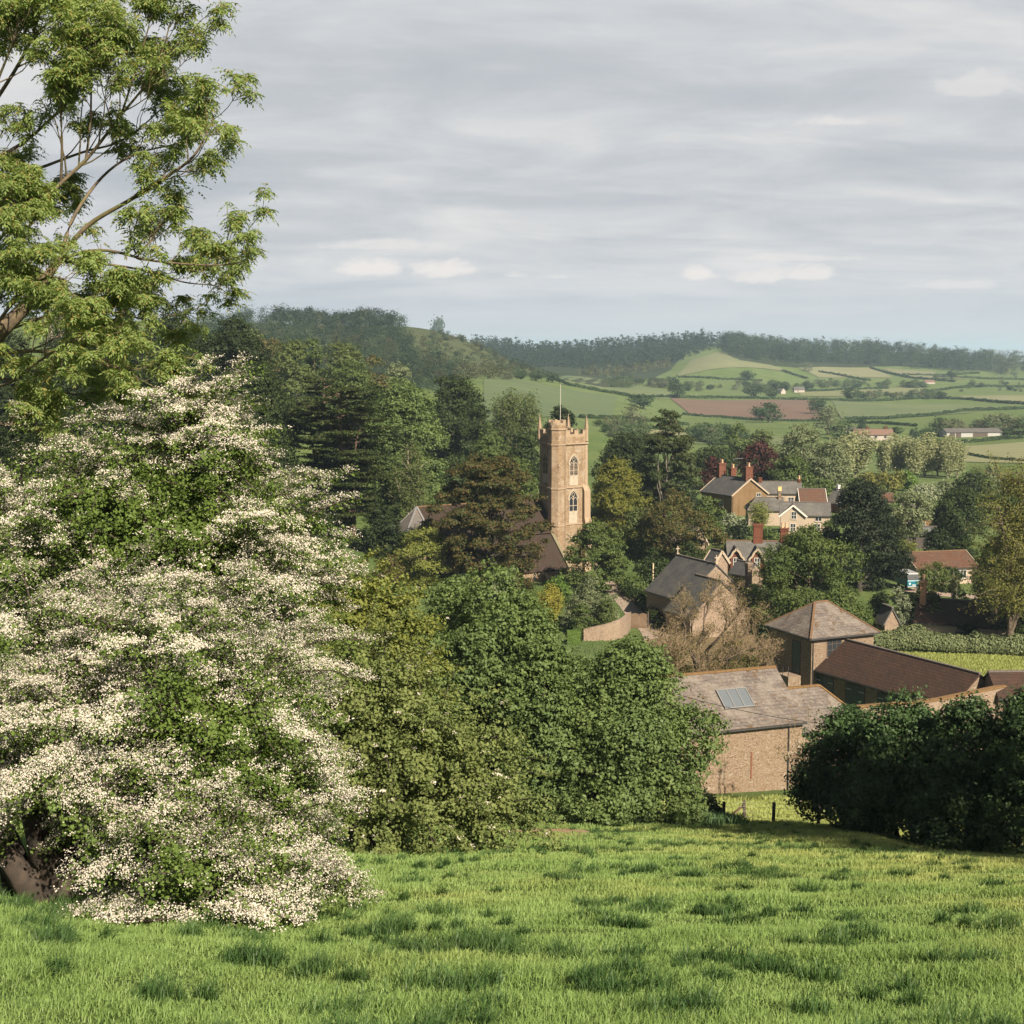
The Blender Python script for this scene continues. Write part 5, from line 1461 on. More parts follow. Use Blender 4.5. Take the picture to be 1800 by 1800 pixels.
# ---- cedars: flat layered plates on long level boughs
BARK_C = bark_mat('bark_cedar', (.10, .062, .04), (.05, .034, .024))
def cedar(px, top, foot, Y, wpx, label, stems, seed, tiers=13, bend=0.0):
    rng = np.random.RandomState(seed)
    x = at(px, foot, Y)[0]; z = float(H(x, Y)); Hh = at(px, top, Y)[2] - z; R = wpx * Y / F / 2
    root = empty('cedar_tree', (x, Y, z), 0, label, 'tree')
    tr = []; Ps = []; Ns = []
    for (sx, fz) in stems:
        P = curve((0, 0, -.6), (sx, rng.normal() * .6, Hh * fz), rng, .015, 10); t = np.linspace(0, 1, 10)
        P[:, 0] += bend * np.sin(t * math.pi)
        r0 = .62 if fz > .9 else .42
        Rr = r0 * (1 - t * .85); Rr[0] *= 1.5
        tr.append((P, Rr))
        for q in np.linspace(.22, 1.0, tiers):
            nb = rng.randint(4, 7)
            for b in range(nb):
                a = rng.rand() * 6.283
                env = (.55 + .45 * math.sin(min(1, (1 - q) * 1.6 + .12) * math.pi / 2)) * (1.0 if q > .35 else .8)
                L = R * env * rng.uniform(.55, 1.05)
                k = min(.98, q + rng.normal() * .012)
                s = np.array([np.interp(k, t, P[:, i]) for i in range(3)])
                e = s + np.array([math.cos(a) * L, math.sin(a) * L, L * rng.uniform(.0, .22)])
                c = curve(s, e, rng, .04, 7, sag=.05)
                tr.append((c, np.linspace(.13, .02, 7)))
                n = int(95 * L)
                u = rng.uniform(.25, 1.05, n)
                side = rng.normal(size=n) * (.16 + .30 * u) * L * .42
                m = np.stack([np.interp(u, np.linspace(0, 1, 7), c[:, i]) for i in range(3)], 1)
                m += np.stack([-math.sin(a) * side, math.cos(a) * side, rng.normal(size=n) * .07 + .08 * np.sin(u * 9 + a)], 1)
                Ps.append(m); Ns.append(np.tile([0, 0, 1.], (n, 1)) + rng.normal(size=(n, 3)) * .42)
    P = np.concatenate(Ps); N = np.concatenate(Ns)
    L = .40 * rng.uniform(.7, 1.3, len(P))
    link('trunk', tubes_mesh('trunk', tr, BARK_C, 6), root)
    link('crown', quad_mesh('crown', leaf_quads(P, N, L, L * .5, rng), L_CEDAR), root)
    return root
cedar(575, 645, 945, 206, 150, 'left cedar with long flat layered boughs and two bare stems', [(0, .93), (-2.6, .76)], 41, 12)
cedar(622, 668, 950, 199, 185, 'right cedar with bent reddish trunk standing on the lawn', [(-1.6, .93), (1.2, .82)], 42, 14, -.7)

# ---- the rusty pine before the nave, the tall pine by the village
tree('pine_tree', 860, 786, 186, 222, 'big rusty brown pine in front of the church nave', L_RUST, BARK_D, 'oval', .0, 210, 1.05, .29, 4.2, .5, .2, .3, .42, 26, .9)
tree('pine_tree', 1172, 712, 252, 112, 'tall dark pine with a bare pale lower trunk right of the tower', L_PINE, BARK_G, 'oval', .20, 100, 1.15, .38, 2.6, .5, .3, .28, .4, 22, .9)
tree('yew_tree', 1102, 758, 275, 100, 'dark green tree between the tower and the tall pine', L_DARK, BARK, 'round', .0, 60, 1.8)
tree('yew_tree', 1140, 800, 262, 80, 'dark green tree at the foot of the tall pine', L_DARK, BARK, 'dome', .0, 40, 1.7)
tree('broadleaf_tree', 1084, 806, 236, 112, 'olive yellow rounded tree against the right side of the tower', L_OLIVE, BARK, 'oval', .0, 90, 1.3, .33, 3.0)
tree('broadleaf_tree', 1048, 912, 189, 142, 'fresh green spreading tree at the foot of the tower', L_MID, BARK_P, 'dome', .10, 80, 1.0, .30, 2.6, .6)
tree('broadleaf_tree', 1182, 858, 214, 128, 'brown budding open tree behind the chapel', L_BROWN, BARK, 'round', .08, 70, 1.15, .28, 1.9)
tree('broadleaf_tree', 1240, 905, 206, 95, 'smaller brown budding tree left of the dormer cottage', L_BROWN, BARK, 'dome', .0, 50, 1.1, .28, 2.0)
tree('broadleaf_tree', 1128, 890, 222, 90, 'olive brown tree beside the fresh green tower tree', L_FUZZ, BARK, 'dome', .0, 50, 1.2)
tree('laurel_bush', 1243, 866, 238, 75, 'glossy green bush below the ochre gable', L_MID, BARK, 'dome', .0, 40, 1.1, cat='bush')
tree('laurel_bush', 1150, 958, 188, 80, 'dark green bush behind the slate chapel roof', L_DEEP, BARK, 'dome', .0, 40, .9, cat='bush')
tree('laurel_bush', 1216, 950, 192, 70, 'dark olive bush behind the chapel ridge', L_DEEP, BARK, 'dome', .0, 40, .9, cat='bush')
tree('laurel_bush', 1122, 1010, 186, 52, 'clipped bright green rounded bush by the churchyard path', L_MID, BARK, 'dome', .0, 30, .7, cat='bush')
wispy('willow_shrub', 1332, 878, 246, 72, 'pale yellow thin willow in front of the cream house', L_LIME, BARK_G, 200, -.2, .28, 4200, .1, cat='shrub')
tree('blossom_shrub', 1288, 900, 244, 50, 'white blossoming shrub below the chimneyed house', L_SILVER, BARK, 'dome', .0, 26, .9, cat='shrub')

# ---- trees between the village and the fields
tree('beech_tree', 1334, 775, 312, 84, 'dark copper beech behind the red chimneys', L_COPPER, BARK, 'round', .0, 60, 1.7)
tree('beech_tree', 1252, 800, 302, 40, 'small copper beech left of the chimneyed house', L_COPPER, BARK, 'oval', .0, 30, 1.1)
tree('broadleaf_tree', 1258, 780, 335, 85, 'dark green tree behind the small copper beech', L_DEEP, BARK, 'round', .0, 40, 1.9)
tree('broadleaf_tree', 1300, 744, 420, 62, 'dull green tree on the valley floor beyond the copper beech', L_MID, BARK, 'round', .0, 30, 2.2)
tree('broadleaf_tree', 1340, 752, 430, 60, 'soft olive tree beside the dull green valley tree', L_FUZZ, BARK, 'dome', .0, 30, 2.2)
tree('poplar_tree', 1412, 738, 332, 92, 'tall pale poplar behind the slate cottage', L_GREY, BARK_G, 'oval', .0, 90, 1.6, .48, 2.4)
tree('poplar_tree', 1462, 775, 325, 70, 'pale poplar right of the tallest poplar', L_GREY, BARK_G, 'oval', .0, 70, 1.5, .48, 2.4)
tree('broadleaf_tree', 1392, 800, 304, 85, 'mid green tree in front of the tall pale poplar', L_MID, BARK, 'round', .0, 50, 1.6)
tree('broadleaf_tree', 1445, 838, 296, 60, 'mid green bush tree above the grey roofed cottage', L_MID, BARK, 'dome', .0, 30, 1.4)
pop = wispy('poplar_tree', 1555, 766, 385, 46, 'pale slender poplar in the row beyond the village', L_POPLAR, BARK_G, 200, -1.3, .52, 6500, .06, jit=.25, spread=.75, group='row of slender poplars')
PLAB = ['first slender poplar of the row, next to the pale poplar', 'second slender poplar of the row', 'poplar of the row behind the yellow shrub', 'leaning slender poplar in the middle of the row', 'poplar of the row above the blossoming tree',
        'slender poplar beside the wide middle ones', 'last close poplar of the row', 'lone slender poplar set apart at the end of the row']
ph0 = at(1555, 768, 385)[2] - pop.location.z
for i, (px, top, wsc) in enumerate([(1482, 770, 1.0), (1505, 768, 1.1), (1580, 772, .9), (1607, 776, .8), (1628, 770, 1.0), (1650, 775, .9), (1668, 784, .8), (1684, 778, .85)]):
    Y = 380 + (i % 3) * 6
    x = at(px, top, Y)[0]; zz = float(H(x, Y))
    k = (at(px, top, Y)[2] - zz) / ph0
    copy_tree(pop, (x, Y, zz), i * 1.3, (k * wsc * 1.55, k * wsc * 1.55, k * 1.12), PLAB[i], 'row of slender poplars')
pop['label'] = 'poplar of the row standing tallest, left of its middle'
tree('broadleaf_tree', 1566, 822, 328, 48, 'golden green small tree behind the dark conifer', L_GOLD, BARK, 'round', .0, 30, 1.2)
tree('broadleaf_tree', 1530, 826, 330, 40, 'golden bush touching the top of the dark conifer', L_GOLD, BARK, 'round', .0, 26, 1.1)
tree('broadleaf_tree', 1598, 826, 334, 32, 'bright green small tree right of the golden green one', L_FRESH, BARK, 'round', .0, 26, 1.0)
tree('blossom_tree', 1625, 850, 300, 62, 'pale blossoming tree in front of the poplar row', L_SILVER, BARK, 'dome', .0, 40, 1.2)
tree('broadleaf_tree', 1604, 856, 224, 76, 'grey green open tree hiding the orange brick cottage', L_GREY, BARK_D, 'round', .22, 50, 1.1, .36, 2.0)
tree('broadleaf_tree', 1690, 856, 236, 118, 'dark green rounded tree right of the grey green one', L_DEEP, BARK, 'oval', .0, 70, 1.4)
tree('broadleaf_tree', 1712, 824, 305, 80, 'dark green low tree before the striped pale field', L_DEEP, BARK, 'dome', .0, 36, 1.6)
tree('broadleaf_tree', 1745, 815, 320, 60, 'grey green tree behind the golden willow', L_GREY, BARK, 'dome', .0, 30, 1.6)
tree('conifer', 1518, 835, 190, 142, 'huge blackish conifer in the middle of the village', L_BLACK, BARK_D, 'oval', .0, 130, 1.3, .34, 3.6, .75, .4, .3)
tree('maple_tree', 1424, 918, 160, 186, 'big rounded bright green tree in front of the blackish conifer', L_MID, BARK, 'oval', .0, 130, 1.3, .27, 3.2, .75)
tree('maple_tree', 1478, 1020, 152, 105, 'lower bright green shoulder tree behind the granary roof', L_MID, BARK, 'dome', .0, 60, 1.0, .26)
wispy('willow_tree', 1790, 765, 150, 215, 'large golden weeping willow at the edge of the village', L_GOLD, BARK, 700, .55, .22, 42000, .12, jit=.08, spread=1.0)
tree('broadleaf_tree', 1772, 905, 162, 130, 'green undergrowth tree beneath the golden willow', L_MID, BARK, 'dome', .0, 60, 1.1, .28)
tree('broadleaf_tree', 1800, 985, 152, 100, 'dark green bush tree below the golden willow', L_DEEP, BARK, 'dome', .0, 40, 1.0, .27)
wispy('willow_shrub', 1598, 945, 202, 42, 'golden weeping shrub beside the teal van', L_LIME, BARK, 120, .7, .26, 4000, .1, cat='shrub')
tree('cherry_tree', 1645, 982, 180, 58, 'reddish stemmed garden tree with thin crown in front of the bungalow', L_FUZZ, BARK_R, 'round', .30, 36, .75, .26, 2.0)
tree('silver_shrub', 1578, 1030, 160, 46, 'pale silvery shrub left of the slim chimney', L_SILVER, BARK, 'oval', .0, 34, .55, .22, 2.6, cat='shrub')
tree('laurel_bush', 1548, 1040, 164, 52, 'dark bush between the silvery shrub and the round tree', L_DEEP, BARK, 'dome', .0, 30, .7, cat='bush')
tree('laurel_bush', 1618, 1030, 170, 60, 'dark bush in front of the teal van', L_DARK, BARK, 'dome', .0, 30, .55, cat='bush', )
tree('laurel_bush', 1672, 992, 190, 50, 'dark bush against the bungalow wall', L_DEEP, BARK, 'dome', .0, 30, .6, cat='bush')
tree('laurel_bush', 1628, 1002, 186, 36, 'small green bush between the teal van and the bungalow', L_MID, BARK, 'dome', .0, 26, .5, cat='bush')
tree('laurel_bush', 1742, 1040, 170, 48, 'olive bush behind the hipped end of the dark tiled cottage', L_OLIVE, BARK, 'dome', .0, 30, .7, cat='bush')
tree('laurel_bush', 1785, 1045, 165, 50, 'green bush beyond the low tiled annexe', L_MID, BARK, 'dome', .0, 30, .7, cat='bush')
tree('laurel_bush', 1700, 1093, 155.5, 44, 'small bush growing against the dark tiled eaves', L_DEEP, BARK, 'dome', .0, 26, .5, cat='bush')
wispy('bare_tree', 1678, 1000, 172, 30, 'thin upright sapling on the cottage lawn', L_FUZZ, BARK_G, 50, -.6, .22, 500, .35)

tree('garden_bush', 1262, 898, 262, 56, 'dark bush below the ochre gable corner', L_DEEP, BARK, 'dome', .0, 30, None, cat='bush')
tree('garden_bush', 1300, 915, 238, 50, 'deep green bush in front of the white blossoming shrub', L_DARK, BARK, 'dome', .0, 30, None, cat='bush')
tree('garden_bush', 1352, 925, 232, 54, 'olive bush at the foot of the cream house', L_MID, BARK, 'dome', .0, 30, None, cat='bush')
tree('garden_bush', 1408, 930, 226, 58, 'dark bush in front of the cream house', L_DEEP, BARK, 'dome', .0, 30, None, cat='bush')
tree('garden_bush', 1480, 896, 262, 44, 'dark bush behind the blackish conifer on its left', L_DARK, BARK, 'dome', .0, 30, None, cat='bush')
tree('garden_bush', 1458, 915, 236, 44, 'mid green bush between cream house and blackish conifer', L_MID, BARK, 'dome', .0, 30, None, cat='bush')
tree('garden_bush', 1575, 898, 262, 44, 'dark bush left of the orange brick cottage', L_DEEP, BARK, 'dome', .0, 30, None, cat='bush')
tree('garden_bush', 1580, 940, 216, 46, 'olive bush left of the dark shed', L_MID, BARK, 'dome', .0, 30, None, cat='bush')
tree('garden_bush', 1650, 925, 220, 60, 'dark bush right of the dark shed', L_DARK, BARK, 'dome', .0, 30, None, cat='bush')
tree('broadleaf_tree', 1695, 945, 204, 70, 'deep green tree behind the bungalow roof', L_DEEP, BARK, 'dome', .0, 30, None, cat='tree')
tree('garden_bush', 1218, 868, 262, 60, 'dark bush left of the chimneyed house', L_DARK, BARK, 'dome', .0, 30, None, cat='bush')
tree('broadleaf_tree', 1205, 826, 300, 64, 'dark green tree left of the small copper beech', L_DEEP, BARK, 'dome', .0, 30, None, cat='tree')
tree('garden_bush', 1262, 985, 186, 50, 'dark bush between chapel ridge and dormer cottage', L_DARK, BARK, 'dome', .0, 30, None, cat='bush')
tree('garden_bush', 1345, 1015, 178, 70, 'dark bush at the left foot of the big rounded tree', L_DARK, BARK, 'dome', .0, 30, None, cat='bush')
tree('broadleaf_tree', 1478, 846, 318, 56, 'pale green tree under the first poplar', L_GREY, BARK, 'dome', .0, 30, None, cat='tree')
tree('broadleaf_tree', 1545, 852, 306, 50, 'olive tree between blackish conifer and golden tree', L_FUZZ, BARK, 'dome', .0, 30, None, cat='tree')
tree('broadleaf_tree', 1665, 842, 318, 56, 'grey green tree under the last close poplar', L_GREY, BARK, 'dome', .0, 30, None, cat='tree')
tree('broadleaf_tree', 1735, 842, 282, 64, 'olive tree left of the golden willow top', L_FUZZ, BARK, 'dome', .0, 30, None, cat='tree')
tree('garden_bush', 1560, 978, 205, 40, 'dark bush behind the golden weeping shrub', L_DARK, BARK, 'dome', .0, 30, None, cat='bush')
tree('garden_bush', 1350, 1060, 150, 46, 'dark bush behind the granary roof', L_DARK, BARK, 'dome', .0, 30, None, cat='bush')
tree('garden_bush', 1640, 1035, 160, 60, 'olive bush against the slim chimney', L_FUZZ, BARK, 'dome', .0, 30, None, cat='bush')
tree('garden_bush', 1512, 1065, 156, 60, 'mid green bush between granary roof and laurel hedge', L_MID, BARK, 'dome', .0, 30, None, cat='bush')

# ---- churchyard garden
tree('broadleaf_tree', 742, 918, 184, 108, 'yellow green rounded bush tree by the chancel', L_LIME, BARK, 'oval', .0, 70, 1.0, .26, 2.2)
tree('garden_shrub', 882, 985, 172, 60, 'grey green upright shrub below the rusty pine', L_GREY, BARK, 'oval', .0, 40, .75, .25, cat='shrub')
tree('garden_shrub', 1040, 1013, 165, 104, 'large grey green shrub above the curved garden wall', L_GREY, BARK, 'dome', .0, 70, .8, .22, 2.6, cat='shrub')
tree('garden_shrub', 1025, 1056, 160, 36, 'small dark ball shrub in front of the large grey green one', L_MID, BARK, 'round', .0, 26, .45, .2, cat='shrub')
tree('garden_shrub', 1066, 1052, 162, 48, 'mixed green shrub overhanging the curved garden wall', L_FUZZ, BARK, 'dome', .0, 30, .6, .2, cat='shrub')
wispy('yellow_shrub', 968, 1026, 166, 72, 'sulphur yellow spraying shrub between the garden bushes', L_FORSY, BARK, 260, -.35, .2, 7000, .05, cat='shrub')
tree('garden_shrub', 925, 1030, 163, 70, 'green shrub left of the sulphur yellow one', L_MID, BARK, 'dome', .0, 40, .8, .22, cat='shrub')
tree('garden_shrub', 985, 1008, 182, 60, 'low green border shrub under the aisle windows', L_FRESH, BARK, 'dome', .0, 30, .6, .24, cat='shrub')
tree('garden_shrub', 905, 1012, 186, 80, 'low mixed shrub under the nave wall', L_FUZZ, BARK, 'dome', .0, 30, .7, .24, cat='shrub')
tree('garden_shrub', 820, 1005, 176, 90, 'dark shrub in the shade of the rusty pine', L_DEEP, BARK, 'dome', .0, 40, .9, .26, cat='shrub')
tree('garden_shrub', 690, 972, 180, 60, 'low brown green shrub left of the yellow green bush', L_BROWN, BARK, 'dome', .0, 30, .7, .24, cat='shrub')
hedge('box_hedge', 'clipped square box hedge by the end of the garden wall', [at(997, 1108, 156), at(1020, 1112, 156)], 1.1, 1.5, .12, L_FRESH, 3500, clip=True)
hedge('box_hedge', 'lower clipped box hedge running back from the first one', [at(1016, 1110, 157), at(1010, 1098, 166)], .9, 1.3, .12, L_MID, 3500, clip=True)
hedge('yew_hedge', 'dark hedge along the chapel side of the churchyard path', [at(1098, 1030, 190), at(1150, 1078, 172), at(1165, 1100, 163)], 1.8, 1.5, .22, L_DEEP, 6000)
hedge('laurel_hedge', 'long thick laurel hedge between the paddock and the dark tiled cottage', [at(1518, 1135, 152.5), at(1600, 1137, 152), at(1700, 1142, 151), at(1830, 1150, 149)], 2.2, 2.75, .24, L_LAUREL, 16000, posts=13, bm=BARK_D)

# ---- trees at the foot of the meadow
def big_leafy(px, top, Y, wpx, label, lm, clumps, cr, leaf, seedn=0, prof='oval', **kw):
    return tree('maple_tree', px, top, Y, wpx, label, lm, BARK_D, prof, .0, clumps, cr, leaf, 4.6, .85, .60, .34, .3, 26, .8, fold=.25, maxn=150000, **kw)
big_leafy(866, 1000, 64, 335, 'large leafy maple at the meadow edge left of the gap', L_MAPLE, 130, 1.05, .165)
big_leafy(800, 1010, 68, 190, 'upper left maple crown behind the large leafy maple', L_MAPLE, 80, 1.0, .165)
big_leafy(950, 1110, 60, 150, 'lower right skirt maple of the large leafy pair', L_MAPLE, 60, .8, .16)
big_leafy(1112, 1122, 61, 312, 'round leafy maple against the slate barn gable', L_MAPLE, 150, .95, .165, prof='dome')
big_leafy(1005, 1142, 70, 120, 'maple filling the gap between the large leafy maple and the round one', L_MAPLE, 60, .8, .165, prof='dome')
tree('ivy_bush', 1240, 1380, 64, 70, 'dark ivy covered stump at the corner of the barn wall', L_DARK, BARK_D, 'dome', .0, 30, .4, .13, cat='bush')
for a in [(1490, 1236, 56, 215, 'left end of the dark shaded holly row with a ragged edge'), (1595, 1212, 52, 240, 'dark shaded holly in the middle of the row'), (1705, 1216, 49.5, 250, 'tallest dark shaded holly of the row'), (1815, 1208, 48, 240, 'dark shaded holly at the far end of the row by the picture edge')]:
    tree('holly_tree', a[0], a[1], a[2], a[3], a[4], L_HOLLY, BARK_D, 'dome', .0, 170, .55, .14, 3.6, .8, .5, .16, group='dark hollies at the foot of the meadow')
# hedgerow trees on the sunny side, just outside the view: their shade lies over the hollies and the foot of the meadow
for i, (x, y, h, ww, lab) in enumerate([(20.5, 34, 12.3, 10, 'tallest hedgerow oak on the sunny side of the meadow'), (20.5, 24, 9.2, 9, 'second tallest hedgerow oak on the sunny side of the meadow'), (20.5, 15, 7.4, 9, 'middling hedgerow oak on the sunny side of the meadow'), (21.5, 6.5, 6.4, 8, 'smallest hedgerow oak on the sunny side of the meadow')]):
    TREES += 1
    rng = np.random.RandomState(700 + i)
    z = float(H(x, y))
    root = empty('oak_tree', (x, y, z), 0, lab, 'tree')
    P, N, C = crown_pts(rng, h, ww, .02, 60, ww * .16, 26000, 'oval', .8, .4, .25)
    link('trunk', tubes_mesh('trunk', limbs(rng, h, C, .3, .75, 12), BARK, 6), root)
    L = .24 * rng.uniform(.7, 1.3, len(P))
    link('crown', quad_mesh('crown', leaf_quads(P, N, L, L * .62, rng), L_DEEP), root)
# ------------------------------------------------------------------ bare trees
TWIG = bark_mat('bark_twig', (.27, .20, .125), (.17, .12, .075))
def bare_tree(px, foot, top, Y, wpx, label, lm, seed, trunk_pts=None, r0=.22, buds=5000, bud=.10, depth=4, bm=BARK, up=.2, nm=(5, 7)):
    rng = np.random.RandomState(seed)
    x = at(px, foot, Y)[0]; z = float(H(x, Y)); Hh = at(px, top, Y)[2] - z; R = wpx * Y / F / 2
    root = empty('bare_tree', (x, Y, z), 0, label, 'tree')
    out = []; tips = []
    P = curve((0, 0, -.4), (rng.normal() * .3, 0, Hh * .45), rng, .06, 7); Rr = r0 * np.linspace(1.15, .6, 7)
    out.append((P, Rr))
    for i in range(8):
        a = i / 8 * 6.283 + rng.normal() * .3; e = rng.uniform(.45, 1.0)
        s = P[rng.randint(3, 7)]
        end = np.array([math.cos(a) * R * e, math.sin(a) * R * e, Hh * rng.uniform(.5, .95)])
        c = curve(s, end, rng, .09, 8, sag=.10); rr = r0 * .55 * np.linspace(1, .15, 8)
        out.append((c, rr)); ramify(rng, c, rr, 3, out, tips, (.30, .6), nm, up, .75, .45, .011, 5)
    lim = R * 1.05
    link('trunk', tubes_mesh('trunk', [q for q in out if q[1][0] > .035], bm, 6), root)
    link('twigs', tubes_mesh('twigs', [q for q in out if q[1][0] <= .035], TWIG, 3), root)
    T = np.array(tips); Q = T[rng.randint(0, len(T), buds)] + rng.normal(size=(buds, 3)) * .22
    L = bud * rng.uniform(.6, 1.3, buds)
    link('buds', quad_mesh('buds', leaf_quads(Q, rdir(rng, buds) + [0, 0, .4], L, L * .5, rng), lm), root)
    return root
L_BUD = leaf_mat('leaf_buds_olive', (.10, .095, .035), (.17, .15, .06), .3, .8, .3, (.13, .085, .05), .3)
bare_tree(1236, 1205, 1022, 124, 185, 'bare spreading old fruit tree with dark crooked trunk before the chapel wing', L_BUD, 71, r0=.30, buds=12000, bud=.12, bm=bark_mat('bark_lichen', (.10, .072, .05), (.05, .038, .03)))
bare_tree(1183, 1215, 1090, 116, 90, 'lower bare thicket tree left of the old fruit tree', L_BUD, 72, r0=.12, buds=2600, bud=.13)
bare_tree(1330, 1215, 1105, 124, 80, 'bare brown thicket beside the granary', L_BUD, 73, r0=.12, buds=2600, bud=.12)
bare_tree(1408, 1412, 1262, 92, 118, 'slender pale trunked bare tree against the barn wall', L_BUD, 74, r0=.17, buds=500, bud=.12, bm=BARK_P, up=.3, nm=(3, 4))
tree('briar_bush', 1290, 1120, 128, 110, 'tangled brown briar bush in front of the granary', L_BROWN, BARK, 'dome', .0, 60, .8, .16, 1.6, cat='bush')
tree('briar_bush', 1190, 1125, 120, 80, 'tangled brown briar bush left of the old fruit tree', L_BROWN, BARK, 'dome', .0, 50, .8, .16, 1.5, cat='bush')

bare_tree(1275, 1218, 1112, 118, 110, 'brown twiggy thicket right of the old fruit tree', L_BUD, 75, r0=.10, buds=3500, bud=.13, nm=(5, 6))
tree('briar_bush', 1318, 1140, 119, 90, 'tangled brown briar bush under the granary steps', L_BROWN, BARK, 'dome', .0, 50, .8, .15, 1.5, cat='bush')
tree('briar_bush', 1290, 1165, 114, 90, 'tangled brown briar bush behind the barn ridge', L_BROWN, BARK, 'dome', .0, 50, .8, .15, 1.5, cat='bush')
tree('briar_bush', 1165, 1150, 116, 70, 'tangled olive brown bush behind the round maple', L_BROWN, BARK, 'dome', .0, 40, .8, .15, 1.5, cat='bush')

# ------------------------------------------------------------------ hawthorns in blossom
L_HAW = leaf_mat('leaf_hawthorn', (.060, .105, .022), (.130, .190, .040), .38, 1.2)
L_HAWD = leaf_mat('leaf_hawthorn_deep', (.092, .125, .038), (.180, .212, .070), .34, 1.2)
def flower_mat():
    m, t, o = new_mat('hawthorn_blossom')
    g = t.n('ShaderNodeNewGeometry')
    c = t.ramp(g.outputs['Random Per Island'], [(0.0, (.35, .315, .245)), (.35, (.48, .450, .385)), (1.0, (.57, .545, .485))])
    d = t.n('ShaderNodeBsdfDiffuse', i_Color=c); tr = t.n('ShaderNodeBsdfTranslucent', i_Color=c)
    mx = t.n('ShaderNodeMixShader', i_0=.25)
    t.t.links.new(d.outputs[0], mx.inputs[1]); t.t.links.new(tr.outputs[0], mx.inputs[2]); t.t.links.new(mx.outputs[0], o.inputs[0])
    return m
FLOWER = flower_mat()
BARK_H = bark_mat('bark_hawthorn', (.050, .037, .027), (.026, .020, .016))
def spray_tree(name, label, foot, lobes, lm, bm, seed, leaf=.06, sprays=90, per=150, flower=0.0, fl=.036, stems=5, r0=.26, droop=1.0, length=1.5, bark_show=.5, fdens=None, ground=True, cat='tree'):
    """a tree built of arching sprays that leave each lobe of the crown outwards and hang at the tips; blossom sits along the upper side"""
    rng = np.random.RandomState(seed)
    foot = np.asarray(foot, float)
    root = empty(name, tuple(foot), 0, label, cat)
    tr = []; LP = []; LN = []; FP = []; FN = []
    hubs = [curve((rng.normal() * .25, rng.normal() * .25, -.3), np.array([math.cos(a) * .8, math.sin(a) * .8, 1.5]) * rng.uniform(.7, 1.3), rng, .1, 6) for a in np.linspace(0, 6.28, stems + 1)[:-1]]
    for h in hubs:
        tr.append((h, r0 * np.linspace(1.2, .6, 6)))
    for (c, rx, ry, rz, dens) in lobes:
        c = np.asarray(c) - foot
        h = hubs[int(np.argmin([np.linalg.norm(q[-1] - c) for q in hubs]))]
        lim = curve(h[-1], c, rng, .08, 8, sag=.08); tr.append((lim, r0 * np.linspace(.5, .14, 8)))
        n = int(sprays * dens)
        d = rdir(rng, n * 2); d = d[(d[:, 2] > -.75)][:n]; n = len(d)
        s = c + d * np.array([rx, ry, rz]) * rng.uniform(.35, .72, (n, 1))
        S = strands(rng, s, d * [1, 1, .7] + [0, 0, .45], length * rng.uniform(.6, 1.25, n) * min(1.0, rx / 1.2 + .3), 7, droop * 1.5, .35)
        if ground:
            gz = H(S[..., 0] + foot[0], S[..., 1] + foot[1]) - foot[2]
            S[..., 2] = np.maximum(S[..., 2], gz + .12)
        for i in range(0, n, 2):
            tr.append((S[i], np.linspace(.022, .006, 7)))
        for i in rng.choice(n, max(4, n // 9), replace=False):
            tr.append((curve(c, S[i][0], rng, .08, 5), np.linspace(.04, .018, 5)))
        m = n * per
        P, D, i, t = along(rng, S, m, .02, .0)
        off = rng.normal(size=(m, 3)) * np.array([.13, .13, .10]) * (1.25 - t[:, None] * .7)
        LP.append(P + off); LN.append(rdir(rng, m) * .8 + [0, 0, .6] + unit(P - c) * .5)
        if flower > 0:
            mf = int(m * flower * .42)
            P, D, i, t = along(rng, S, mf, .12, .0)
            w_ = P + foot
            f = vnoise(w_[:, 0] * 1.0 + w_[:, 2] * .6, w_[:, 1] + w_[:, 2], .42, 4.4) * .5 + vnoise(w_[:, 0], w_[:, 2] + w_[:, 1] * .5, 1.2, 8.8) * .65
            keep = rng.rand(mf) < np.clip((f - .37) * 4.5, 0.015, 1)
            P, t = P[keep], t[keep]; k = len(P)
            ctr = P + np.stack([rng.normal(size=k) * .13, rng.normal(size=k) * .13, .05 + np.abs(rng.normal(size=k)) * .06], 1) * (1.2 - .5 * t[:, None])
            for q in range(12):
                FP.append(ctr + rng.normal(size=(k, 3)) * np.array([.042, .042, .018])); FN.append(rng.normal(size=(k, 3)) * .55 + [0, 0, .7] + unit(P - c) * .7)
    link('trunk', tubes_mesh('trunk', tr, bm, 5), root)
    P = np.concatenate(LP); N = np.concatenate(LN); L = leaf * rng.uniform(.65, 1.35, len(P))
    link('crown', quad_mesh('crown', leaf_quads(P, N, L, L * .75, rng, .2), lm), root)
    if FP:
        P = np.concatenate(FP); N = np.concatenate(FN); L = fl * rng.uniform(.75, 1.3, len(P))
        link('blossom', quad_mesh('blossom', leaf_quads(P, N, L, L * 1.0, rng, .1), FLOWER), root)
    return root
def lobe(px, py, Y, rpx, rpy, dens=1.0, dpt=1.0):
    s = Y / F
    return (at(px, py, Y), rpx * s, rpx * s * dpt, rpy * s, dens)
fy_ = 19.6
ft = at(62, 1598, fy_); ft[2] = H(ft[0], ft[1])
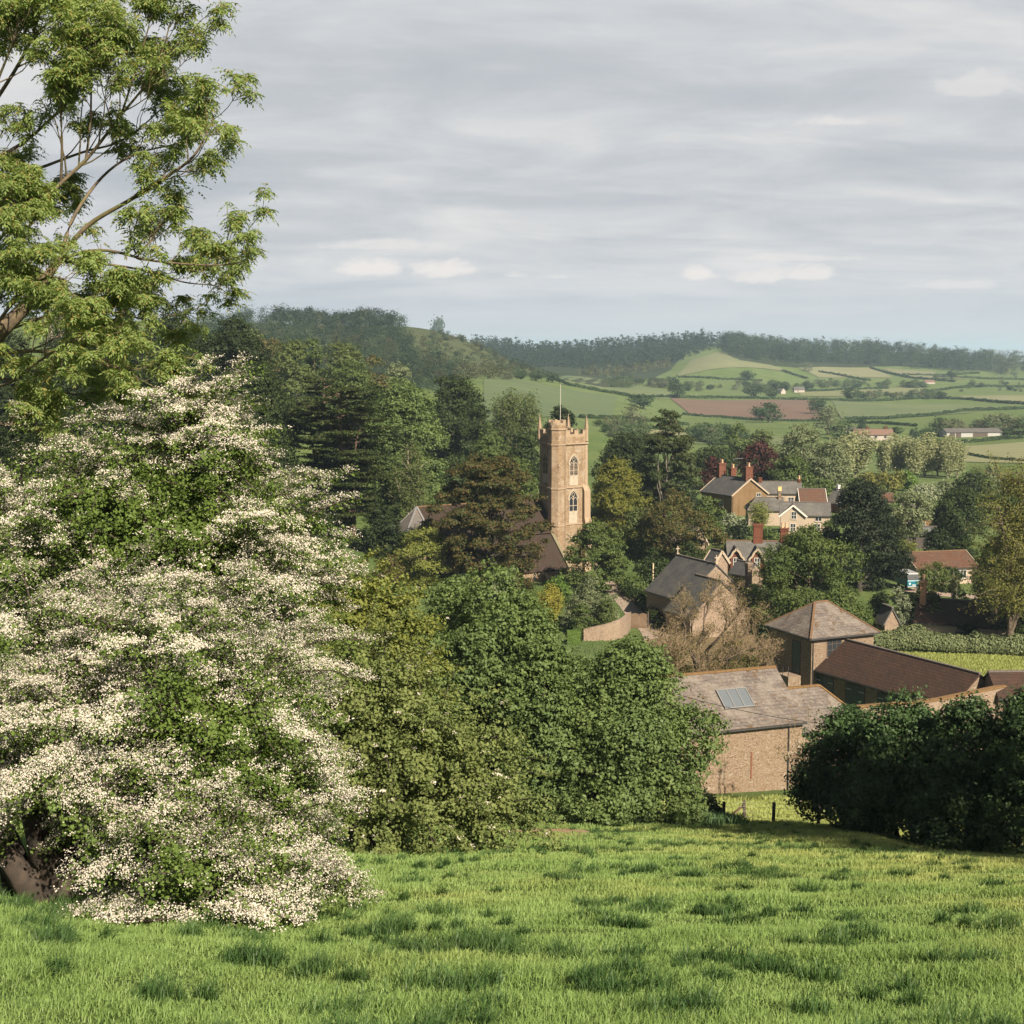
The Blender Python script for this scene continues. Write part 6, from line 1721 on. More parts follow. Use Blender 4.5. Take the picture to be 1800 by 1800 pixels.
spray_tree('hawthorn_tree', 'huge hawthorn smothered in cream blossom with dark trunk on the grass slope', ft, [
    lobe(150, 1310, 19.3, 220, 140, 1.4), lobe(-80, 1320, 19.8, 170, 95, 1.0), lobe(375, 1340, 19.8, 150, 150, 1.2), lobe(255, 1150, 20.6, 200, 130, 1.1), lobe(425, 1240, 20.6, 115, 130, .9),
    lobe(60, 1180, 20.8, 160, 120, .9), lobe(395, 1500, 19.2, 135, 105, .9), lobe(300, 1455, 18.7, 110, 80, .8), lobe(450, 1400, 20.2, 65, 100, .5), lobe(370, 1565, 17.0, 105, 60, .7), lobe(440, 1570, 17.6, 80, 50, .45), lobe(470, 1490, 19.4, 65, 70, .4),
], L_HAW, BARK_H, 81, .052, 64, 220, .95, .021, 6, .26, 1.0, 1.45)
f2_ = at(240, 1480, 25.5); f2_[2] = H(f2_[0], f2_[1])
spray_tree('hawthorn_tree', 'taller hawthorn with patchy blossom rising behind the huge blossoming one', f2_, [
    lobe(310, 795, 25.5, 100, 105, .9), lobe(200, 880, 25.0, 140, 110, 1.0), lobe(60, 900, 25.0, 150, 110, .9), lobe(385, 880, 25.5, 100, 90, .9), lobe(455, 960, 25.2, 90, 90, .9), lobe(330, 980, 24.6, 170, 110, 1.1),
    lobe(130, 1030, 24.6, 160, 110, .9), lobe(465, 1080, 25.0, 95, 100, .9), lobe(520, 1165, 25.4, 55, 70, .4), lobe(365, 725, 25.8, 45, 40, .3), lobe(385, 790, 25.6, 50, 40, .3), lobe(-40, 980, 25, 140, 130, .7),
], L_HAW, BARK_H, 82, .058, 54, 205, .75, .0245, 6, .26, .9, 1.6, ground=False)
# the green hawthorn beyond them, dark limbs sweeping low
f3_ = at(640, 1490, 39); f3_[2] = H(f3_[0], f3_[1])
spray_tree('thorn_tree', 'wide green thorn tree with dark sweeping limbs and a few white sprays', f3_, [
    lobe(670, 1290, 39, 120, 110, 1.1), lobe(800, 1390, 39, 110, 75, 1.1), lobe(620, 1390, 38.5, 120, 90, 1.0), lobe(630, 1200, 39.5, 80, 80, .9), lobe(740, 1330, 38.5, 110, 80, 1.0), lobe(690, 1265, 39.5, 70, 60, .6),
    lobe(720, 1425, 38, 150, 55, 1.0), lobe(860, 1425, 38.5, 70, 50, .6), lobe(590, 1300, 38.5, 80, 100, .6),
], L_HAWD, BARK_D, 83, .10, 75, 130, .010, .05, 6, .24, .7, 1.9)
f4_ = at(640, 1400, 47); f4_[2] = H(f4_[0], f4_[1])
spray_tree('thorn_tree', 'yellow green thorn tree topping the wide green one', f4_, [
    lobe(640, 1090, 47, 75, 60, 1.0), lobe(600, 1150, 47, 80, 80, .8), lobe(685, 1120, 47, 55, 55, .6), lobe(600, 1050, 47.5, 60, 50, .6), lobe(690, 1190, 46.5, 70, 60, .7),
], L_LIME, BARK_H, 84, .115, 85, 115, .006, .05, 5, .2, .5, 1.6)

# ------------------------------------------------------------------ the ash
L_ASH = leaf_mat('leaf_ash', (.135, .195, .058), (.240, .315, .100), .5, .8, .5, (.24, .22, .07), .15)
BARK_A = bark_mat('bark_ash', (.13, .100, .060), (.07, .055, .036), (.095, .085, .03))
def ash():
    rng = np.random.RandomState(91)
    Y0 = 28.0
    foot = at(-120, 1500, Y0); foot[2] = H(foot[0], foot[1])
    root = empty('ash_tree', tuple(foot), 0, 'tall ash with open feathery leaf tufts on upswept branches in the upper corner', 'tree')
    out = []; tips = []
    def pl(pts, dy=None):
        n = len(pts); pts = [(x if x < 180 else 180 + (x - 180) * .84, y) for x, y in pts]
        P = np.array([at(x, y, Y0 + (dy[i] if dy else 0)) for i, (x, y) in enumerate(pts)]) - foot
        t = np.linspace(0, n - 1, n * 3); return np.stack([np.interp(t, np.arange(n), P[:, k]) for k in range(3)], 1)
    def limb(pts, r0, r1, dy=None, dep=2, n=(5, 8), ratio=(.24, .48), up=.45, share=True):
        P = pl(pts, dy); P = np.stack([_blur(P[:, k:k + 1], 1.2, 0)[:, 0] for k in range(3)], 1)
        P[0] = pl(pts, dy)[0]
        R = np.linspace(r0 * .52, r1 * .6, len(P)); out.append((P, R))
        if dep:
            ramify(rng, P, R * .9, dep + 1, out, tips, ratio, n, up, .80, .38, .0065, 6, (2, 4))
        return P
    trunk = pl([(-120, 1520), (-115, 1200), (-100, 900), (-60, 660), (-10, 590), (40, 545), (105, 455)], [0, 0, 0, 0, 0, 0, 0]); out.append((trunk, np.linspace(.42, .075, len(trunk))))
    t2 = pl([(-60, 660), (-70, 480), (-75, 250), (-70, 60), (-60, -160)], [0, .5, 1, 1, 1]); out.append((t2, np.linspace(.17, .05, len(t2))))
    t3 = pl([(-100, 900), (-190, 600), (-240, 250), (-260, -100)], [0, 1, 2, 2]); out.append((t3, np.linspace(.22, .06, len(t3))))
    limb([(105, 455), (150, 393), (230, 357), (300, 318), (367, 283), (393, 247), (415, 200)], .10, .02, [0, 0, -.3, -.6, -.9, -1, -1.1], n=(9, 12))
    limb([(107, 450), (123, 387), (165, 325), (205, 290), (260, 265), (330, 255), (385, 240)], .075, .02, [0, .2, .6, .9, 1.2, 1.4, 1.5], n=(8, 11))
    limb([(50, 400), (62, 372), (107, 320), (150, 285), (185, 240), (220, 200), (275, 148), (305, 95), (325, 30)], .09, .018, [0, .1, .2, .2, 0, -.3, -.6, -.8, -.9], n=(10, 13))
    limb([(105, 455), (167, 437), (217, 443), (267, 457), (333, 463), (400, 467), (455, 465), (478, 458)], .075, .014, [0, -.3, -.6, -.8, -1, -1.1, -1.2, -1.2], n=(9, 12), up=.6)
    limb([(105, 460), (170, 462), (240, 470), (300, 482), (350, 498), (400, 500), (430, 505)], .06, .014, [0, .3, .7, 1, 1.2, 1.4, 1.5], n=(8, 11), up=.2)
    limb([(-20, 285), (43, 252), (83, 215), (120, 180), (150, 140), (175, 80), (180, 20)], .08, .018, [0, .3, .5, .7, .9, 1, 1], n=(9, 12))
    limb([(-20, 320), (60, 300), (110, 280), (160, 262), (210, 255), (260, 225), (300, 195), (335, 160)], .07, .016, [.6, .7, .8, 1, 1.2, 1.3, 1.4, 1.5], n=(9, 12))
    limb([(-10, 180), (30, 120), (60, 60), (75, 0), (80, -60)], .08, .02, [1, .6, .3, 0, -.2], n=(8, 11))
    limb([(0, 80), (60, 30), (110, -20), (150, -70)], .07, .02, [1, 1.2, 1.4, 1.6], n=(8, 10))
    limb([(220, 200), (240, 150), (262, 90), (280, 40), (290, -10)], .045, .014, [-.3, -.5, -.7, -.9, -1], n=(7, 9))
    limb([(150, 285), (160, 220), (160, 150), (165, 90), (150, 30)], .05, .014, [.2, -.1, -.3, -.5, -.6], n=(8, 10))
    limb([(-60, 640), (20, 615), (100, 618), (180, 640), (240, 655), (290, 640)], .10, .015, [0, -.5, -.9, -1.2, -1.4, -1.5], n=(9, 12), up=.15)
    limb([(-10, 590), (60, 560), (140, 545), (220, 550), (300, 570), (345, 585)], .09, .015, [0, .3, .6, .9, 1.1, 1.3], n=(10, 13), up=.2)
    limb([(-80, 720), (-10, 745), (50, 750), (95, 770)], .10, .03, [0, -.6, -1, -1.3], n=(6, 8), up=.4)
    limb([(-60, 650), (0, 560), (40, 510), (90, 480), (130, 500)], .08, .02, [0, -1, -1.4, -1.7, -1.9], n=(9, 12), up=.25)
    limb([(-40, 480), (20, 500), (70, 520), (120, 560), (170, 580)], .07, .015, [.5, .9, 1.3, 1.6, 1.9], n=(9, 12), up=.15)
    limb([(-80, 700), (-20, 660), (40, 670), (90, 690), (150, 695), (200, 680)], .07, .015, [0, .5, .9, 1.2, 1.4, 1.6], n=(8, 11), up=.2)
    limb([(-40, 480), (-10, 430), (25, 395), (50, 340), (80, 320)], .06, .015, [.5, .3, 0, -.3, -.5], n=(6, 8))
    limb([(-190, 600), (-120, 480), (-60, 380), (-20, 280), (10, 220)], .08, .02, [1, .6, .2, 0, -.2], n=(6, 8))
    limb([(-72, 300), (-30, 210), (0, 130), (30, 60), (40, -20)], .08, .02, [1, .5, .2, -.2, -.5], n=(9, 12))
    limb([(-72, 150), (-20, 90), (20, 20), (50, -60)], .08, .02, [1, 1.3, 1.6, 1.8], n=(9, 12))
    limb([(-70, 400), (-10, 350), (40, 330), (90, 350), (130, 370)], .07, .016, [.5, .9, 1.2, 1.5, 1.7], n=(8, 11))
    limb([(60, 60), (100, 30), (135, 0), (150, -50)], .05, .014, [.3, .8, 1.2, 1.5], n=(8, 10))
    limb([(107, 320), (110, 250), (105, 180), (115, 120), (110, 60)], .055, .014, [.2, -.2, -.5, -.8, -1], n=(9, 11))
    limb([(40, 545), (90, 520), (130, 515), (190, 525), (240, 520)], .06, .014, [0, -.5, -.9, -1.2, -1.4], n=(9, 12), up=.2)
    limb([(-60, 660), (0, 690), (60, 640), (120, 600), (160, 590)], .07, .015, [0, -1, -1.5, -1.9, -2.1], n=(9, 12), up=.2)
    limb([(-72, 480), (-30, 470), (10, 465), (50, 470), (85, 485)], .06, .015, [0, -.8, -1.3, -1.7, -2], n=(10, 13), up=.25)
    limb([(-72, 560), (-30, 540), (10, 520), (40, 500), (70, 520)], .06, .015, [.5, .8, 1.2, 1.5, 1.8], n=(10, 13), up=.2)
    limb([(-72, 420), (-40, 380), (-10, 350), (25, 350), (50, 365)], .05, .014, [0, -.5, -.9, -1.2, -1.4], n=(9, 12), up=.3)
    T = np.array(tips)
    # feathery leaves: 6-9 drooping pinnate leaves round every tip
    Ps = []; Ns = []; Ts = []
    nt = len(T); per = 4
    for q in range(per):
        a = rng.rand(nt) * 6.283; el = rng.uniform(-.35, .75, nt)
        d = np.stack([np.cos(a) * np.cos(el), np.sin(a) * np.cos(el), np.sin(el)], 1)
        S = strands(rng, T + rng.normal(size=(nt, 3)) * .02, d, rng.uniform(.17, .30, nt), 5, 1.4, .1)
        side = unit(np.cross(np.diff(S, axis=1).mean(1), [0, 0, 1.]))
        for k in range(1, 5):
            dr = unit(S[:, k] - S[:, k - 1])
            for sg in ((-1, 1) if k < 4 else (0,)):
                td = unit(dr * .55 + side * sg * .8 + [0, 0, -.25]) if sg else dr
                Ps.append(S[:, k] + td * .04); Ts.append(td); Ns.append(np.cross(td, side * 1.0 + rng.normal(size=(nt, 3)) * .35) * np.where(np.cross(td, side)[:, 2:3] < 0, -1, 1) + rng.normal(size=(nt, 3)) * .2)
    P = np.concatenate(Ps); N = np.concatenate(Ns); Tt = np.concatenate(Ts)
    L = rng.uniform(.075, .12, len(P))
    link('trunk', tubes_mesh('trunk', out, BARK_A, 6), root)
    link('crown', quad_mesh('crown', leaf_quads(P, N, L, L * .31, rng, .15, Tt), L_ASH), root)
    print('ash tips', nt, 'leaves', len(P))
ash()
# ------------------------------------------------------------------ meadow grass
def blade_mat(name, dark, light, dry, dryp, trans=.4):
    m, t, o = new_mat(name)
    g = t.n('ShaderNodeNewGeometry')
    tc = t.n('ShaderNodeTexCoord')
    n = t.noise(tc.outputs['Object'], .10, 4.0, .6); n2 = t.noise(tc.outputs['Object'], .8, 3.0, .6)
    f = t.math('ADD', t.math('MULTIPLY', g.outputs['Random Per Island'], .25), t.math('ADD', t.math('MULTIPLY', t.smooth(n, .35, .65), .35), t.math('MULTIPLY', t.smooth(n2, .35, .65), .40)))
    c = t.mix(f, dark, light)
    s = t.n('ShaderNodeSeparateXYZ', i_0=tc.outputs['Object'])
    # drier, yellower sward on the shoulder of the meadow
    q = t.math('MULTIPLY', t.smooth(t.math('ADD', t.noise(tc.outputs['Object'], .16, 4.0, .65), t.math('MULTIPLY', s.outputs[0], .022)), .50, .74), dryp)
    c = t.mix(q, c, dry)
    p = t.n('ShaderNodeBsdfPrincipled', i_Base_Color=c, i_Roughness=.5)
    p.inputs['Specular IOR Level'].default_value = .3
    tr = t.n('ShaderNodeBsdfTranslucent', i_Color=t.mix(1.0, c, (1.1, 1.25, .5), 'MULTIPLY'))
    mx = t.n('ShaderNodeMixShader', i_0=trans)
    t.t.links.new(p.outputs[0], mx.inputs[1]); t.t.links.new(tr.outputs[0], mx.inputs[2]); t.t.links.new(mx.outputs[0], o.inputs[0])
    return m
M_BLADE = blade_mat('grass_blades', (.145, .225, .060), (.235, .335, .108), (.36, .36, .12), .62)
M_TUFT = blade_mat('grass_tufts', (.038, .085, .024), (.098, .170, .052), (.15, .17, .045), .35)  # darker greens than the blades; tussock self-shade is partly in them
def blades(P, h, wd, rng, lean=.45, wind=(.25, .1)):
    """bent blades: a quad and a tip, 5 corners each"""
    n = len(P)
    a = rng.rand(n) * 6.283
    D = np.stack([np.cos(a), np.sin(a), np.zeros(n)], 1) * (lean * rng.rand(n)[:, None]) + np.array([wind[0], wind[1], 0]) * rng.rand(n)[:, None]
    S = np.stack([np.cos(a + 1.57 + rng.normal(size=n) * .4), np.sin(a + 1.57 + rng.normal(size=n) * .4), np.zeros(n)], 1)
    h = h[:, None]; wd = wd[:, None]
    M = P + D * h * .4 + np.array([0, 0, 1.]) * h * .6
    T = P + D * h * 1.15 + np.array([0, 0, 1.]) * h * (1 - .35 * (np.linalg.norm(D, axis=1, keepdims=True)))
    V = np.empty((n, 5, 3))
    V[:, 0] = P - S * wd * .5; V[:, 1] = P + S * wd * .5; V[:, 2] = M + S * wd * .42; V[:, 3] = M - S * wd * .42; V[:, 4] = T
    i = np.arange(n, dtype=np.int32)[:, None] * 5
    return V.reshape(-1, 3), i + np.array([0, 1, 2, 3]), i + np.array([3, 2, 4])
rng = np.random.RandomState(17)
N_BL = 950000
# distance distribution: thinner but bigger blades further off
q = rng.rand(N_BL); y0, y1, e = 6.5, 82.0, .45
Yb = (y0 ** e + q * (y1 ** e - y0 ** e)) ** (1 / e)
ub = rng.uniform(-.47, .47, N_BL)
xb = ub * Yb
bare = vnoise(xb, Yb, .35, 6.0)
zb_ = H(xb, Yb)
hb = (.045 + .065 * rng.rand(N_BL)) * (.45 + 1.2 * vnoise(xb * .9, Yb, .9, 2.7)) * (.85 + Yb / 60)
wb = (.003 + .003 * rng.rand(N_BL)) * (.55 + Yb / 9.0)
# no grass on the trodden patch
pc = hit(975, 1463)
keep = ((xb - pc[0]) / 5.2) ** 2 + ((Yb - pc[1]) / 2.2) ** 2 > .55 + .5 * bare
V, F4, F3 = blades(np.stack([xb, Yb, zb_ - .02], 1)[keep], hb[keep], wb[keep], rng, .95)
tag(link('meadow_grass', mesh_np('meadow_grass', V, [F4, F3], M_BLADE)), 'sunlit sloping meadow of fine uneven grass', 'grass', None, 'stuff')
# tussocks of longer darker grass, their self-shade put into the colour too
NTU = 1300
q = rng.rand(NTU * 3); Yt = (7.0 ** .8 + q * (60.0 ** .8 - 7.0 ** .8)) ** (1 / .8); xt = rng.uniform(-.46, .46, NTU * 3) * Yt
k = (vnoise(xt * .8, Yt, 3.6, 1.9) * .25 + vnoise(xt, Yt, .8, 4.2) * .4 + rng.rand(len(xt)) * .45 + (Yt < 20) * .03) > .70
xt, Yt = xt[k][:NTU], Yt[k][:NTU]
per = 210
x = np.repeat(xt, per); y = np.repeat(Yt, per); sz = np.repeat(.07 + .24 * rng.rand(len(xt)) ** 2.0, per); n = len(x)
r = np.sqrt(rng.rand(n)) * sz; a = rng.rand(n) * 6.283
el_ = np.repeat(rng.uniform(.8, 1.5, len(xt)), per); th_ = np.repeat(rng.uniform(-.9, .9, len(xt)), per)
ox, oy = np.cos(a) * r * el_, np.sin(a) * r
x = x + ox * np.cos(th_) - oy * np.sin(th_); y = y + ox * np.sin(th_) + oy * np.cos(th_)
h = (.12 + .24 * rng.rand(n)) * (1.15 - .6 * (r / sz)) * (.7 + sz)
V, F4, F3 = blades(np.stack([x, y, H(x, y) - .02], 1), h, (.0035 + .003 * rng.rand(n)) * (.6 + y / 9.0), rng, .8)
tag(link('grass_tussocks', mesh_np('grass_tussocks', V, [F4, F3], M_TUFT)), 'darker tussocks of longer grass dotting the meadow', 'grass', None, 'stuff')
# rank growth along the foot of the trees, and the paddock beyond the stables
n = 26000
s = rng.rand(n); a0, a1 = hit(880, 1440), hit(1280, 1452)
x = a0[0] + (a1[0] - a0[0]) * s + rng.normal(size=n) * .4; y = a0[1] + (a1[1] - a0[1]) * s + rng.normal(size=n) * .9
V, F4, F3 = blades(np.stack([x, y, H(x, y) - .02], 1), .35 + .35 * rng.rand(n), .035 + .02 * rng.rand(n), rng, .6)
tag(link('nettles', mesh_np('nettles', V, [F4, F3], blade_mat('nettle_leaves', (.05, .10, .04), (.10, .17, .08), (.1, .15, .06), .2))), 'rank bluish green growth along the foot of the maples', 'undergrowth', None, 'stuff')
n = 60000
c = [at(1525, 1135, 151.5)[:2], at(1850, 1150, 149)[:2], at(1850, 1215, 128)[:2], at(1500, 1150, 138)[:2]]
u, v = rng.rand(n), rng.rand(n)
p = (c[0] * (1 - u[:, None]) + c[1] * u[:, None]) * (1 - v[:, None]) + (c[3] * (1 - u[:, None]) + c[2] * u[:, None]) * v[:, None]
V, F4, F3 = blades(np.stack([p[:, 0], p[:, 1], H(p[:, 0], p[:, 1]) - .02], 1), .2 + .25 * rng.rand(n), .06 + .05 * rng.rand(n), rng, .7)
tag(link('paddock_grass', mesh_np('paddock_grass', V, [F4, F3], M_BLADE)), 'bright grass of the paddock between stables and hedge', 'grass', None, 'stuff')
n = 30000
x = rng.uniform(8, 30, n); y = rng.uniform(66, 98, n)
V, F4, F3 = blades(np.stack([x, y, H(x, y) - .02], 1), .15 + .25 * rng.rand(n), .04 + .03 * rng.rand(n), rng, .7)
tag(link('verge_grass', mesh_np('verge_grass', V, [F4, F3], M_BLADE)), 'rough grass strip between the fence and the barn wall', 'grass', None, 'stuff')
# churchyard lawns
n = 50000
x = rng.uniform(-26, 22, n); y = rng.uniform(150, 204, n)
V, F4, F3 = blades(np.stack([x, y, H(x, y) - .02], 1), .10 + .12 * rng.rand(n), .05 + .04 * rng.rand(n), rng, .7)
tag(link('lawn_grass', mesh_np('lawn_grass', V, [F4, F3], M_TUFT)), 'green churchyard lawn among the garden shrubs', 'grass', None, 'stuff')

# ------------------------------------------------------------------ hedgerows and trees out in the fields
def hpts(*pp):
    return [hit(*p) for p in pp]
L_FAR = leaf_mat('leaf_far_hedge', (0.0210, 0.0450, 0.0165), (0.0450, 0.0750, 0.0255), .25, .05)
L_FARD = leaf_mat('leaf_far_tree', (0.0225, 0.0465, 0.0165), (0.0488, 0.0788, 0.0270), .25, .1)
HEDGES = [
    ('hedge running down from the three trees above the sloping field', [(975, 668), (1000, 678), (1050, 688), (1115, 699)], 3.0, 2.6),
    ('hedge along the top of the ploughed field', [(1178, 699), (1260, 700), (1350, 702), (1436, 704), (1480, 705)], 3, 2.6),
    ('hedge along the bottom of the ploughed field', [(1200, 729), (1270, 735), (1340, 740), (1450, 741)], 2.6, 2.0),
    ('long hedge curving above the valley field', [(1480, 706), (1560, 705), (1640, 701), (1700, 703), (1760, 709), (1840, 714)], 3.4, 2.8),
    ('long straight hedge below the valley field', [(1485, 739), (1560, 737), (1640, 731), (1720, 722), (1840, 716)], 3.2, 2.6),
    ('hedge below the far end of the valley field', [(1490, 744), (1560, 746), (1610, 750)], 2.4, 2),
    ('hedge under the willow beyond the tower', [(1020, 735), (1080, 737), (1150, 742), (1210, 748)], 2.4, 2.0),
    ('hedge across the valley floor behind the tall pine', [(1090, 752), (1160, 756), (1230, 762), (1300, 766)], 2.4, 2.2),
    ('hedge in front of the far white barn', [(1640, 778), (1700, 779), (1760, 773), (1830, 770)], 2.4, 2.0),
    ('hedge across the striped pale field', [(1700, 800), (1745, 808), (1800, 812)], 1.4, 1.2),
    ('hedge climbing the slope below the round hill', [(1375, 653), (1395, 660), (1420, 667)], 3.4, 3.0),
    ('hedge dividing the pale slope fields under the wood', [(1530, 648), (1560, 657), (1600, 665), (1680, 672)], 3.6, 3.0),
    ('hedge between the pale slope and the tan fields', [(1440, 655), (1490, 664), (1530, 670)], 3.2, 3.0),
    ('upper hedge on the far right slope', [(1585, 660), (1660, 661), (1720, 657)], 3.2, 3.0),
    ('low hedge on the distant right slope', [(1640, 664), (1740, 667), (1830, 668)], 3.2, 3.0),
    ('hedge below the bright distant field', [(1400, 690), (1480, 686), (1560, 684)], 3.2, 2.8),
    ('hedge rising to the distant crossroads', [(1630, 690), (1680, 683), (1740, 680), (1830, 681)], 3.2, 2.8),
    ('hedge along the upper sloping field', [(1110, 700), (1150, 699), (1190, 698)], 3, 2.6),
    ('hedge under the foot of the round hill', [(1190, 664), (1270, 668), (1340, 670)], 3, 2.8),
]
for lab, pp, wd, ht in HEDGES:
    P = hpts(*pp); wd, ht = wd * .72, ht * .72
    d = sum(np.linalg.norm(P[i + 1][:2] - P[i][:2]) for i in range(len(P) - 1))
    lf = max(.6, P[0][1] * .0013)
    hedge('hedgerow', lab, P, wd, ht, lf, L_FAR, int(min(9000, d * (wd + ht) * 1.9 / (.33 * lf * lf))), 'hedgerow', 'hedgerows between the far fields')
# shared shapes for the small far trees
def far_proto(seed, kind, lm, n, leaf, flat=.8, base=.1):
    r = np.random.RandomState(seed)
    P, N, C = crown_pts(r, 10.0, 10.0, base, 26, 1.7, n, kind, flat, .45, .3)
    L = leaf * r.uniform(.7, 1.3, len(P))
    return quad_mesh('crown', leaf_quads(P, N, L, L * .65, r), lm), tubes_mesh('trunk', limbs(r, 10, C, .32, .7, 5), BARK, 5)
L_FARM = leaf_mat('leaf_far_mid', (.050, .085, .032), (.095, .135, .052), .28, .1)
L_FARG = leaf_mat('leaf_far_grey', (.085, .100, .055), (.130, .145, .080), .28, .1)
L_FARC = leaf_mat('needles_far', (.016, .036, .018), (.036, .066, .030), .15, .1)
PR = {'d': [far_proto(s, 'round', L_FARD, 1500, .85) for s in (1, 2, 3)], 'm': [far_proto(s, 'dome', L_FARM, 1300, .8, .8, .0) for s in (4, 5)],
      'g': [far_proto(s, 'dome', L_FARG, 1000, .75, .8, .0) for s in (6, 7)], 'c': [far_proto(s, 'cone', L_FARC, 1300, .85, .8, .0) for s in (8, 9)]}
def far_tree(px, top, foot, wpx, kind, label, group='trees scattered over the far fields', i=[0]):
    i[0] += 1
    P = hit(px, foot); Y = P[1]
    Hh = at(px, top, Y)[2] - P[2]; Wd = 1.3 * wpx * Y / F
    cm, tm = PR[kind][i[0] % len(PR[kind])]
    root = empty('conifer' if kind == 'c' else 'field_tree', tuple(P), i[0] * 1.7, label, 'tree', group)
    root.scale = (Wd / 10, Wd / 10, Hh / 10)
    link('crown', cm, root); link('trunk', tm, root)
    return root
for a in [(1130, 690, 719, 36, 'd', 'lone dark round tree between the sloping and the ploughed field'), (1191, 664, 701, 26, 'd', 'dark upright tree at the upper corner of the ploughed field'),
          (1113, 712, 750, 52, 'g', 'grey green willow below the lone dark round tree'), (1350, 704, 743, 44, 'd', 'dark spreading oak standing in the ploughed field'),
          (1438, 699, 728, 28, 'd', 'dark tree at the right edge of the ploughed field'), (1455, 715, 765, 46, 'g', 'grey willow right of the ploughed field'), (1478, 735, 772, 44, 'm', 'dull green tree left of the red roofed farmhouse'),
          (1325, 674, 699, 26, 'd', 'dark tree above the ploughed field, left of a pair'), (1356, 681, 701, 22, 'd', 'dark tree above the ploughed field, right of a pair'), (1311, 648, 673, 22, 'd', 'dark round tree at the foot of the round hill'),
          (1363, 668, 688, 18, 'd', 'dark tree left of the tiny white cottages'), (1380, 670, 688, 16, 'd', 'small dark tree touching the white cottages'), (1420, 667, 687, 18, 'd', 'dark tree right of the white cottages'), (1421, 637, 654, 16, 'g', 'pale tree under the wood edge above the slope fields'),
          (1495, 681, 703, 26, 'd', 'dark tree on the hedge above the valley field'), (1626, 681, 697, 14, 'd', 'small dark tree on the curving hedge'), (1673, 650, 666, 15, 'd', 'round dark tree alone on the far right slope'),
          (1515, 733, 770, 26, 'c', 'dark triangular conifer over the red roofed farmhouse'), (1603, 751, 772, 10, 'c', 'tiny dark conifer, left of a pair'), (1610, 751, 772, 11, 'c', 'tiny dark conifer, right of a pair'),
          (1556, 749, 765, 14, 'd', 'small dark tree beside the farmhouse chimney'), (1633, 752, 770, 16, 'd', 'dark bushy tree in front of the white barn'), (1770, 752, 772, 14, 'd', 'dark bush at the right end of the white barn'),
          (915, 651, 668, 20, 'd', 'first of the three round trees along the hill foot'), (943, 654, 670, 26, 'd', 'widest of the three round trees along the hill foot'), (970, 654, 673, 20, 'd', 'last of the three round trees along the hill foot'),
          (892, 652, 668, 22, 'g', 'pale scrub tree left of the three round trees'), (1186, 660, 680, 12, 'd', 'narrow dark tree beside the round hill'), (1645, 655, 668, 8, 'm', 'tiny tree between two slope fields'),
          (773, 557, 574, 30, 'd', 'lone round tree standing on the bare hilltop'), (763, 565, 572, 12, 'd', 'small bush below the lone hilltop tree')]:
    far_tree(*a)
rg = np.random.RandomState(33)
def scatter(n, poly, hpx, kinds, label, group, cat=None, wr=(.9, 1.4)):
    xs = [p[0] for p in poly]; ys_ = [p[1] for p in poly]
    k = 0
    while k < n:
        px, py = rg.uniform(min(xs), max(xs)), rg.uniform(min(ys_), max(ys_))
        if not inside(px, py, poly):
            continue
        h = hpx * rg.uniform(.6, 1.35)
        far_tree(px, py - h, py, h * rg.uniform(*wr), rg.choice(list(kinds)), label, group); k += 1
def inside(x, y, poly):
    r = False; j = len(poly) - 1
    for i in range(len(poly)):
        (xi, yi), (xj, yj) = poly[i], poly[j]
        if (yi > y) != (yj > y) and x < (xj - xi) * (y - yi) / (yj - yi) + xi:
            r = not r
        j = i
    return r
scatter(34, [(1060, 672), (1180, 676), (1180, 684), (1060, 682)], 13, 'mdg', 'tree in the loose belt of trees left of the round hill', 'belt of trees left of the round hill')
scatter(30, [(1200, 676), (1420, 680), (1420, 690), (1200, 690)], 11, 'mdg', 'small tree in the hedgerows around the white cottages', 'trees around the white cottages')
scatter(46, [(1430, 674), (1620, 677), (1640, 684), (1440, 682)], 10, 'dmg', 'small tree in the belt below the pale slope fields', 'belt of trees below the pale slope fields')
scatter(34, [(1500, 697), (1660, 693), (1660, 702), (1500, 703)], 11, 'dmg', 'small tree in the belt above the valley field', 'belt of trees above the valley field')
scatter(40, [(1650, 762), (1830, 752), (1830, 764), (1650, 768)], 24, 'gmg', 'pale tree in the thicket behind the white barn', 'thicket behind the white barn')
scatter(16, [(1530, 764), (1660, 764), (1660, 772), (1530, 772)], 13, 'mdg', 'small garden tree along the lane by the farmhouse', 'trees along the farm lane')
scatter(22, [(1690, 676), (1830, 676), (1830, 690), (1690, 690)], 8, 'dmg', 'tiny tree dotted over the far right fields', 'trees dotted over the far right fields')
scatter(24, [(1220, 764), (1300, 770), (1300, 784), (1220, 780)], 24, 'gmd', 'tree in the valley thicket behind the copper beech', 'valley thicket behind the copper beech')
scatter(14, [(1050, 744), (1130, 752), (1130, 778), (1050, 770)], 20, 'gmd', 'tree in the valley thicket beside the tower', 'valley thicket beside the tower')

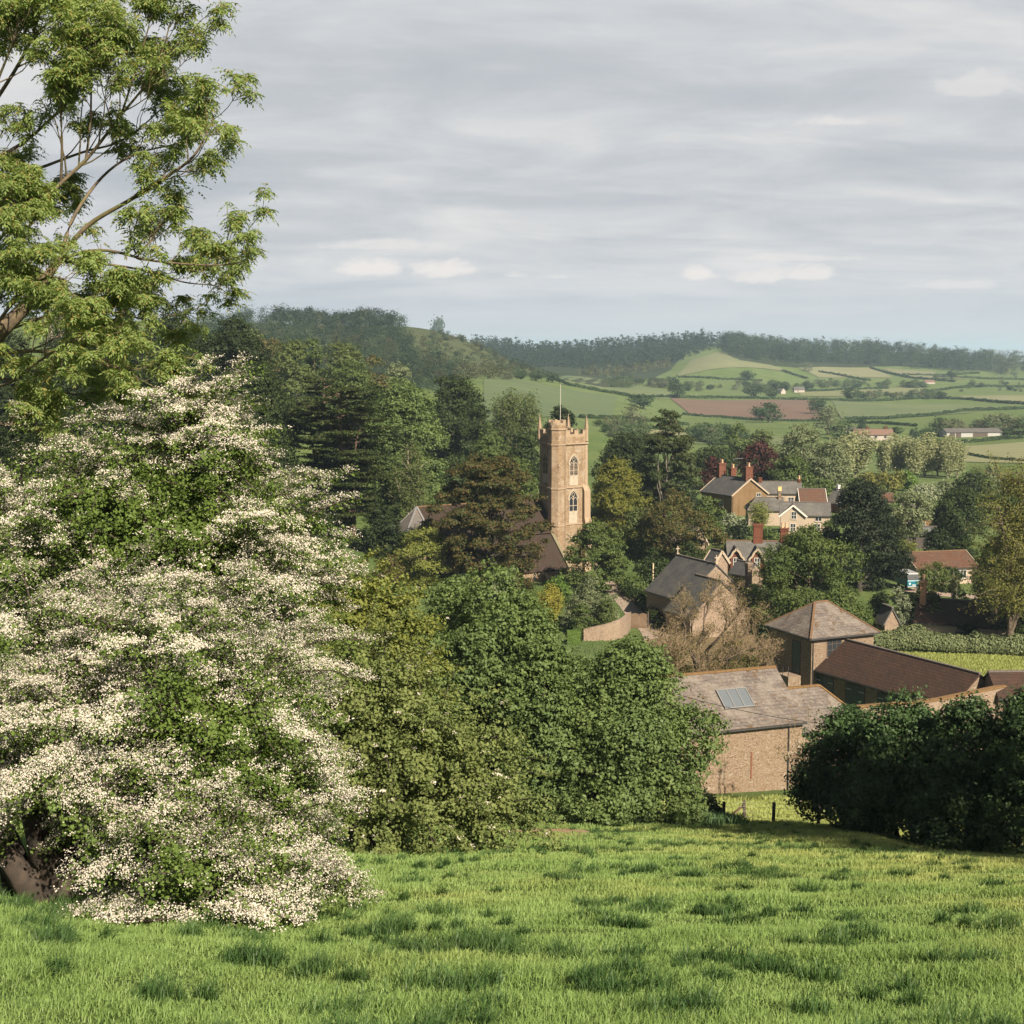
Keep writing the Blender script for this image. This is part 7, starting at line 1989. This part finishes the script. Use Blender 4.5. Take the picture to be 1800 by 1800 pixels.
# ------------------------------------------------------------------ woods that read as one mass
def wood(name, label, poly, n, hpx, wpx, mats, Yr, kind='round', per=170, leafk=.11, seed=0, hj=.35, extra=None):
    r = np.random.RandomState(seed + 500)
    pts = []
    tries = 0
    while len(pts) < n and tries < 60:
        tries += 1
        Y = r.uniform(Yr[0], Yr[1], 4000); px = r.uniform(min(p[0] for p in poly), max(p[0] for p in poly), 4000)
        x = (px - 900) / F * Y * 1.0; z = H(x, Y)
        qx, qy = proj(x, Y, z)
        for i in range(4000):
            if inside(qx[i], qy[i], poly):
                pts.append((x[i], Y[i], z[i]))
                if len(pts) >= n:
                    break
    pts = np.array(pts)
    by = {}
    for i, (x, Y, z) in enumerate(pts):
        h = hpx * Y / F * (1 + hj * (r.rand() * 2 - 1)); ww = wpx * Y / F * r.uniform(.75, 1.3)
        k = kind if isinstance(kind, str) else kind[r.randint(len(kind))]
        P, N, C = crown_pts(r, h, ww, .0 if k != 'pine' else .4, 12 if k != 'cone' else 10, ww * (.26 if k != 'cone' else .20), per, k, .8, .3, .3, nrand=.22, tuft=4)
        L = h * leafk * r.uniform(.7, 1.3, len(P))
        by.setdefault(r.randint(len(mats)), []).append(leaf_quads(P + [x, Y, z - .3], N, L, L * .65, r))
    o = None
    V = []; idx = []
    for mi, vs in by.items():
        v = np.concatenate(vs); V.append(v); idx.append(np.full(len(v) // 4, mi))
    me = quad_mesh(name, V, mats[0])
    for m in mats[1:]:
        me.materials.append(m)
    me.polygons.foreach_set('material_index', np.concatenate(idx).astype(np.int32))
    tag(link(name, me), label, 'wood', None, 'stuff')
    print(name, len(pts))
W1 = leaf_mat('wood_dark', (0.0119, 0.0281, 0.0140), (0.0270, 0.0486, 0.0227), .25, .04)
W2 = leaf_mat('wood_mid', (0.0324, 0.0576, 0.0245), (0.0612, 0.0864, 0.0374), .25, .04)
W3 = leaf_mat('wood_brown', (0.0396, 0.0446, 0.0202), (0.0612, 0.0648, 0.0302), .25, .04)
W4 = leaf_mat('wood_pine', (0.0097, 0.0243, 0.0151), (0.0227, 0.0421, 0.0238), .2, .04)
W5 = leaf_mat('wood_larch', (.070, .082, .030), (.105, .115, .045), .25, .04)
wood('hill_wood', 'dark mixed wood covering the left hill', [(250, 700), (300, 590), (395, 578), (480, 568), (640, 570), (700, 581), (722, 612), (770, 645), (800, 664), (780, 690), (560, 720)], 760, 32, 32, [W1, W1, W2, W3, W1], (420, 985), 'round', 420, .062, 1)
wood('hilltop_pines', 'dark pines along the crest of the left hill', [(480, 571), (560, 566), (640, 566), (712, 577), (712, 590), (560, 582), (480, 580)], 90, 26, 26, [W4, W1], (900, 1010), 'pine', 260, .085, 2)
wood('hilltop_trees', 'few scattered trees on the far left skyline', [(418, 566), (478, 566), (478, 572), (418, 572)], 7, 20, 20, [W2, W4], (960, 1010), 'pine', 260, .085, 12)
wood('hill_scrub', 'low scrub dotted over the bare shoulder of the left hill', [(745, 580), (800, 592), (850, 610), (900, 636), (985, 668), (880, 664), (800, 640), (740, 600)], 230, 8, 13, [W1, W2, W3], (820, 1010), 'dome', 90, .22, 3, .5)
wood('foot_scrub', 'pale budding scrub along the foot of the left hill', [(735, 640), (850, 652), (905, 664), (850, 668), (735, 690)], 120, 24, 26, [W3, W2, W5], (600, 860), 'dome', 200, .10, 4)
wood('conifer_wood', 'blue green conifer plantation on the middle ridge', [(830, 600), (950, 618), (1020, 614), (1100, 606), (1180, 600), (1260, 598), (1330, 608), (1330, 622), (1262, 612), (1180, 640), (1100, 655), (1010, 662), (900, 650), (830, 620)], 1500, 24, 11, [W4, W4, W1], (1480, 1990), 'cone', 120, .08, 5, .25)
wood('larch_strip', 'pale larch strip at the foot of the conifers', [(1010, 660), (1100, 652), (1180, 640), (1180, 648), (1090, 662), (1020, 668)], 130, 16, 11, [W5, W3], (1350, 1720), 'cone', 70, .13, 6, .25)
wood('ridge_wood', 'long mixed wood along the far ridge', [(1270, 608), (1330, 606), (1420, 615), (1550, 619), (1640, 624), (1740, 640), (1760, 652), (1700, 655), (1640, 651), (1550, 645), (1470, 640), (1390, 640), (1330, 634), (1262, 622)], 780, 27, 17, [W1, W4, W2, W1], (1540, 2000), ('round', 'oval', 'round'), 210, .07, 7, .18)
wood('end_wood', 'pale wood at the far right end of the ridge', [(1745, 640), (1850, 628), (1850, 662), (1760, 668)], 110, 22, 18, [W2, W1, W3], (1700, 2300), 'round', 180, .075, 8, .3)

# ------------------------------------------------------------------ the air
m, t, o = new_mat('haze_air')
vol = t.n('ShaderNodeVolumePrincipled')
vol.inputs['Color'].default_value = (.60, .82, 1.0, 1)
vol.inputs['Density'].default_value = .00012
vol.inputs['Anisotropy'].default_value = .1
t.t.links.new(vol.outputs[0], o.inputs['Volume'])
mb = MB().box(-21000, 21000, -400, 39000, -68, 75)
hz_ = mb.build('haze', m)
tag(hz_, 'thin pale air veiling the distant hills', 'haze', None, 'stuff')
